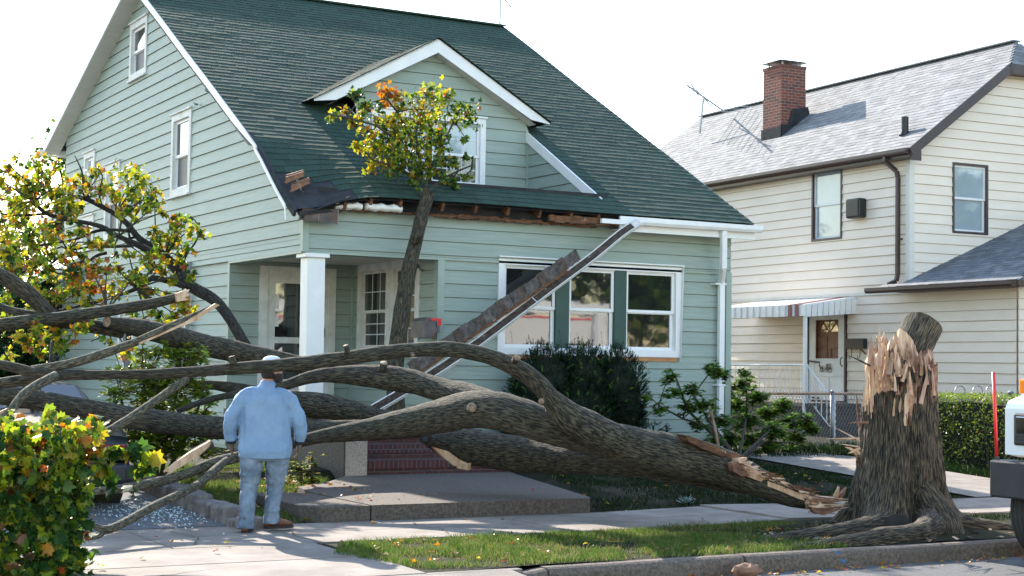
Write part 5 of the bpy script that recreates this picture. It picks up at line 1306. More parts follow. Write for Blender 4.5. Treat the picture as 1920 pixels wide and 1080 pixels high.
left = [  # px, py, r, Y, n, mix
 (12, 305, 14, 18.6, 22, MO), (30, 330, 14, 18.5, 20, MO), (80, 300, 16, 18.6, 30, MO), (70, 325, 20, 18.6, 40, MY), (95, 335, 18, 18.6, 34, MY), (55, 345, 14, 18.5, 24, MY),
 (20, 350, 14, 18.3, 18, MO), (60, 370, 14, 18.3, 16, MO), (95, 360, 12, 18.4, 18, MY), (40, 385, 16, 18.2, 22, MY), (15, 410, 18, 18.2, 34, MO), (45, 410, 20, 18.2, 36, MY), (60, 392, 10, 18.3, 12, MO),
 (140, 345, 18, 18.7, 34, MO), (160, 340, 12, 18.8, 20, MY), (185, 330, 18, 18.8, 34, MY), (180, 350, 14, 18.8, 26, MO), (205, 350, 10, 18.7, 14, MY), (115, 372, 16, 18.6, 34, MY), (105, 390, 12, 18.5, 20, MO), (125, 395, 12, 18.6, 24, MYG), (145, 390, 16, 18.7, 28, MY), (135, 400, 10, 18.6, 14, MO),
 (240, 345, 24, 18.7, 50, MY), (270, 340, 22, 18.7, 46, MY), (255, 365, 18, 18.7, 36, MYG), (285, 365, 16, 18.6, 30, MY), (225, 365, 14, 18.7, 24, MO), (290, 385, 12, 18.6, 16, MYG), (240, 385, 14, 18.6, 22, MY), (210, 375, 10, 18.6, 12, MO),
 (340, 420, 16, 18.1, 26, MYG), (355, 430, 12, 18.1, 18, MY), (300, 440, 18, 18.2, 36, MYG), (320, 455, 18, 18.2, 34, MYG), (295, 465, 14, 18.2, 22, MYG), (350, 460, 12, 18.1, 16, MG), (335, 480, 12, 18.1, 18, MYG),
 (20, 440, 20, 18.0, 44, MY), (60, 450, 18, 18.0, 34, MYG), (10, 470, 20, 17.9, 44, MO), (45, 480, 22, 17.9, 46, MYG), (80, 440, 16, 18.1, 24, MYG), (100, 430, 12, 18.3, 16, MO), (120, 425, 12, 18.3, 16, MO), (95, 470, 14, 18.0, 20, MYG),
 (15, 510, 20, 17.8, 46, MYG), (55, 515, 22, 17.8, 48, MO), (90, 510, 18, 17.8, 30, MYG), (100, 445, 12, 18.1, 14, MY), (130, 450, 12, 18.1, 16, MY), (150, 480, 12, 18.0, 18, MYG), (130, 475, 10, 18.0, 12, MO), (165, 430, 10, 18.2, 12, MO),
 (120, 490, 14, 17.9, 24, MYG), (105, 505, 14, 17.9, 20, MG), (140, 505, 14, 17.8, 18, MD), (140, 510, 10, 17.5, 10, MG), (175, 515, 14, 17.7, 22, MR), (200, 510, 12, 17.7, 18, MR), (150, 520, 12, 17.6, 18, MR), (190, 535, 16, 17.6, 28, MR), (165, 540, 12, 17.6, 18, MR), (210, 530, 10, 17.6, 12, MO), (215, 480, 9, 17.9, 8, MG),
 (20, 545, 22, 17.4, 46, MYG), (60, 550, 22, 17.4, 44, MYG), (100, 545, 20, 17.4, 38, MO), (135, 555, 18, 17.4, 30, MYG), (25, 580, 16, 17.2, 26, MYG), (75, 575, 14, 17.2, 22, MYG), (110, 580, 12, 17.2, 18, MD), (160, 570, 12, 17.3, 16, MYG), (200, 560, 12, 17.4, 16, MO), (230, 550, 12, 17.5, 16, MY), (255, 510, 14, 17.6, 22, MYG), (280, 495, 16, 17.8, 28, MYG), (265, 525, 12, 17.6, 14, MY), (300, 505, 12, 17.8, 16, MY), (320, 520, 12, 17.7, 18, MY), (345, 560, 14, 17.6, 26, MO), (310, 560, 14, 17.6, 22, MY), (290, 585, 14, 17.5, 22, MYG), (330, 590, 16, 17.5, 28, MO), (245, 580, 10, 17.5, 12, MYG),
 (20, 620, 16, 16.2, 30, MYG), (60, 625, 18, 16.1, 36, MY), (100, 625, 20, 16.1, 40, MYG), (140, 625, 12, 16.1, 20, MO), (50, 640, 14, 16.0, 26, MY), (85, 650, 14, 16.0, 24, MG), (120, 645, 12, 16.0, 18, MYG), (75, 662, 8, 16.0, 10, MY), (205, 640, 8, 16.3, 8, MY),
 (240, 660, 14, 17.2, 20, MY), (255, 685, 10, 17.2, 12, MYG), (225, 690, 8, 17.2, 8, MO)]
anchors = [PY(q[0], q[1], q[2] + (DYB if q[2] > 17 else 0)) for q in ((280, 461, 18.5), (216, 402, 18.8), (160, 373, 19.0), (222, 443, 18.3), (117, 410, 18.3), (64, 376, 18.3), (309, 481, 18.4), (335, 510, 18.3), (257, 540, 17.9), (87, 502, 18.2), (128, 472, 18.2), (60, 590, 17.8), (20, 585, 17.6), (90, 598, 17.4), (200, 583, 17.2))]
for px, py, r in ((275, 400, 10), (300, 400, 8), (330, 405, 8), (245, 400, 10), (225, 395, 10), (375, 440, 8), (330, 440, 14), (345, 500, 10), (360, 520, 9), (310, 485, 12), (270, 480, 9), (240, 470, 8), (190, 460, 9), (170, 455, 8), (210, 445, 7), (150, 430, 9), (265, 560, 12), (240, 520, 12), (285, 545, 12), (220, 500, 9), (180, 495, 9), (15, 660, 14), (40, 600, 14), (135, 600, 10), (165, 600, 9), (190, 610, 8), (25, 380, 10), (70, 350, 10), (110, 345, 12), (130, 365, 12), (5, 340, 10), (80, 420, 12), (35, 425, 12), (355, 585, 10), (310, 600, 10), (270, 600, 9)):
    left.append((px, py, r, 17.9, 16, rng.choice((MY, MYG, MYG, MO))))
for px, py, r, Y, n, mix in left:
    Y += rng.uniform(-.35, .35) + (DYB if Y > 17 else 1.3)
    c = PY(px, py, Y); a = min(anchors, key=lambda q: (q - c).length)
    cluster(mb, tw, px, py, r * 1.12, Y, int(n * 1.5), mix, rng, .084, root=a if (a - c).length < 1.6 else None)
mb.build('foliage', M['leafmix'], tree)
tw.build('twigs', M['twig'], tree)
# foreground spray at the lower left
mb = MB(); tw = MB(); rng = random.Random(5)
fgc = []
for k in range(190):
    x = rng.uniform(-60, 185); y = rng.uniform(800, 1075)
    top = 800 if x < 60 else 790 + (x - 60) * .15
    if x > 150 and y > 930: continue
    if x > 165 and y > 870: continue
    fgc.append((x, max(y, top), rng.uniform(18, 30), rng.uniform(11.1, 12.4)))
for x, y, r, Y in fgc:
    mix = MYG if y < 870 else MG
    if rng.random() < .22 and y < 900: mix = MO
    if y > 900: mix = (7, 3.5, .4, .1, .05, 7, .3)
    cluster(mb, tw, x, y, r, Y, 24, mix, rng, .080, MAPLE, droop=.7)
for x, y, r, Y, n, mix in ((235, 845, 14, 11.7, 9, MYG), (262, 858, 16, 11.7, 10, MYG), (285, 866, 13, 11.7, 8, MG), (270, 880, 12, 11.7, 6, MG), (215, 838, 10, 11.7, 5, MYG), (180, 790, 9, 11.8, 6, MG), (160, 800, 12, 11.8, 8, MYG), (185, 865, 16, 11.7, 12, MO), (195, 885, 12, 11.7, 8, MG), (250, 915, 8, 11.7, 3, MG), (205, 905, 8, 11.7, 4, MG), (95, 788, 14, 11.7, 8, MY), (60, 808, 14, 11.8, 10, MYG), (20, 815, 16, 11.8, 12, MO), (150, 850, 12, 11.7, 8, MYG), (165, 1000, 8, 11.8, 3, MR), (140, 1050, 12, 11.8, 6, MG), (100, 1060, 16, 11.8, 9, MG), (60, 1060, 20, 11.8, 12, MG)):
    cluster(mb, tw, x, y, r, Y, int(n * 1.3), mix, rng, .115, MAPLE, droop=.7)
mb.build('foliage', M['leafmix'], tree)
for l in ([(-40, 900), (40, 880), (110, 860), (200, 850), (290, 868)], [(-40, 960), (60, 950), (120, 960), (160, 990)], [(-20, 1020), (60, 1000), (110, 1040), (140, 1068)], [(-40, 860), (50, 830), (100, 800)]):
    q = [PY(x, y, 11.8) for x, y in l]; tw.tube(q, [.02, .014, .010, .007, .004][:len(q)], 6)
for _i, _n in enumerate(('twigs',)): tw.build(_n, M['twig'], tree)['kind'] = 'stuff'

# ---------------------------------------------------------------- limb speared into the roof
sp = thing('speared_limb', 'upright limb with a leafy top, speared into the torn eave of the green house', 'broken limb', PY(742, 760, 20.1))
s = smooth(limb_pts([(q_[0], q_[1], q_[2] * .76, q_[3]) for q_ in [(738, 800, 22, 19.9), (742, 765, 24, 19.95), (741, 720, 22, 20.0), (742, 670, 21, 20.05), (750, 610, 21, 20.1), (759, 550, 20, 20.15), (768, 500, 19, 20.2), (779, 455, 17, 20.28), (787, 420, 17, 20.35), (795, 390, 17, 20.45), (801, 364, 19, 20.5)]], 0), 5)
mb = MB(); mb.tube([p for p, r in s], [r for p, r in s], 18, 0, True, .08, 3.2, capm=1)
mb.tube([PY(776, 455, 20.2), PY(790, 436, 20.1), PY(797, 428, 20.08)], [.07, .05, .01], 8, 0)
mb.tube([PY(782, 497, 20.2), PY(788, 503, 20.1), PY(795, 508, 20.05)], [.03, .02, .015], 6, 0)
mb.build('stem', [M['bark'], M['wood']], sp, smooth=True)
tw = MB(); mb = MB(); rng = random.Random(31)
b0 = PY(799, 362, 20.5)
mains = [[(799, 362), (792, 330), (785, 290), (780, 250), (790, 210), (800, 180)], [(797, 350), (810, 310), (830, 270), (850, 230), (862, 205)], [(790, 320), (770, 290), (740, 260), (705, 235), (650, 220), (620, 215)], [(785, 290), (765, 250), (745, 210), (725, 185)], [(800, 360), (830, 335), (860, 320), (885, 310)], [(798, 340), (765, 325), (730, 310), (700, 300)]]
for l in mains:
    q = [PY(x, y, 20.55 + .12 * math.sin(i * 1.3)) for i, (x, y) in enumerate(l)]; tw.tube(q, [.020 * (1 - i / (len(q) + .5)) + .005 for i in range(len(q))], 6)
top = [(800, 182, 22, 30, MY), (830, 190, 18, 22, MYG), (780, 205, 22, 28, MY), (850, 205, 20, 26, MYG), (875, 215, 18, 28, MG), (735, 178, 14, 26, (.5, 1, 2, 8, 1, 0, 1)), (722, 190, 10, 14, (.5, 1, 2, 8, 1, 0, 1)), (755, 200, 14, 16, MO), (690, 200, 16, 24, MD), (665, 180, 10, 14, MD), (680, 215, 14, 18, MO), (710, 225, 18, 30, MY), (740, 235, 22, 34, MY), (770, 240, 24, 38, MYG), (805, 235, 24, 36, MYG), (835, 235, 20, 26, MYG), (645, 212, 8, 9, MO), (628, 220, 9, 9, MYG), (660, 230, 10, 12, MO), (690, 245, 16, 24, MY), (720, 260, 20, 34, MYG), (755, 270, 24, 40, MYG), (790, 270, 24, 36, MG), (825, 265, 18, 22, MG), (670, 275, 10, 12, MO), (700, 285, 14, 20, MY), (735, 295, 20, 32, MYG), (765, 305, 22, 34, MG), (800, 300, 20, 24, MG), (695, 312, 8, 9, (0, 1, 6, 0, 0, 0, 0)), (750, 320, 18, 26, MG), (780, 330, 16, 20, MG), (820, 325, 16, 18, MG), (845, 345, 12, 12, MG), (870, 330, 8, 7, MG), (855, 300, 9, 8, MG), (875, 290, 8, 6, MG), (870, 255, 6, 4, MG), (835, 300, 12, 10, MG)]
tips = [PY(x, y, 20.6) for l in mains for x, y in l[1:]]
for px, py, r, n, mix in top:
    Y = 20.6 + rng.uniform(-.3, .35); c = PY(px, py, Y); a = min(tips, key=lambda q: (q - c).length)
    cluster(mb, tw, px, py, r * 1.12, Y, int(n * 3.3), mix, rng, .076, root=a, droop=.3)
mb.build('foliage', M['leafmix'], sp); tw.build('twigs', M['twig'], sp)

# ---------------------------------------------------------------- stump
stump = thing('tree_stump', 'tall shattered tree stump on the curb strip with pale torn wood on top', 'stump', (11.72, 12.45, 0))
mb = MB(); NA, NR = 200, 90
SC = V((11.72, 12.52, 0))
cxz = [(0, 0), (.25, .01), (.6, .02), (1.2, .015), (1.95, .04)]
def interp(t, x):
    for (a, b), (c, d) in zip(t, t[1:]):
        if x <= c: return b + (d - b) * (x - a) / (c - a)
    return t[-1][1]
def stump_r(an, z):
    base = interp([(0, .74), (.08, .66), (.2, .57), (.4, .51), (.7, .455), (1.1, .405), (1.5, .395), (2.0, .405)], z)
    flare = max(0, 1 - z / .55) ** 1.6
    lob = .20 * flare * (math.cos(an * 3 + 1.2) + .6 * math.cos(an * 5 + .3))
    ang = (an + math.pi / 2) % (2 * math.pi)
    # deep fold on the viewer's side
    f = math.exp(-((((an - (-1.95)) + math.pi) % (2 * math.pi) - math.pi) / .16) ** 2) * .075
    nx, ny = math.cos(an), math.sin(an)
    ridge = abs(noise.noise(V((nx * 6.5 + noise.noise(V((nx * 2, ny * 2, z * 1.5))) * 1.2, ny * 6.5, z * 1.1 + 4)))) * .050
    fine = noise.noise(V((nx * 22, ny * 22, z * 3.4))) * .014 + noise.noise(V((nx * 9, ny * 9, z * 9))) * .010
    return base * (1 + .05 * noise.noise(V((nx * 1.4, ny * 1.4, z * .9 + 9)))) + lob * .8 - f - .02 + ridge + fine
def stump_top(an):
    # jagged rim; viewer side is an=-pi/2, left is an=pi
    d = ((an + math.pi / 2) + math.pi) % (2 * math.pi) - math.pi     # 0 toward the street, + to the right (+X)
    if d < -.95: t = 1.22 + .25 * max(0, min(1, (d + 2.2) / 1.2))
    elif d < -.75: t = 1.45 + .27 * (d + .95) / .2
    else: t = 1.72
    t += .07 * noise.noise(V((an * 5, 1, 2))) + .045 * noise.noise(V((an * 17, 3, 2)))
    if .0 < d < .5: t -= .10 * math.sin(d / .5 * math.pi)
    return t
rings = []
for j in range(NR + 1):
    r_ = []
    for k in range(NA):
        an = 2 * math.pi * k / NA; zt = stump_top(an); z = -.12 + (zt + .12) * (j / NR) ** 1.0
        zz = max(z, 0); r = stump_r(an, zz); cx = interp(cxz, zz)
        r_.append(V((SC.x + cx + r * math.cos(an) * (1.0), SC.y + r * math.sin(an) * .95, z)))
    rings.append(r_)
ids = [[mb.pt(p) for p in r] for r in rings]
for j in range(NR):
    for k in range(NA):
        k2 = (k + 1) % NA; z0 = rings[j][k].z; z1 = rings[j + 1][k].z
        u0, u1 = k / NA * 2.9, (k + 1) / NA * 2.9
        an = 2 * math.pi * (k + .5) / NA; d = ((an + math.pi / 2) + math.pi) % (2 * math.pi) - math.pi
        zc = (z0 + z1) / 2
        wedge = .42 + .16 * noise.noise(V((zc * 5, 0, 1)))
        mi = 0
        w_ = .23 * max(0, min(1, (zc - 1.12 + .12 * noise.noise(V((an * 8, 0, 4)))) / .45))
        if abs(d - .62) < w_ * (1 + .4 * noise.noise(V((zc * 7, 3, 1)))) + (.12 if zc > 1.7 else 0): mi = 1
        mb.fidx((ids[j][k], ids[j][k2], ids[j + 1][k2], ids[j + 1][k]), mi, ((u0, z0), (u1, z0), (u1, z1), (u0, z1)))
# rough inner funnel closing the top
cen = mb.pt((SC.x + .03, SC.y, 1.55)); mid = []
for k in range(NA):
    p = rings[-1][k]; q = V((SC.x + .03, SC.y, 1.55)).lerp(p, .72); q.z = p.z - .10 + .06 * noise.noise(V((k * .3, 0, 0))); mid.append(mb.pt(q))
for k in range(NA):
    k2 = (k + 1) % NA; mb.fidx((ids[-1][k], ids[-1][k2], mid[k2], mid[k]), 1); mb.fidx((mid[k], mid[k2], cen), 1)
so = mb.build('trunk', [M['stumpbark'], M['brokenwood']], stump)
so.data.polygons.foreach_set('use_smooth', [True] * len(so.data.polygons))
# hollow at the foot
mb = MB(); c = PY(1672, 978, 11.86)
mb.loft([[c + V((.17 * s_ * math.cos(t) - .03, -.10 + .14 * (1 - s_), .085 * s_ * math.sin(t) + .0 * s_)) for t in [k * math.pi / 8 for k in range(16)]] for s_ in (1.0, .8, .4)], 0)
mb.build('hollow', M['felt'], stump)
# torn pale wood: a grooved core standing above the bark, then loose splinters
mb = MB(); rng = random.Random(9); NC = 150; NJ = 26; cr = []
for j in range(NJ + 1):
    r_ = []
    for k in range(NC):
        an = 2 * math.pi * k / NC; d = ((an + math.pi / 2) + math.pi) % (2 * math.pi) - math.pi
        zt = 1.86 + .22 * math.exp(-((d + .75) / .45) ** 2) + .05 * noise.noise(V((math.cos(an) * 4, math.sin(an) * 4, 1))) + .09 * abs(noise.noise(V((an * 9, 2, 2)))) - .10 * math.exp(-((d - .1) / .25) ** 2)
        t = j / NJ; z = 1.08 + (zt - 1.08) * t; cx = interp(cxz, z)
        r = .362 + .030 * noise.noise(V((math.cos(an) * 7, math.sin(an) * 7, z * .8))) + .018 * noise.noise(V((math.cos(an) * 19, math.sin(an) * 19, z * 2.2))) + .03 * noise.noise(V((math.cos(an) * 2.5, math.sin(an) * 2.5, z * 4))) - .07 * max(0, t - .8) / .2
        r_.append(V((SC.x + cx + r * math.cos(an), SC.y + r * math.sin(an) * .95, z)))
    cr.append(r_)
ids = [[mb.pt(p) for p in r] for r in cr]
for j in range(NJ):
    for k in range(NC):
        k2 = (k + 1) % NC; an = 2 * math.pi * (k + .5) / NC; d = ((an + math.pi / 2) + math.pi) % (2 * math.pi) - math.pi; zc = cr[j][k].z
        q = noise.noise(V((an * 4, zc * 2.4, 3)))
        mi = 1 if d < -.42 + .25 * q else (5 if q > -.12 else 2)
        if d > .45 and q > .15: mi = 3
        mb.fidx((ids[j][k], ids[j][k2], ids[j + 1][k2], ids[j + 1][k]), mi)
cc = mb.pt((SC.x, SC.y, 1.70))
for k in range(NC): mb.fidx((ids[-1][k], ids[-1][(k + 1) % NC], cc), 2)
def spike(a, b, w, m, tw_=1.0):
    d = (b - a); dn = d.normalized(); s1 = dn.orthogonal().normalized(); s2 = dn.cross(s1); an = rng.uniform(0, 3)
    s1, s2 = s1 * math.cos(an) + s2 * math.sin(an), s2 * math.cos(an) - s1 * math.sin(an)
    md = a.lerp(b, .62) + s1 * rng.uniform(-.4, .4) * w
    r0 = [a + s1 * w, a + s2 * w * .6, a - s1 * w, a - s2 * w * .6]; r1 = [md + s1 * w * .8, md + s2 * w * .5, md - s1 * w * .7, md - s2 * w * .5]
    mb.loft([r0, r1, [b + (q - md) * .12 for q in r1]], m)
def field(poly, n, Y0, Y1, lmin, lmax, wmin, wmax, mats_, lean=.06, down=.35):
    x0, x1 = min(p[0] for p in poly), max(p[0] for p in poly); y0, y1 = min(p[1] for p in poly), max(p[1] for p in poly); c = 0
    while c < n:
        x, y = rng.uniform(x0, x1), rng.uniform(y0, y1); ins = False
        for i in range(len(poly)):
            p, q = poly[i], poly[i - 1]
            if (p[1] > y) != (q[1] > y) and x < (q[0] - p[0]) * (y - p[1]) / (q[1] - p[1]) + p[0]: ins = not ins
        if not ins: continue
        c += 1; t = PY(x, y, rng.uniform(Y0, Y1)); l = rng.uniform(lmin, lmax); w = rng.uniform(wmin, wmax)
        g = V((rng.gauss(0, lean), rng.gauss(0, lean), 1)).normalized(); spike(t - g * l, t, w, rng.choice(mats_))
field([(1617, 745), (1636, 745), (1644, 680), (1640, 625), (1628, 640), (1620, 700)], 34, 12.30, 12.46, .12, .26, .006, .016, (1, 1, 1, 1, 3), .03)
field([(1628, 660), (1636, 612), (1655, 606), (1690, 618), (1694, 650), (1668, 676), (1640, 690)], 40, 12.2, 12.6, .06, .40, .008, .034, (1, 1, 1, 5, 2), .14)
field([(1662, 700), (1668, 640), (1700, 640), (1728, 664), (1754, 668), (1750, 712), (1716, 708), (1690, 700)], 150, 12.12, 12.65, .10, .26, .012, .036, (2, 2, 3, 0, 4, 1), .10)
field([(1640, 690), (1648, 640), (1690, 645), (1700, 690), (1680, 706)], 12, 12.06, 12.24, .04, .30, .006, .028, (1, 5, 2, 5, 3), .16)
field([(1690, 705), (1696, 640), (1728, 655), (1752, 672), (1750, 716), (1716, 716)], 34, 12.05, 12.26, .04, .34, .006, .030, (5, 5, 2, 3, 0, 1), .16)
field([(1690, 660), (1700, 628), (1718, 634), (1728, 664), (1712, 680)], 16, 12.16, 12.30, .08, .18, .010, .026, (3, 3, 5, 1), .10)
for (x0, y0, x1, y1, w, m, Y) in ((1612, 826, 1564, 801, .014, 1, 12.3), (1612, 822, 1549, 823, .010, 1, 12.3), (1610, 838, 1572, 832, .016, 1, 12.28), (1612, 850, 1584, 838, .02, 1, 12.3), (1612, 840, 1590, 850, .018, 1, 12.3), (1628, 792, 1588, 794, .012, 2, 12.25), (1612, 800, 1606, 738, .02, 0, 12.4), (1632, 686, 1590, 666, .012, 4, 12.2), (1624, 664, 1606, 648, .01, 0, 12.2), (1610, 862, 1598, 842, .03, 1, 12.32), (1614, 870, 1604, 846, .03, 0, 12.32)):
    spike(PY(x0, y0, Y), PY(x1, y1, Y - .05), w, m)
o = mb.build('torn_wood', [M['rust'], M['wood'], M['brokenwood'], M['rustpipe'], M['darkbark'], M['pinkwood']], stump)
mb = MB()
la, lb = PY(1690, 694, 12.5), PY(1731, 607, 12.55); rr = 38 * depth(la) / FPX
s = [(la.lerp(lb, t), rr * (.94 + .06 * t)) for t in [i / 9 for i in range(10)]]
mb.tube([p for p, r in s], [r for p, r in s], 40, 0, True, .05, 4, capm=1)
mb.build('log_chunk', [M['stumpbark'], M['wood']], stump, smooth=True).data.polygons.foreach_set('use_smooth', [False] * 0) if 0 else mb.build('log_chunk', [M['stumpbark'], M['wood']], stump, autosmooth=50)
# surface roots along the curb
def root(l, n=12):
    mb = MB(); s = smooth([(V(p), r) for p, r in l], 6); mb.tube([p for p, r in s], [r for p, r in s], n, 0, True, .16, 4); mb.build('root', M['stumpbark'], stump, smooth=True)
root([((11.8, 12.25, .12), .15), ((11.5, 11.80, .08), .15), ((11.05, 11.52, .05), .125), ((10.5, 11.45, .03), .11), ((9.9, 11.42, .0), .08), ((9.3, 11.45, -.04), .06)])
root([((11.6, 12.4, .12), .16), ((11.2, 12.15, .08), .14), ((10.7, 12.0, .06), .11), ((10.1, 12.0, .02), .08), ((9.5, 12.1, -.03), .06)])
root([((11.9, 12.15, .08), .13), ((12.5, 11.75, .0), .09), ((13.0, 11.65, -.03), .06), ((13.6, 11.65, -.05), .04)])
0 and root([((11.95, 12.3, .08), .12), ((12.7, 12.05, .0), .07), ((13.4, 12.1, -.03), .04)])
root([((11.75, 12.2, .45), .14), ((11.74, 11.95, .22), .15), ((11.68, 11.75, .06), .15), ((11.6, 11.6, -.06), .12)])


# ================================================================ HANGING GUTTER AND BOARD
hg = thing('hanging_gutter', 'white gutter trough full of rotten debris torn loose and hanging down across the front windows', 'gutter', PY(860, 680, 20.0))
gp = [PY(1200, 416, 20.33), PY(1165, 438, 20.30), PY(1110, 483, 20.22), PY(1040, 535, 20.14), PY(960, 595, 20.05), PY(880, 655, 19.95), PY(800, 708, 19.85), PY(745, 742, 19.78), PY(700, 768, 19.72)]
mb = MB(); sm_ = [p for p, r in smooth([(p, .1) for p in gp], 4)]
gutter_path(mb, sm_, V((-.35, -.80, .45)), w=.125, h=.09)
for t in (.45, .66, .86):
    i = int(t * (len(sm_) - 1)); tt = (sm_[i + 1] - sm_[i]).normalized(); u = V((-.35, -.80, .45)).normalized(); s_ = tt.cross(u).normalized(); mb.bar(sm_[i] - s_ * .08 + u * .055, sm_[i] + s_ * .08 + u * .055, .02, .01, 0)
mb.build('trough', M['white'], hg)
mb = MB(); rng = random.Random(17)
for i in range(2, len(sm_) - 1):
    tt = (sm_[i + 1] - sm_[i]); u = V((-.35, -.80, .45)).normalized(); s_ = tt.normalized().cross(u).normalized()
    a, b = sm_[i] + u * .026, sm_[i + 1] + u * .026
    mb.poly([a - s_ * .055, a + s_ * .048, b + s_ * .048, b - s_ * .055], 0)
    for k in range(14 if i > 10 else 0):
        q = sm_[i] + tt * rng.random() + s_ * rng.uniform(-.05, .045) + u * .032; leaf(mb, q, .035, rng, rng.choice((0, 1, 2)), OVAL, 0)
mb.build('debris', [M['rottendark'], M['rust'], M['leafb']], hg)
bd = thing('fallen_eave_board', 'weathered eave board edged with old shingles hanging beside the loose gutter', 'board', PY(900, 600, 20.0))
mb = MB(); a0, a1 = PY(1082, 476, 20.20), PY(768, 692, 19.80)
dd = (a1 - a0); Ld = dd.length; dd.normalize(); sd = V((0, 1, 0)).cross(dd).normalized()
if sd.z < 0: sd = -sd
sd2 = (sd + V((0, -.0, 0))).normalized(); nb_ = dd.cross(sd2).normalized()
if nb_.y > 0: nb_ = -nb_
ncell = 24
for k in range(ncell):
    t0, t1 = Ld * k / ncell, Ld * (k + 1) / ncell - .006; lift = .012 * (k % 2) + rng.uniform(0, .008)
    A = lambda t, s, n: a0 + dd * t + sd2 * s + nb_ * n
    w0 = .0; w1 = .185 + rng.uniform(-.018, .014)
    m = k % 3
    mb.hexa([A(t0, w0 - .1, 0), A(t1, w0 - .1, 0), A(t1, w1 - .1, 0), A(t0, w1 - .1, 0)], [A(t0, w0 - .1, .02 + lift), A(t1, w0 - .1, .018 + lift * .3), A(t1, w1 - .1, .018 + lift * .3), A(t0, w1 - .1, .02 + lift)], m)
gs = [mat('worn_shingle_edge', (.035, .030, .030), .9, (.11, .095, .09), 14), mat('worn_shingle_light', (.05, .045, .045), .9, (.14, .125, .12), 14), mat('worn_shingle_brown', (.04, .028, .022), .9, (.11, .085, .07), 14)]
mb.build('shingled_face', gs, bd)
mb = MB(); mb.bar(a0 + dd * .3 - sd2 * .125 + nb_ * -.01, a1 - sd2 * .125 + nb_ * -.01, .04, .045, 0); mb.build('timber_edge', M['rust'], bd)
# ================================================================ SHRUBS, HEDGE, FENCE
def needles(mb, p, d, L, n, rng, m=0, w=.012, l=.035):
    a = d.orthogonal().normalized(); b = d.cross(a)
    for k in range(n):
        t = (k + rng.random()) / n; an = rng.uniform(0, 6.28); o = (a * math.cos(an) + b * math.sin(an)); q = p + d * (L * t)
        e = q + (o * .8 + d * .7) * l * rng.uniform(.7, 1.2); s = o.cross(d) * w
        mb.poly([q - s * .5, q + s * .5, e], m)
def yew(name, lumps, label):
    root = thing(name, label, 'shrub', V((sum(l[0] for l in lumps) / len(lumps), lumps[0][1], .25)))
    rng = random.Random(41); core = MB(); mb = MB()
    for cx, cy, cz, rx, ry, rz in lumps:
        r_ = []
        for j in range(9):
            ph = math.pi * j / 8
            r_.append([V((cx + rx * .80 * math.sin(ph) * math.cos(t) * (1 + .1 * noise.noise(V((t * 2, j, cx)))), cy + ry * .80 * math.sin(ph) * math.sin(t), cz - rz * .80 * math.cos(ph))) for t in [k * math.pi / 7 for k in range(14)]])
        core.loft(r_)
        n = int(1050 * rx * rz / .3)
        for k in range(n):
            th = rng.uniform(0, 6.28); ph = math.acos(rng.uniform(-1, 1)); f = rng.uniform(.78, .96) * (1 + .10 * noise.noise(V((math.cos(th) * 2.5 + cx, math.sin(th) * 2.5, ph * 2))))
            o = V((rx * math.sin(ph) * math.cos(th), ry * math.sin(ph) * math.sin(th), rz * math.cos(ph)))
            p = V((cx, cy, cz)) + o * f
            if p.z < .2 or p.y > 20.75: continue
            d = (V((o.x / rx, o.y / ry, o.z / rz)) * .8 + V((rng.gauss(0, .3), rng.gauss(0, .3), .45))).normalized()
            needles(mb, p, d, rng.uniform(.07, .14), 15, rng, 0 if rng.random() < .93 else 1)
    for k in range(6):
        lx = rng.choice(lumps); x = lx[0] + rng.uniform(-.8, .8) * lx[3]; p = V((x, lx[1] - .05, lx[2] + lx[5] * .7)); needles(mb, p, V((rng.uniform(-.15, .15), 0, 1)).normalized(), rng.uniform(.25, .5), 26, rng, 0)
    core.build('inner_shade_core', M['shadow_core'], root); mb.build('needles', [M['yew'], M['rhodo']], root)
yew('yew_bush', [(11.95, 20.25, 1.10, .62, .42, .85), (12.55, 20.2, 1.15, .55, .42, .85), (13.15, 20.15, 1.15, .48, .42, .82), (13.35, 20.25, .75, .30, .36, .60), (11.75, 20.3, .8, .45, .38, .7), (12.4, 20.0, .8, .7, .4, .7)], 'dark dense yew bush under the triple front window')
LEAFO = [(0, 0), (.2, .25), (.24, .6), (0, 1.0), (-.24, .6), (-.2, .25)]
def leafy_shrub(name, label, cat, stems, blobs, mats, mix, size, shape, seed, group=None, wood='twig', leafn='leaves', flat=.2):
    root = thing(name, label, cat, V(stems[0][0]), group); rng = random.Random(seed); tw = MB(); mb = MB()
    for s in stems:
        s = [V(p) for p in s]; tw.tube(s, [.022 * (1 - i / (len(s) + .3)) + .004 for i in range(len(s))], 6)
    ends = [V(p) for s in stems for p in s[1:]]
    for cx, cy, cz, r, n in blobs:
        c = V((cx, cy, cz)); a = min(ends, key=lambda q: (q - c).length); tw.tube([a, a.lerp(c, .5) + V((0, 0, .03)), c], [.010, .007, .004], 5)
        for k in range(max(3, n // 4)):
            q = c + V((rng.gauss(0, .55), rng.gauss(0, .55), rng.gauss(0, .4))) * r; tw.tube([c, q], [.005, .003], 4)
            for j in range(9):      # whorl of leaves
                an = 6.28 * j / 9 + rng.uniform(-.3, .3); el = rng.uniform(-.35, .5)
                d = V((math.cos(an) * math.cos(el), math.sin(an) * math.cos(el), math.sin(el))); nn = V((0, 0, 1)) - d * d.z; nn.normalize(); sd = d.cross(nn); s_ = size * rng.uniform(.7, 1.2)
                m = pick(rng, mix)
                mb.poly([q + sd * (x * s_) + d * (y * s_) + nn * (-abs(x) * .3 * s_ - .15 * s_ * y * y) for x, y in shape], m)
    tw.build('stems', M[wood], root); mb.build(leafn, mats, root)
rh = random.Random(77)
def at3(px, py, Y): p = PY(px, py, Y); return (p.x, p.y, p.z)
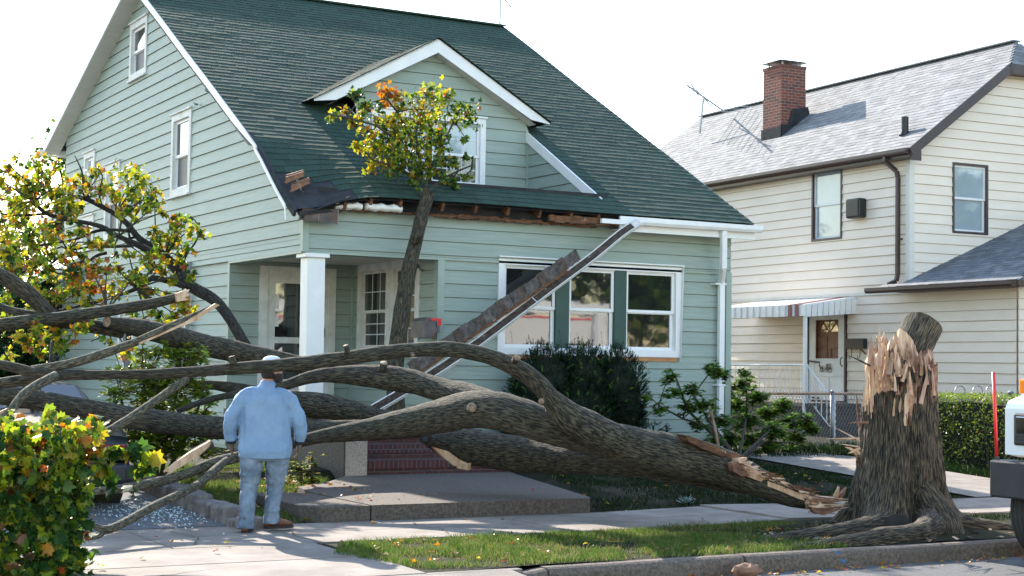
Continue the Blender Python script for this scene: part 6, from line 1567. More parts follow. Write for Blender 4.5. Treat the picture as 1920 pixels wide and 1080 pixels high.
base = at3(1385, 850, 19.3)
base = (base[0], base[1], .25)
st_ = [[base, at3(1290, 770, 19.5), at3(1268, 710, 19.6), at3(1256, 690, 19.6)], [base, at3(1330, 790, 19.4), at3(1300, 740, 19.4), at3(1330, 700, 19.4)], [base, at3(1400, 780, 20.6), at3(1400, 730, 20.8)], [base, at3(1450, 800, 20.6), at3(1490, 790, 20.9)], [base, at3(1330, 800, 19.2), at3(1280, 785, 19.3), at3(1235, 760, 19.4)], [base, at3(1430, 830, 20.5), at3(1480, 830, 20.8)]]
bl = []
for px, py, r, n in ((1335, 690, .10, 50), (1350, 700, .12, 60), (1255, 705, .09, 36), (1270, 735, .10, 40), (1300, 730, .10, 40), (1235, 770, .10, 30), (1212, 745, .05, 14), (1290, 765, .12, 50), (1320, 760, .14, 70), (1360, 735, .15, 90), (1390, 720, .14, 80), (1380, 760, .17, 110), (1420, 745, .15, 100), (1350, 790, .16, 90), (1400, 790, .18, 120), (1440, 775, .16, 120), (1470, 760, .13, 80), (1480, 790, .15, 110), (1510, 790, .12, 90), (1520, 805, .09, 60), (1450, 810, .17, 120), (1490, 820, .13, 90), (1410, 825, .17, 110), (1370, 825, .15, 80), (1340, 825, .12, 50), (1440, 840, .12, 80), (1480, 845, .09, 40), (1310, 800, .12, 40), (1395, 850, .10, 40), (1250, 740, .06, 14), (1400, 700, .08, 30)):
    bl.append((*at3(px, py, (19.2 if px < 1360 else 20.9) + rh.uniform(-.45, .45)), r * 1.15, int(n * 2.8)))
leafy_shrub('rhododendron', 'loose green rhododendron at the right corner of the green house', 'shrub', st_, bl, [M['rhodo'], M['leafd'], M['leafy']], (10, 2.5, .35), .095, LEAFO, 51)
o_ = []
for k in range(170):
    x = rh.gauss(305, 55); y = rh.uniform(655, 850)
    if x < 195 or x > 410 or (x < 260 and y < 690) or (x > 380 and y < 680): continue
    o_.append((*at3(x, y, 18.2 + rh.uniform(-.7, .7)), .12, 40))
bb = at3(300, 880, 18.2); bb = (bb[0], bb[1], .15)
leafy_shrub('garden_shrub', 'glossy green and yellow shrub by the driveway behind the fallen branches', 'shrub', [[bb, at3(280, 800, 18.2), at3(270, 720, 18.2)], [bb, at3(320, 790, 18.2), at3(340, 700, 18.2)], [bb, at3(360, 800, 18.2), at3(380, 740, 18.2)], [bb, at3(240, 800, 18.2), at3(225, 740, 18.2)]], o_, [M['bright'], M['leafyg'], M['leafg'], M['leafy']], (7, 5, 2, 1.5), .085, LEAFO, 52)
o_ = [(*at3(x, y, 18.3 + rh.uniform(-.2, .2)), .08, n) for x, y, n in ((545, 895, 40), (560, 880, 40), (575, 890, 50), (590, 900, 40), (565, 905, 40), (535, 905, 30), (585, 855, 30), (580, 870, 30), (550, 870, 20), (395, 850, 30), (380, 870, 30), (400, 880, 30))]
leafy_shrub('low_yellow_plant', 'low yellow-leafed plant beside the concrete cheek of the steps', 'plant', [[at3(565, 915, 18.3), at3(565, 880, 18.3)], [at3(585, 915, 18.3), at3(585, 860, 18.3)]], [b for b in o_ if b[0] > 6.0], [M['leafy'], M['leafyg'], M['leafg'], M['leafd']], (4, 4, 2, 3), .07, OVAL, 53)
leafy_shrub('mint_plant', 'small pale flowering plant against the house wall between yew and rhododendron', 'plant', [[at3(1225, 820, 20.2), at3(1225, 800, 20.2)], [at3(1250, 820, 20.2), at3(1250, 800, 20.2)]], [(*at3(x, y, 20.2), .08, 36) for x, y in ((1215, 798), (1232, 795), (1250, 800), (1240, 806))], [M['agave'], M['rhodo']], (3, 2), .05, OVAL, 54)
leafy_shrub('yellow_shrub', 'small yellow-green shrub behind the chain link fence at the stoop', 'shrub', [[NP(-1.6, 3.4, .2), NP(-1.6, 3.4, 1.0)]], [(*NP(-1.6 + rh.uniform(-.2, .2), 3.4 + rh.uniform(-.4, .4), z), .12, 70) for z in (.9, 1.1, 1.25, 1.0, 1.35)], [M['leafyg'], M['leafy']], (5, 2), .08, OVAL, 55)
# hedge at the edge of the neighbour drive
hd = thing('hedge', 'clipped green hedge on the far side of the concrete drive', 'hedge', (18.3, 17.0, .15))
HA, HB = V((18.15, 20.0, 0)), V((17.9, 12.5, 0)); hdir = (HB - HA).normalized(); hsd = V((-hdir.y, hdir.x, 0))
if hsd.x < 0: hsd = -hsd
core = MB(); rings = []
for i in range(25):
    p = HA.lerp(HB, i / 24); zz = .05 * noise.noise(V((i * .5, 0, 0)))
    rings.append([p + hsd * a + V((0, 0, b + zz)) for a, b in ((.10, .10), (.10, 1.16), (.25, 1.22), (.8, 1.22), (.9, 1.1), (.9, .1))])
core.loft(rings); core.build('inner_shade', M['shadow_core'], hd)
mb = MB(); rng = random.Random(61)
LH = (HB - HA).length
for k in range(15000):
    t = rng.random() * LH; w = rng.random()
    if w < .62:
        z = rng.uniform(.12, 1.27); a = rng.uniform(-.04, .12) + .05 * noise.noise(V((t * 2, z * 2, 0)))
    else:
        z = 1.24 + rng.uniform(-.06, .06) + .03 * noise.noise(V((t * 2, 5, 0))); a = rng.uniform(0, .9)
    if z < .35 and rng.random() < .5: continue
    p = HA + hdir * t + hsd * a + V((0, 0, z)); leaf(mb, p, .048, rng, 0 if rng.random() < .86 else (1 if rng.random() < .7 else 2), OVAL, 0, .15)
mb.build('leaves', [M['hedge'], M['leafyg'], M['leafb']], hd)
mb = MB()
for k in range(70):
    t = rng.random() * LH; a = rng.uniform(.0, .2); p = HA + hdir * t + hsd * a; mb.tube([p + V((0, 0, .1)), p + V((rng.uniform(-.1, .1), rng.uniform(-.1, .1), rng.uniform(.5, 1.1)))], [.012, .006], 4)
mb.build('stems', M['twig'], hd)
# chain link fence with rusty top rail
fn = thing('chain_link_fence', 'chain link fence with a rusty top rail and grey posts between the two houses', 'fence', (18, 21.9, .25))
FA, FB = PY(1395, 727, 22.0), PY(1640, 741, 22.0)
FA = V((16.0, 22.0, 1.20)); FB = V((21.4, 22.0, 1.22))
def zf(x): return FA.z + (FB.z - FA.z) * (x - FA.x) / (FB.x - FA.x)
mb = MB(); mb.tube([FA, FB], .024, 8); mb.build('top_rail', M['rustpipe'], fn, smooth=True)
for x in (16.0, PY(1560, 780, 22.0).x, 21.4):
    mb = MB(); mb.tube([(x, 22.0, .1), (x, 22.0, zf(x) + .03)], .034, 10); mb.tube([(x, 22, zf(x) + .03), (x, 22, zf(x) + .07)], [.04, .012], 10); mb.build('post', M['steel'], fn, smooth=True)
mb = MB(); st2 = .075; x = FA.x
n = int((FB.x - FA.x + 1.0) / st2)
for sgn in (1, -1):
    for k in range(n + 1):
        x0 = FA.x - (1.0 if sgn > 0 else 0) + k * st2; z0, z1 = .27, zf(x0) + .05; x1 = x0 + sgn * (z1 - z0) * .62
        a, b = V((x0, 21.985, z0)), V((x1, 21.985, z1))
        if b.x < FA.x: 
            t = (FA.x - a.x) / (b.x - a.x); b = a.lerp(b, t) if t > 0 else b
        if a.x < FA.x:
            t = (FA.x - a.x) / (b.x - a.x)
            if t >= 1 or b.x <= FA.x: continue
            a = a.lerp(b, t)
        if a.x > FB.x: continue
        if b.x > FB.x: b = a.lerp(b, (FB.x - a.x) / (b.x - a.x))
        mb.tube([a, b], .0032, 3, caps=False)
mb.build('mesh', M['steel'], fn)
# white finial hoops above the hedge
hp = thing('wire_border', 'low white wire hoops showing above the far end of the hedge', 'garden border', (20.5, 19.5, .2))
mb = MB()
for px in (1800, 1833, 1858):
    c = PD(px, 740, 26.5); mb.tube([c + V((.12 * math.cos(t), 0, .05 + .10 * math.sin(t))) for t in [math.pi * k / 8 for k in range(9)]], .008, 5)
    mb.tube([c + V((.12, 0, .05)), V((c.x + .12, c.y, .2))], .008, 5)
c = PD(1895, 740, 26.5); mb.tube([c, c + V((0, 0, .04)), c + V((0, 0, .07))], [.05, .06, .01], 8); mb.tube([V((c.x, c.y, .2)), c], .02, 6)
mb.build('hoops', M['steel'], hp)
# garden stake in the rhododendron
tag(limb(None, [(1330, 762, 3, 18.7), (1340, 800, 3, 18.7), (1347, 838, 3, 18.7)], 0, 6, 'garden_stake', bark='rustpipe', capm='wood'), 'thin wooden stake standing in front of the rhododendron', 'stake')

# ================================================================ GRASS AND LITTER
def blades(name, regions, seed, label=None, gm='grass'):
    rng = random.Random(seed); mb = MB()
    for (poly, n, h, w, zfn) in regions:
        x0, x1 = min(p[0] for p in poly), max(p[0] for p in poly); y0, y1 = min(p[1] for p in poly), max(p[1] for p in poly); c = 0; tries = 0
        while c < n and tries < n * 6:
            tries += 1; x = rng.uniform(x0, x1); y = rng.uniform(y0, y1); ins = False
            for i in range(len(poly)):
                a, b = poly[i], poly[i - 1]
                if (a[1] > y) != (b[1] > y) and x < (b[0] - a[0]) * (y - a[1]) / (b[1] - a[1]) + a[0]: ins = not ins
            if not ins: continue
            f = noise.noise(V((x * 1.6, y * 1.6, 3))) + .5 * noise.noise(V((x * 5, y * 5, 3)))
            if f < -.22 and rng.random() < .85: continue
            d_ = math.hypot((x - 11.4) / 1.9, (y - 12.0) / 1.1)
            if d_ < 1 and rng.random() < .93: continue
            z = zfn(x, y) - .008; hh = h * rng.uniform(.5, 1.3) * (1 + .6 * max(-.6, f)); a = rng.uniform(0, 6.28); b = rng.uniform(0, 6.28); le = hh * rng.uniform(.1, .9)
            sd = V((math.cos(a), math.sin(a), 0)) * w; t = V((math.cos(b) * le, math.sin(b) * le, hh)); p = V((x, y, z)); md = t * .5 + V((0, 0, hh * .12))
            m = 1 if rng.random() < (.30 if gm == 'grass' else .02) + (.35 if f < -.05 and gm == 'grass' else 0) else 0
            mb.poly([p - sd, p + sd, p + md + sd * .7, p + t, p + md - sd * .7], m)
            c += 1
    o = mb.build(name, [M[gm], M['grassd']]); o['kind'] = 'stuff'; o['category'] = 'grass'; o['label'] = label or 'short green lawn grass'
gzf = lambda x, y: gz(x, y)
blades('grass', [([(5.3, 12.5), (5.7, 13.22), (6.4, 13.32), (10.6, 13.30), (11.0, 12.9), (10.3, 11.9), (10.3, KY + .165), (6.4, KY + .165), (5.6, 11.45)], 27000, .055, .0030, gzf)], 71, 'sunlit grass on the curb strip in front of the sidewalk')
blades('grass', [([(5.46, 14.98), (6.15, 14.98), (6.0, 15.6), (6.1, 17.0), (7.0, 17.6), (7.8, 18.6), (8.0, 20.6), (5.42, 19.5), (5.42, 15.4)], 15000, .075, .0032, gzf)], 72, 'ragged grass around the feet of the worker')
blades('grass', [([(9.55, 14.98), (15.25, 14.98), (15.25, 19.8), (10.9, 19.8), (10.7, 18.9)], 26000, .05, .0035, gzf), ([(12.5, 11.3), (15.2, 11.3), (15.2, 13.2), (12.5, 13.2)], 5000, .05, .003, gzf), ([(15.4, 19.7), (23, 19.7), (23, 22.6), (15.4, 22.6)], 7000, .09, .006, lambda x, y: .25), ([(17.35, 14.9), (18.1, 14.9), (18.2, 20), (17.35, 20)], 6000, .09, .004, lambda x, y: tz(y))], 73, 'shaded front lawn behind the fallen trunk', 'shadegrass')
mb = MB(); rng = random.Random(81)
for k in range(560):
    t = rng.random()
    if t < .30: x, y = rng.uniform(5.6, 10.6), rng.uniform(KY + .2, 13.2)
    elif t < .5: x, y = rng.uniform(5.45, 7.5), rng.uniform(15, 18.5)
    elif t < .7: x, y = rng.uniform(9.6, 14), rng.uniform(15, 19)
    elif t < .9: x, y = rng.uniform(7.5, 14), KY - rng.uniform(.02, .35) ** 1.0
    elif t < .95: x, y = rng.uniform(5.5, 10), rng.uniform(13.3, 16.5)
    else: x, y = rng.uniform(2.5, 5.5), rng.uniform(12, 16)
    z = gz(x, y) + .02 if y > KY else -.145
    if 13.3 < y < 14.93: z = .03
    if 14.95 < y < 18.5 and 6.3 < x < 9.5: z = .18
    a = rng.uniform(0, 6.28); d = V((math.cos(a), math.sin(a), rng.uniform(-.1, .3))); n_ = V((rng.gauss(0, .3), rng.gauss(0, .3), 1)).normalized(); sd = d.cross(n_); s_ = rng.uniform(.03, .07); p = V((x, y, z + .006))
    mb.poly([p + sd * (u * s_) + d * (v * s_) + n_ * (abs(u) * .5 * s_) for u, v in SIMPLE], rng.choice((0, 0, 1, 1, 2, 3)))
o = mb.build('leaf_litter', [M['leafo'], M['leafb'], M['leafy'], M['leafr']]); tag(o, 'orange and brown fallen leaves scattered over grass, paving and gutter', 'leaf litter', kind='stuff')
# wood chips and soil crumbs by the stump, glass crumbs on the driveway
mb = MB()
for k in range(700):
    x, y = rng.gauss(10.6, .9), rng.gauss(12.0, .45)
    if y < KY + .18 or y > 13.3: continue
    s_ = rng.uniform(.008, .035); p = V((x, y, gz(x, y) + .006)); a = rng.uniform(0, 6.28); u = V((math.cos(a), math.sin(a), rng.uniform(-.2, .4))) * s_; v = V((-math.sin(a), math.cos(a), rng.uniform(-.2, .3))) * s_ * .5
    mb.poly([p - u - v, p + u - v, p + u + v, p - u + v], rng.choice((0, 0, 0, 1, 2)))
tag(mb.build('wood_chips', [M['brokenwood'], M['wood'], M['stone']]), 'brown wood chips and crumbs on bare soil left of the stump', 'wood chips', kind='stuff')
mb = MB()
for k in range(1500):
    x, y = rng.gauss(4.75, .38), rng.gauss(16.0, .45)
    if x > 5.18: continue
    s_ = rng.uniform(.004, .013); p = V((x, y, tz(y) + .018)); a = rng.uniform(0, 6.28); u = V((math.cos(a), math.sin(a), rng.uniform(-.6, .6))) * s_; v = V((-math.sin(a), math.cos(a), rng.uniform(-.6, .6))) * s_
    mb.poly([p - u, p + v, p + u, p - v])
tag(mb.build('broken_glass', mat('shattered_glass', (.55, .66, .68), .12, spec=1.6)), 'pale crumbs of shattered glass on the dark driveway', 'broken glass', kind='stuff')
cl = MB()
c = V((8.42, 10.85, -.09)); rg = random.Random(4)
cl.loft([[c + V((.16 * math.cos(t) * q + .03 * rg.random(), .09 * math.sin(t) * q, h + .02 * rg.random())) for t in [k * math.pi / 6 for k in range(12)]] for q, h in ((.8, -.05), (1, -.01), (.8, .035), (.3, .05))])
tag(cl.build('bark_clump', M['brokenwood']), 'curled orange-brown bark scrap lying in the gutter below the kerb', 'bark scrap')
mb = MB(); p = V((10.85, 12.0, gz(10.85, 12.0) + .06)); mb.hexa([p + V(q) for q in ((-.09, -.02, 0), (.09, -.03, -.02), (.09, .03, -.02), (-.09, .03, 0))], [p + V(q) for q in ((-.08, -.02, .03), (.08, -.03, .01), (.08, .03, .01), (-.08, .03, .03))])
tag(mb.build('wood_piece', M['wood']), 'small pale wood piece lying on the roots in front of the stump', 'wood piece')

# ================================================================ THE WORKER
man = thing('person', 'person in a light denim shirt, faded jeans, white cap and work gloves, seen from behind', 'person', (5.33, 14.3, 0))
ang = R(-20); MU = V((math.cos(ang), math.sin(ang), 0)); MV = V((-math.sin(ang), math.cos(ang), 0)); MO = V((5.33, 14.32, 0))
def mp(x, y, z): return MO + MU * x + MV * y + V((0, 0, z))
FOLD = [0, 1, 1]
def ring(c, rx, ry, n=20, ax=None, p=2.3):
    """super-ellipse ring round centre c (local), normal along ax (local)"""
    ax = V(ax or (0, 0, 1)).normalized(); a = V((1, 0, 0)) - ax * ax.x
    a.normalize(); b = ax.cross(a)
    out = []
    for k in range(n):
        t = 2 * math.pi * k / n; cx, sx = math.cos(t), math.sin(t)
        u = rx * math.copysign(abs(cx) ** (2 / p), cx); v = ry * math.copysign(abs(sx) ** (2 / p), sx)
        fo = 1 + FOLD[0] * (noise.noise(V((cx * FOLD[1] + c[0] * 9, sx * FOLD[1], c[2] * FOLD[2]))) + .5 * noise.noise(V((cx * FOLD[1] * 2.3 + 5, sx * FOLD[1] * 2.3, c[2] * FOLD[2] * 1.9))))
        q = V(c) + a * (u * fo) + b * (v * fo); out.append(mp(q.x, q.y, q.z))
    return out
def chain(mb, pts, n=16, m=0):
    r_ = []
    for i, (c, rx, ry) in enumerate(pts):
        a = V(pts[min(i + 1, len(pts) - 1)][0]) - V(pts[max(i - 1, 0)][0]); r_.append(ring(c, rx, ry, n, a))
    mb.loft(r_, m)
def dens(pts, k=4):
    s = []
    n = len(pts)
    for i in range(n - 1):
        p = [pts[max(i - 1, 0)], pts[i], pts[i + 1], pts[min(i + 2, n - 1)]]
        for j in range(k):
            t = j / k; f = lambda a, b, c, d: .5 * (2 * b + (c - a) * t + (2 * a - 5 * b + 4 * c - d) * t * t + (3 * b - a - 3 * c + d) * t ** 3)
            s.append((tuple(f(*(q[0][m] for q in p)) for m in range(3)), f(*(q[1] for q in p)), f(*(q[2] for q in p))))
    s.append(pts[-1]); return s
def skinned(mb, name, m, parent, vox=.011, disp=0, dsize=.12, stretch=None, smooth=3):
    o = mb.build(name, m, parent, smooth=True)
    r = o.modifiers.new('remesh', 'REMESH'); r.mode = 'VOXEL'; r.voxel_size = vox; r.use_smooth_shade = True
    s = o.modifiers.new('smooth', 'SMOOTH'); s.factor = .5; s.iterations = smooth
    if disp:
        t = bpy.data.textures.new(name + '_folds', 'CLOUDS'); t.noise_scale = dsize; t.noise_depth = 2
        d = o.modifiers.new('folds', 'DISPLACE'); d.texture = t; d.strength = disp; d.mid_level = .5; d.texture_coords = 'GLOBAL'
    return o
# arms, shared by body and sleeves
armL = [((-.09, .0, 1.35), .05, .06), ((-.16, .0, 1.325), .064, .074), ((-.222, .0, 1.27), .070, .078), ((-.268, -.005, 1.19), .069, .072), ((-.30, -.01, 1.13), .074, .074), ((-.325, -.01, 1.05), .068, .068), ((-.325, .03, .95), .060, .062), ((-.315, .05, .885), .052, .056)]
armR = [((.09, .0, 1.35), .05, .06), ((.16, .0, 1.325), .064, .074), ((.222, .0, 1.27), .070, .078), ((.268, -.005, 1.19), .069, .072), ((.30, -.01, 1.13), .074, .074), ((.325, -.01, 1.05), .068, .068), ((.335, .02, .95), .060, .062), ((.33, .04, .885), .052, .056)]
torso = [((0, .0, .715), .235, .165), ((0, .0, .80), .256, .185), ((0, .0, .92), .245, .17), ((0, .0, 1.05), .238, .165), ((0, .0, 1.18), .230, .155), ((0, .0, 1.28), .205, .142), ((.0, .0, 1.34), .150, .115), ((.008, .005, 1.39), .092, .085), ((.012, .01, 1.425), .068, .070)]
legL = [((-.115, .0, .80), .120, .13), ((-.12, .0, .66), .114, .122), ((-.128, .02, .52), .096, .104), ((-.138, .015, .40), .080, .088), ((-.150, -.02, .26), .076, .084), ((-.158, -.04, .12), .074, .084), ((-.162, -.05, .045), .078, .092)]
legR = [((.115, .0, .80), .120, .13), ((.12, .03, .66), .110, .118), ((.115, .07, .52), .092, .100), ((.105, .085, .40), .077, .086), ((.088, .075, .26), .074, .082), ((.080, .075, .14), .072, .082), ((.080, .075, .085), .076, .088)]
# continuous body under the clothes: head, neck, trunk, limbs, hands
mb = MB()
sh = lambda pts, f: [(c, a * f, b * f) for c, a, b in pts]
chain(mb, dens(sh(torso[1:], .86)), 20)
chain(mb, dens(sh(armL, .78))); chain(mb, dens(sh(armR, .78))); chain(mb, dens(sh(legL, .80))); chain(mb, dens(sh(legR, .80)))
HC = V((.055, .03, 1.562))
chain(mb, dens([((.01, .01, 1.42), .062, .064), ((.03, .02, 1.48), .058, .060), ((.045, .025, 1.52), .062, .066)]))
hr = []
fd = V((math.sin(R(62)), math.cos(R(62)), 0)); fs = V((fd.y, -fd.x, 0))   # face direction: turned to the right
def hp_(f, s, z): q = HC + fd * f + fs * s; return mp(q.x, q.y, HC.z + z)
prof = [(-.115, .035, .040, .030), (-.10, .058, .055, .020), (-.075, .080, .064, .012), (-.045, .092, .071, .006), (-.01, .098, .076, 0), (.03, .100, .078, -.003), (.07, .094, .073, -.006), (.10, .074, .058, -.008), (.118, .035, .03, -.01)]
for z, rf, rs, off in prof: hr.append([hp_(off + rf * math.cos(t), rs * math.sin(t), z) for t in [2 * math.pi * k / 24 for k in range(24)]])
mb.loft(hr)
mb.loft([[hp_(.088 + .004 * k, s * w, z) for s, z in ((-1, -.03), (1, -.03), (.7, .01), (-.7, .01))] for k, w in ((0, .016), (4, .013), (7, .006))])    # nose
for s in (-1, 1):
    mb.loft([[hp_(-.005 + .022 * math.cos(t), s * (.074 + d), -.012 + .034 * math.sin(t)) for t in [k * math.pi / 5 for k in range(10)]] for d in (0, .012, .018)])
skinned(mb, 'body', M['skin'], man, .009, smooth=2)
mb = MB()
for s in (-.03, .03): mb.tube([hp_(.089, s, .012), hp_(.096, s, .012)], [.010, .006], 8)
mb.build('eyes', M['hair'], man)
mb = MB()
for z, rf, rs, off in [(-.122, .030, .036, .045), (-.112, .060, .050, .030), (-.09, .082, .060, .018), (-.06, .092, .068, .010), (-.045, .090, .068, .010)]: pass
mb.loft([[hp_(off + rf * math.cos(t), rs * math.sin(t), z) for t in [-2.0 + 4.0 * k / 16 for k in range(17)]] for z, rf, rs, off in [(-.125, .030, .036, .045), (-.112, .062, .054, .030), (-.09, .086, .064, .018), (-.055, .098, .075, .008), (-.035, .096, .076, .006)]], close=False, caps=False)
mb.loft([[hp_(rf * math.cos(t), rs * math.sin(t), z) for t in [1.9 + 2.48 * k / 12 for k in range(13)]] for z, rf, rs in [(-.085, .085, .070), (-.05, .100, .079), (.0, .106, .083), (.05, .106, .084)]], close=False, caps=False)
o = mb.build('hair_and_beard', M['hair'], man, smooth=True); q = o.modifiers.new('s', 'SOLIDIFY'); q.thickness = .008
mb = MB()
mb.loft([[hp_(off + rf * math.cos(t), rs * math.sin(t), z) for t in [2 * math.pi * k / 24 for k in range(24)]] for z, rf, rs, off in [(.030, .108, .086, 0), (.06, .108, .087, 0), (.09, .098, .080, -.002), (.115, .078, .064, -.004), (.130, .045, .038, -.005), (.134, .01, .01, -.005)]])
mb.loft([[hp_(.095 + .075 * math.sin(math.pi * k / 10) ** .7, -.07 + .14 * k / 10, z - .02 * math.sin(math.pi * k / 10)) for k in range(11)] + [hp_(.085, .07 - .14 * k / 10, z) for k in range(11)] for z in (.036, .044)])
mb.build('cap', M['cap'], man, smooth=True)
# jeans
FOLD[:] = [.16, 1.3, 17]
mb = MB(); chain(mb, dens([((0, .0, .92), .20, .145), ((0, .0, .84), .222, .155), ((0, .0, .76), .22, .15), ((0, .0, .69), .20, .13)]), 24); chain(mb, dens(legL, 9), 30); chain(mb, dens(legR, 9), 30)
skinned(mb, 'jeans', M['jeans'], man, .008, .012, .05, smooth=1)
# shirt, loose over the belt
FOLD[:] = [.075, 3.4, 2.6]
mb = MB(); chain(mb, dens(torso, 7), 48); FOLD[:] = [.17, 1.3, 14]; chain(mb, dens(sh(armL, 1.03), 8), 26); chain(mb, dens(sh(armR, 1.03), 8), 26); FOLD[0] = 0
chain(mb, [((.012, .012, 1.40), .074, .074), ((.016, .014, 1.43), .070, .070), ((.018, .015, 1.445), .064, .064)], 18)
shirt = skinned(mb, 'shirt', M['shirt'], man, .008, .012, .06, smooth=1)
mb = MB()
mb.loft([ring((.016, .012, z), r1, r1 * 1.0, 20) for z, r1 in ((1.405, .080), (1.44, .072), (1.455, .068), (1.45, .064))], caps=False); mb.build('collar', M['shirt'], shirt, smooth=True)
# gloves with five fingers
def glove(side, w, name):
    x, y, z = w; mb = MB()
    chain(mb, [((x, y, z + .03), .052, .056), ((x, y, z), .050, .054), ((x + .002 * side, y + .005, z - .035), .042, .050)], 14)
    cuff = mb.build('glove_cuff', M['cuff'], man, smooth=True)
    mb = MB(); s = side
    chain(mb, [((x, y + .002, z - .02), .026, .034), ((x, y + .006, z - .05), .026, .042), ((x - s * .003, y + .008, z - .085), .024, .047), ((x - s * .006, y + .010, z - .11), .020, .044)], 12)
    for i, (dy, ln) in enumerate(((-.033, .060), (-.012, .074), (.010, .080), (.032, .072))):
        a = V((x - s * .006, y + .012 + dy, z - .105)); b = a + V((-s * .004, 0, -ln * .42)); c = b + V((-s * ln * .22, 0, -ln * .34)); d = c + V((-s * ln * .25, 0, -ln * .16))
        mb.tube([mp(*a), mp(*b), mp(*c), mp(*d)], [.0125, .0120, .0112, .009], 8)
    a = V((x - s * .004, y + .045, z - .045)); b = a + V((-s * .010, .026, -.024)); c = b + V((-s * .012, .012, -.032)); mb.tube([mp(*a), mp(*b), mp(*c)], [.015, .0135, .010], 8)
    skinned(mb, name, M['glove'], man, .006, smooth=1)
glove(-1, (-.315, .055, .885), 'glove'); glove(1, (.33, .045, .885), 'glove')
# boots
def boot(cx, cy, z, yaw, name='boot'):
    c, s = math.cos(yaw), math.sin(yaw); T = lambda x, y, zz: mp(cx + x * c - y * s, cy + x * s + y * c, z + zz)
    sec = [(-.085, .030, .05), (-.06, .040, .085), (-.02, .043, .11), (.03, .043, .10), (.08, .045, .075), (.13, .048, .058), (.17, .043, .048), (.20, .025, .036)]
    mb = MB(); mb.loft([[T(w * math.cos(t), y, .018 + h * (.5 + .5 * math.sin(t))) for t in [2 * math.pi * k / 14 for k in range(14)]] for y, w, h in sec])
    mb.loft([[T(.046 * math.cos(t), -.025 + .055 * math.sin(t), zz) for t in [2 * math.pi * k / 14 for k in range(14)]] for zz in (.06, .16)])
    b = mb.build(name, M['boot'], man, smooth=True)
    mb = MB(); pts = [(-.036, -.085), (.036, -.085), (.045, -.02), (.040, .05), (.052, .12), (.045, .18), (.02, .212), (-.02, .212), (-.045, .18), (-.050, .12), (-.040, .05), (-.045, -.02)]
    mb.loft([[T(x, y, 0) for x, y in pts], [T(x, y, .028) for x, y in pts]]); mb.build('sole', M['sole'], b)
boot(-.155, -.04, .005, R(-8)); boot(.10, .10, .035, R(-62))

# ================================================================ THE UTILITY TRUCK
TX, TY0, TY1, TG = 11.30, 8.45, 10.66, -.15
tr = thing('utility_truck', 'white utility truck parked at the curb, its black bumper and red corner pole in view', 'truck', (15, 9.5, TG))
mb = MB(); mb.box((TX - .02, TY0 - .05, TG + .62), (TX + .24, TY1 + .16, TG + .97)); mb.build('bumper', M['black'], tr, bevel=.02)
mb = MB(); p = V((TX + .05, TY1 + .13, TG + .97)); mb.tube([p + V((0, 0, -.02)), p + V((0, 0, .03))], .02, 8, 1); mb.tube([p, p + V((-.02, .025, .83))], .0165, 10); mb.build('marker_pole', [M['redp'], M['black']], tr, smooth=True)
def fender(name, y0, y1, side):
    mb = MB(); prof = [(TX + .02, TG + 1.03), (TX + .02, TG + 1.46), (TX + .06, TG + 1.53), (TX + .5, TG + 1.66), (TX + 1.15, TG + 1.72), (TX + 1.15, TG + .95), (TX + 1.08, TG + .95), (TX + .95, TG + 1.12), (TX + .62, TG + 1.2), (TX + .32, TG + 1.10), (TX + .2, TG + 1.0)]
    a = [V((x, y0, z)) for x, z in prof]; b = [V((x, y1, z)) for x, z in prof]
    mb.poly(a); mb.poly(b[::-1])
    for k in range(len(prof)): k2 = (k + 1) % len(prof); mb.poly([a[k2], a[k], b[k], b[k2]])
    return mb.build(name, M['truckw'], tr, bevel=.035)
fender('fender', TY1 - .62, TY1, 1); fender('fender', TY0, TY0 + .62, 0)
mb = MB(); prof = [(TX + .05, TG + 1.0), (TX + .05, TG + 1.72), (TX + .2, TG + 1.86), (TX + 1.2, TG + 1.98), (TX + 1.2, TG + 1.0)]
a = [V((x, TY0 + .62, z)) for x, z in prof]; b = [V((x, TY1 - .62, z)) for x, z in prof]; mb.poly(a); mb.poly(b[::-1])
for k in range(5): mb.poly([a[(k + 1) % 5], a[k], b[k], b[(k + 1) % 5]])
mb.build('hood', M['truckw'], tr, bevel=.04)
mb = MB()
for k in range(9): mb.box((TX + .03, TY0 + .68, TG + 1.08 + k * .066), (TX + .06, TY1 - .68, TG + 1.11 + k * .066))
mb.build('grille', M['chrome'], tr)
for y0, y1 in ((TY1 - .47, TY1 - .12), (TY0 + .12, TY0 + .47)):
    mb = MB(); frame_rect(mb, V((TX + .02, 0, 0)), UY, UZ, V((-1, 0, 0)), y0, y1, 0, 0, 0, 0, 0) if 0 else None
    mb.box((TX - .004, y0, TG + 1.12), (TX + .03, y1, TG + 1.42)); hl_ = mb.build('headlight', M['black'], tr, bevel=.02)
    mb = MB(); mb.box((TX - .016, y0 + .05, TG + 1.23), (TX - .003, y1 - .04, TG + 1.39)); mb.build('lens', M['chrome'], hl_, bevel=.01)
    mb = MB()
    for k in range(3): mb.box((TX - .010, y0 + .04, TG + 1.14 + k * .028), (TX - .003, y1 - .03, TG + 1.152 + k * .028))
    mb.build('vent_slats', M['rubber'], hl_)
for y in (TY1 - .22, TY0 + .10):
    mb = MB(); mb.box((TX + .10, y, TG + 1.60), (TX + .24, y + .13, TG + 1.74)); mb.build('amber_lamp', M['amber'], tr, bevel=.02)
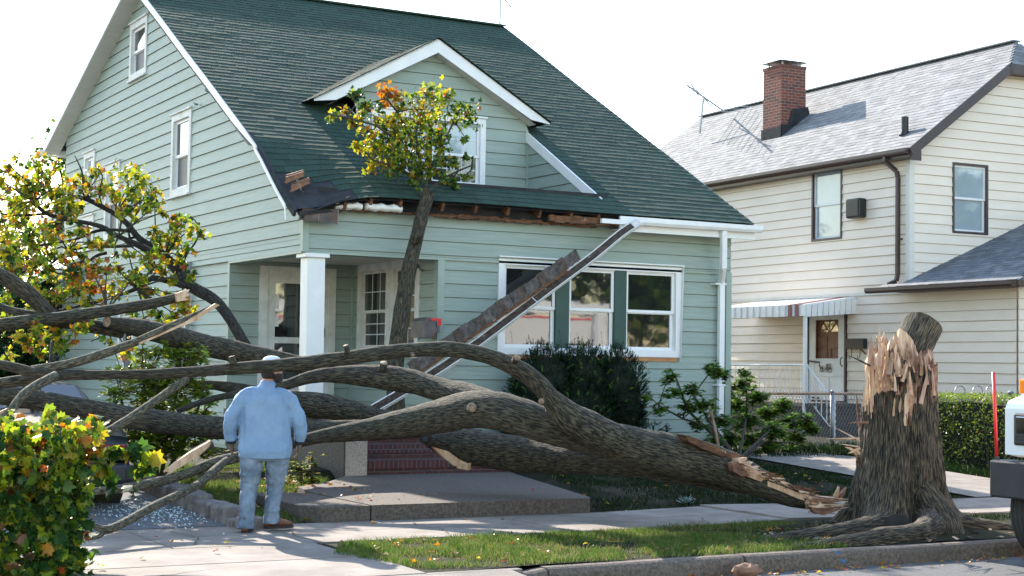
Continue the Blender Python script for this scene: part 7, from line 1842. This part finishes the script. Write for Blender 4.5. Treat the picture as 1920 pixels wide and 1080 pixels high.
def wheel(x, y, r=.50, w=.27):
    mb = MB(); prof = [(-.5, .78), (-.5, .90), (-.46, .97), (-.32, 1.0), (-.30, .985), (-.27, 1.0), (-.13, 1.0), (-.11, .985), (-.08, 1.0), (.08, 1.0), (.11, .985), (.13, 1.0), (.27, 1.0), (.30, .985), (.32, 1.0), (.46, .97), (.5, .90), (.5, .78)]
    n = 48; mb.loft([[V((x + r * q * math.cos(2 * math.pi * k / n), y + w * o, TG + r + r * q * math.sin(2 * math.pi * k / n))) for k in range(n)] for o, q in prof], caps=True)
    t = mb.build('wheel', M['rubber'], tr, autosmooth=40)
    sy = y - w * .5
    mb = MB(); mb.loft([[V((x + r * q * math.cos(2 * math.pi * k / 24), sy + o, TG + r + r * q * math.sin(2 * math.pi * k / 24))) for k in range(24)] for o, q in ((-.004, .62), (.03, .55), (.03, .25), (-.05, .22), (-.05, .05))]); mb.build('rim', M['truckw'], t, smooth=False)
for x in (TX + .62, TX + 7.1):
    for y in (TY1 - .06, TY0 + .14): wheel(x, y - .02)
mb = MB(); prof = [(TX + 1.15, TG + .75), (TX + 1.15, TG + 1.95), (TX + 1.55, TG + 2.75), (TX + 2.55, TG + 2.80), (TX + 2.6, TG + .75)]
a = [V((x, TY0 + .04, z)) for x, z in prof]; b = [V((x, TY1 - .04, z)) for x, z in prof]; mb.poly(a); mb.poly(b[::-1])
for k in range(5): mb.poly([a[(k + 1) % 5], a[k], b[k], b[(k + 1) % 5]])
cab = mb.build('cab', M['truckw'], tr, bevel=.05)
mb = MB()
for y, s in ((TY0 + .03, -1), (TY1 - .03, 1)): mb.poly([V((TX + 1.45, y, TG + 1.98)), V((TX + 2.3, y, TG + 1.98)), V((TX + 2.3, y, TG + 2.6)), V((TX + 1.72, y, TG + 2.6))] if s < 0 else [V((TX + 1.72, y, TG + 2.6)), V((TX + 2.3, y, TG + 2.6)), V((TX + 2.3, y, TG + 1.98)), V((TX + 1.45, y, TG + 1.98))])
mb.poly([V((TX + 1.175, TY1 - .15, TG + 2.02)), V((TX + 1.175, TY0 + .15, TG + 2.02)), V((TX + 1.50, TY0 + .2, TG + 2.68)), V((TX + 1.50, TY1 - .2, TG + 2.68))])
mb.build('window', M['glass'], cab)
mb = MB(); mb.box((TX + .3, TY0 + .5, TG + .55), (TX + 10.1, TY1 - .5, TG + .75)); mb.build('chassis', M['black'], tr)
mb = MB(); mb.box((TX + 2.7, TY0 - .02, TG + .78), (TX + 10.2, TY1 + .02, TG + 2.05)); mb.box((TX + 2.7, TY0 + .25, TG + 2.05), (TX + 8.3, TY1 - .05, TG + 2.95))
for k in range(7): mb.box((TX + 2.78 + k * .98, TY0 - .035, TG + .86), (TX + 3.68 + k * .98, TY0 - .02, TG + 1.86)); mb.box((TX + 2.78 + k * .98, TY1 + .02, TG + .86), (TX + 3.68 + k * .98, TY1 + .035, TG + 1.86))
body = mb.build('utility_body', M['truckw'], tr, bevel=.015)
mb = MB(); mb.box((TX + 2.72, TY1 - .049, TG + 2.88), (TX + 8.28, TY1 - .03, TG + 2.92)); mb.build('red_stripe', M['redp'], body)
mb = MB(); mb.tube([(TX + 9.2, 9.55, TG + 2.0), (TX + 9.2, 9.55, TG + 3.1)], .22, 14); mb.bar((TX + 9.4, 9.55, TG + 3.15), (TX + 2.6, 9.55, TG + 3.25), .24, .26); mb.build('boom', M['truckw'], tr, bevel=.03)
mb = MB()
for xx in (TX + 6.9, TX + 7.6):
    mb.tube([(xx, TY1 + .04, TG + 1.0), (xx, TY1 + .16, TG + 1.05), (xx, TY1 + .16, TG + 2.2), (xx + .1, TY1 + .16, TG + 2.3), (xx + .4, TY1 + .16, TG + 2.3), (xx + .5, TY1 + .16, TG + 2.2), (xx + .5, TY1 + .16, TG + 1.05), (xx + .5, TY1 + .04, TG + 1.0)], .025, 6)
mb.box((TX + 9.6, TY1 + .03, TG + 1.1), (TX + 10.1, TY1 + .12, TG + 1.7)); mb.build('side_rails', M['black'], tr)
mb = MB()
for y in (TY1 + .28,): mb.box((TX + 1.18, y, TG + 1.95), (TX + 1.26, y + .2, TG + 2.35)); mb.tube([(TX + 1.3, TY1, TG + 1.9), (TX + 1.22, y + .1, TG + 1.95), (TX + 1.22, y + .1, TG + 2.4), (TX + 1.3, TY1, TG + 2.45)], .014, 6)
mb.build('mirror', M['black'], tr)

# ================================================================ THE CAR UNDER THE BRANCHES
car = thing('dark_car', 'dark car crushed under the fallen limbs in the driveway, mostly hidden by leaves', 'car', (3.7, 18.3, .1))
CX, CW, CY = 3.74, .88, 16.15
def sec(y, zb_, zs, zr_, ws, wr):
    h = ws; pts = [(-h * .92, zb_), (-h, zb_ + .18), (-h * 1.0, (zb_ + zs) / 2), (-h * .97, zs), (-wr, zr_ - .02), (-wr * .7, zr_), (wr * .7, zr_), (wr, zr_ - .02), (h * .97, zs), (h * 1.0, (zb_ + zs) / 2), (h, zb_ + .18), (h * .92, zb_)]
    return [V((CX + x, y, z)) for x, z in pts]
mb = MB(); cs = [(CY, .42, .72, .74, .74, .66), (CY + .06, .30, .82, .86, .82, .74), (CY + .5, .26, .92, .98, .87, .78), (CY + .95, .25, .95, 1.03, .88, .78), (CY + 1.0, .25, .95, 1.05, .88, .74), (CY + 1.5, .25, .96, 1.36, .88, .62), (CY + 2.6, .25, .96, 1.40, .88, .60), (CY + 3.3, .25, .94, 1.02, .88, .74), (CY + 4.3, .28, .85, .92, .84, .72), (CY + 4.5, .4, .7, .74, .74, .66)]
mb.loft([sec(*c) for c in cs]); cb = mb.build('body', M['carpaint'], car, autosmooth=38)
mb = MB()
P = lambda x, y, z: V((CX + x, y, z))
mb.poly([P(-.64, CY + 1.04, 1.095), P(.64, CY + 1.04, 1.095), P(.56, CY + 1.44, 1.345), P(-.56, CY + 1.44, 1.345)])
for s in (-1, 1):
    q = [P(s * .86, CY + 1.3, .99), P(s * .86, CY + 2.9, .99), P(s * .64, CY + 2.5, 1.34), P(s * .65, CY + 1.6, 1.33)]; mb.poly(q if s > 0 else q[::-1])
mb.build('window', M['glass'], cb)
mb = MB(); mb.box((CX - .78, CY - .06, .36), (CX + .78, CY + .1, .56)); mb.box((CX + .70, CY - .03, .36), (CX + .90, CY + .5, .54)); mb.build('bumper', M['black'], car, bevel=.04)
for s in (-1, 1):
    mb = MB(); mb.box((CX + s * .62 - .14, CY - .02, .62), (CX + s * .62 + .14, CY + .05, .76)); mb.build('tail_light', mat('red_lamp_glass', (.25, .01, .01), .15), car, bevel=.01)
for y in (CY + .8, CY + 3.6):
    for s in (-1, 1):
        mb = MB(); n = 28; mb.loft([[V((CX + s * (.70 + o), y + .32 * q * math.cos(2 * math.pi * k / n), .05 + .32 + .32 * q * math.sin(2 * math.pi * k / n))) for k in range(n)] for o, q in ((0, .7), (.0, 1), (.18, 1), (.20, .9), (.19, .65))]); w_ = mb.build('wheel', M['rubber'], car, autosmooth=40)
        mb = MB(); mb.loft([[V((CX + s * (.70 + o), y + .32 * q * math.cos(2 * math.pi * k / n), .37 + .32 * q * math.sin(2 * math.pi * k / n))) for k in range(n)] for o, q in ((.185, .64), (.16, .5), (.19, .15))]); mb.build('rim', M['metal'], w_)

# ================================================================ TREES BEYOND
def bigtree(name, label, x, y, h, cr, mats, mix, n, size, seed, group=None, trunk_h=.35, zr=.9, dense=1.0, z0=0, shape=SIMPLE, sub=26):
    root = thing(name, label, 'tree', (x, y, z0), group); rng = random.Random(seed)
    tw = MB(); th = h * trunk_h
    tw.tube([(x, y, z0 - .2), (x + .1, y, z0 + th), (x, y + .1, z0 + h * .75)], [h * .025, h * .018, h * .006], 8)
    blobs = []
    for k in range(sub):
        a = rng.uniform(0, 6.28); f = rng.random() ** .5; zz = rng.uniform(-1, 1); rr = cr * f * math.sqrt(max(.05, 1 - zz * zz)); c = V((x + rr * math.cos(a), y + rr * math.sin(a), z0 + th + (h - th) * .5 + zz * (h - th) * .5 * zr)); blobs.append(c)
        b0 = V((x, y, z0 + th + (c.z - z0 - th) * .4)); tw.tube([b0, b0.lerp(c, .5) + V((0, 0, .2)), c], [h * .008, h * .005, h * .002], 5)
        for j in range(4):
            e = c + V((rng.gauss(0, 1), rng.gauss(0, 1), rng.gauss(0, .8))) * cr * .22; tw.tube([c, e], [h * .002, h * .001], 4)
    tw.build('trunk', M['darkbark'], root)
    mb = MB()
    for k in range(n):
        c = rng.choice(blobs); p = c + V((rng.gauss(0, 1), rng.gauss(0, 1), rng.gauss(0, .7))) * cr * .20 * dense
        leaf(mb, p, size * rng.uniform(.6, 1.3), rng, pick(rng, mix), shape, .3)
    mb.build('crown', mats, root)
bt = PD(-20, 600, 46); bigtree('autumn_tree', 'thin autumn tree with sparse yellow leaves far behind the left edge of the green house', bt.x, bt.y, 6.6, 2.6, M['leafmix'], MY, 900, .16, 101, trunk_h=.3, dense=1.2, sub=44)
bt = PD(60, 600, 52); bigtree('bare_tree', 'mostly bare twiggy tree behind the yellow branches at the far left', bt.x, bt.y, 6.2, 2.2, M['leafmix'], MD, 1300, .15, 102, trunk_h=.25, sub=40)
bt = PD(40, 680, 38); bigtree('dark_evergreen', 'dark green evergreen low at the far left behind the branches', bt.x, bt.y, 4.0, 1.5, [M['leafd'], M['yew']], (2, 1), 9000, .13, 103, trunk_h=.1, sub=50)
bt = PD(-60, 680, 34); bigtree('dark_evergreen', 'dark evergreen cut by the left picture edge behind the branches', bt.x, bt.y, 3.6, 1.6, [M['leafd'], M['yew']], (2, 1), 7000, .13, 104, trunk_h=.1, sub=50)
bt = PD(128, 520, 62); bigtree('distant_tree', 'green treetop just showing beyond the left roof edge of the green house', bt.x, bt.y, 11.2, 1.7, [M['leafg'], M['leafd']], (1, 1), 1500, .2, 105, trunk_h=.4, sub=22)
# trees across the street, which the windows mirror
k = 0
for x, y, h, c in ((28, -14, 11, 4.2), (36, -12, 12, 4.5), (44, -16, 13, 5), (54, -14, 12, 4.5), (66, -20, 12, 5)):
    k += 1; bigtree('street_tree', ['', 'nearest of the green trees across the street that the windows mirror', 'second tree of the row across the street, seen only in the window glass', 'middle tree of the row across the street, seen only in the window glass', 'fourth tree of the row across the street, seen only in the window glass', 'farthest of the green trees across the street that the windows mirror'][k], x, y, h, c, [M['leafg'], M['leafd'], M['leafyg']], (4, 5, 1), 2600, .5, 200 + k, group='trees across the street', trunk_h=.22, dense=1.15, sub=34)
for o in list(bpy.data.objects):
    if '_w' in o.keys(): del o['_w']
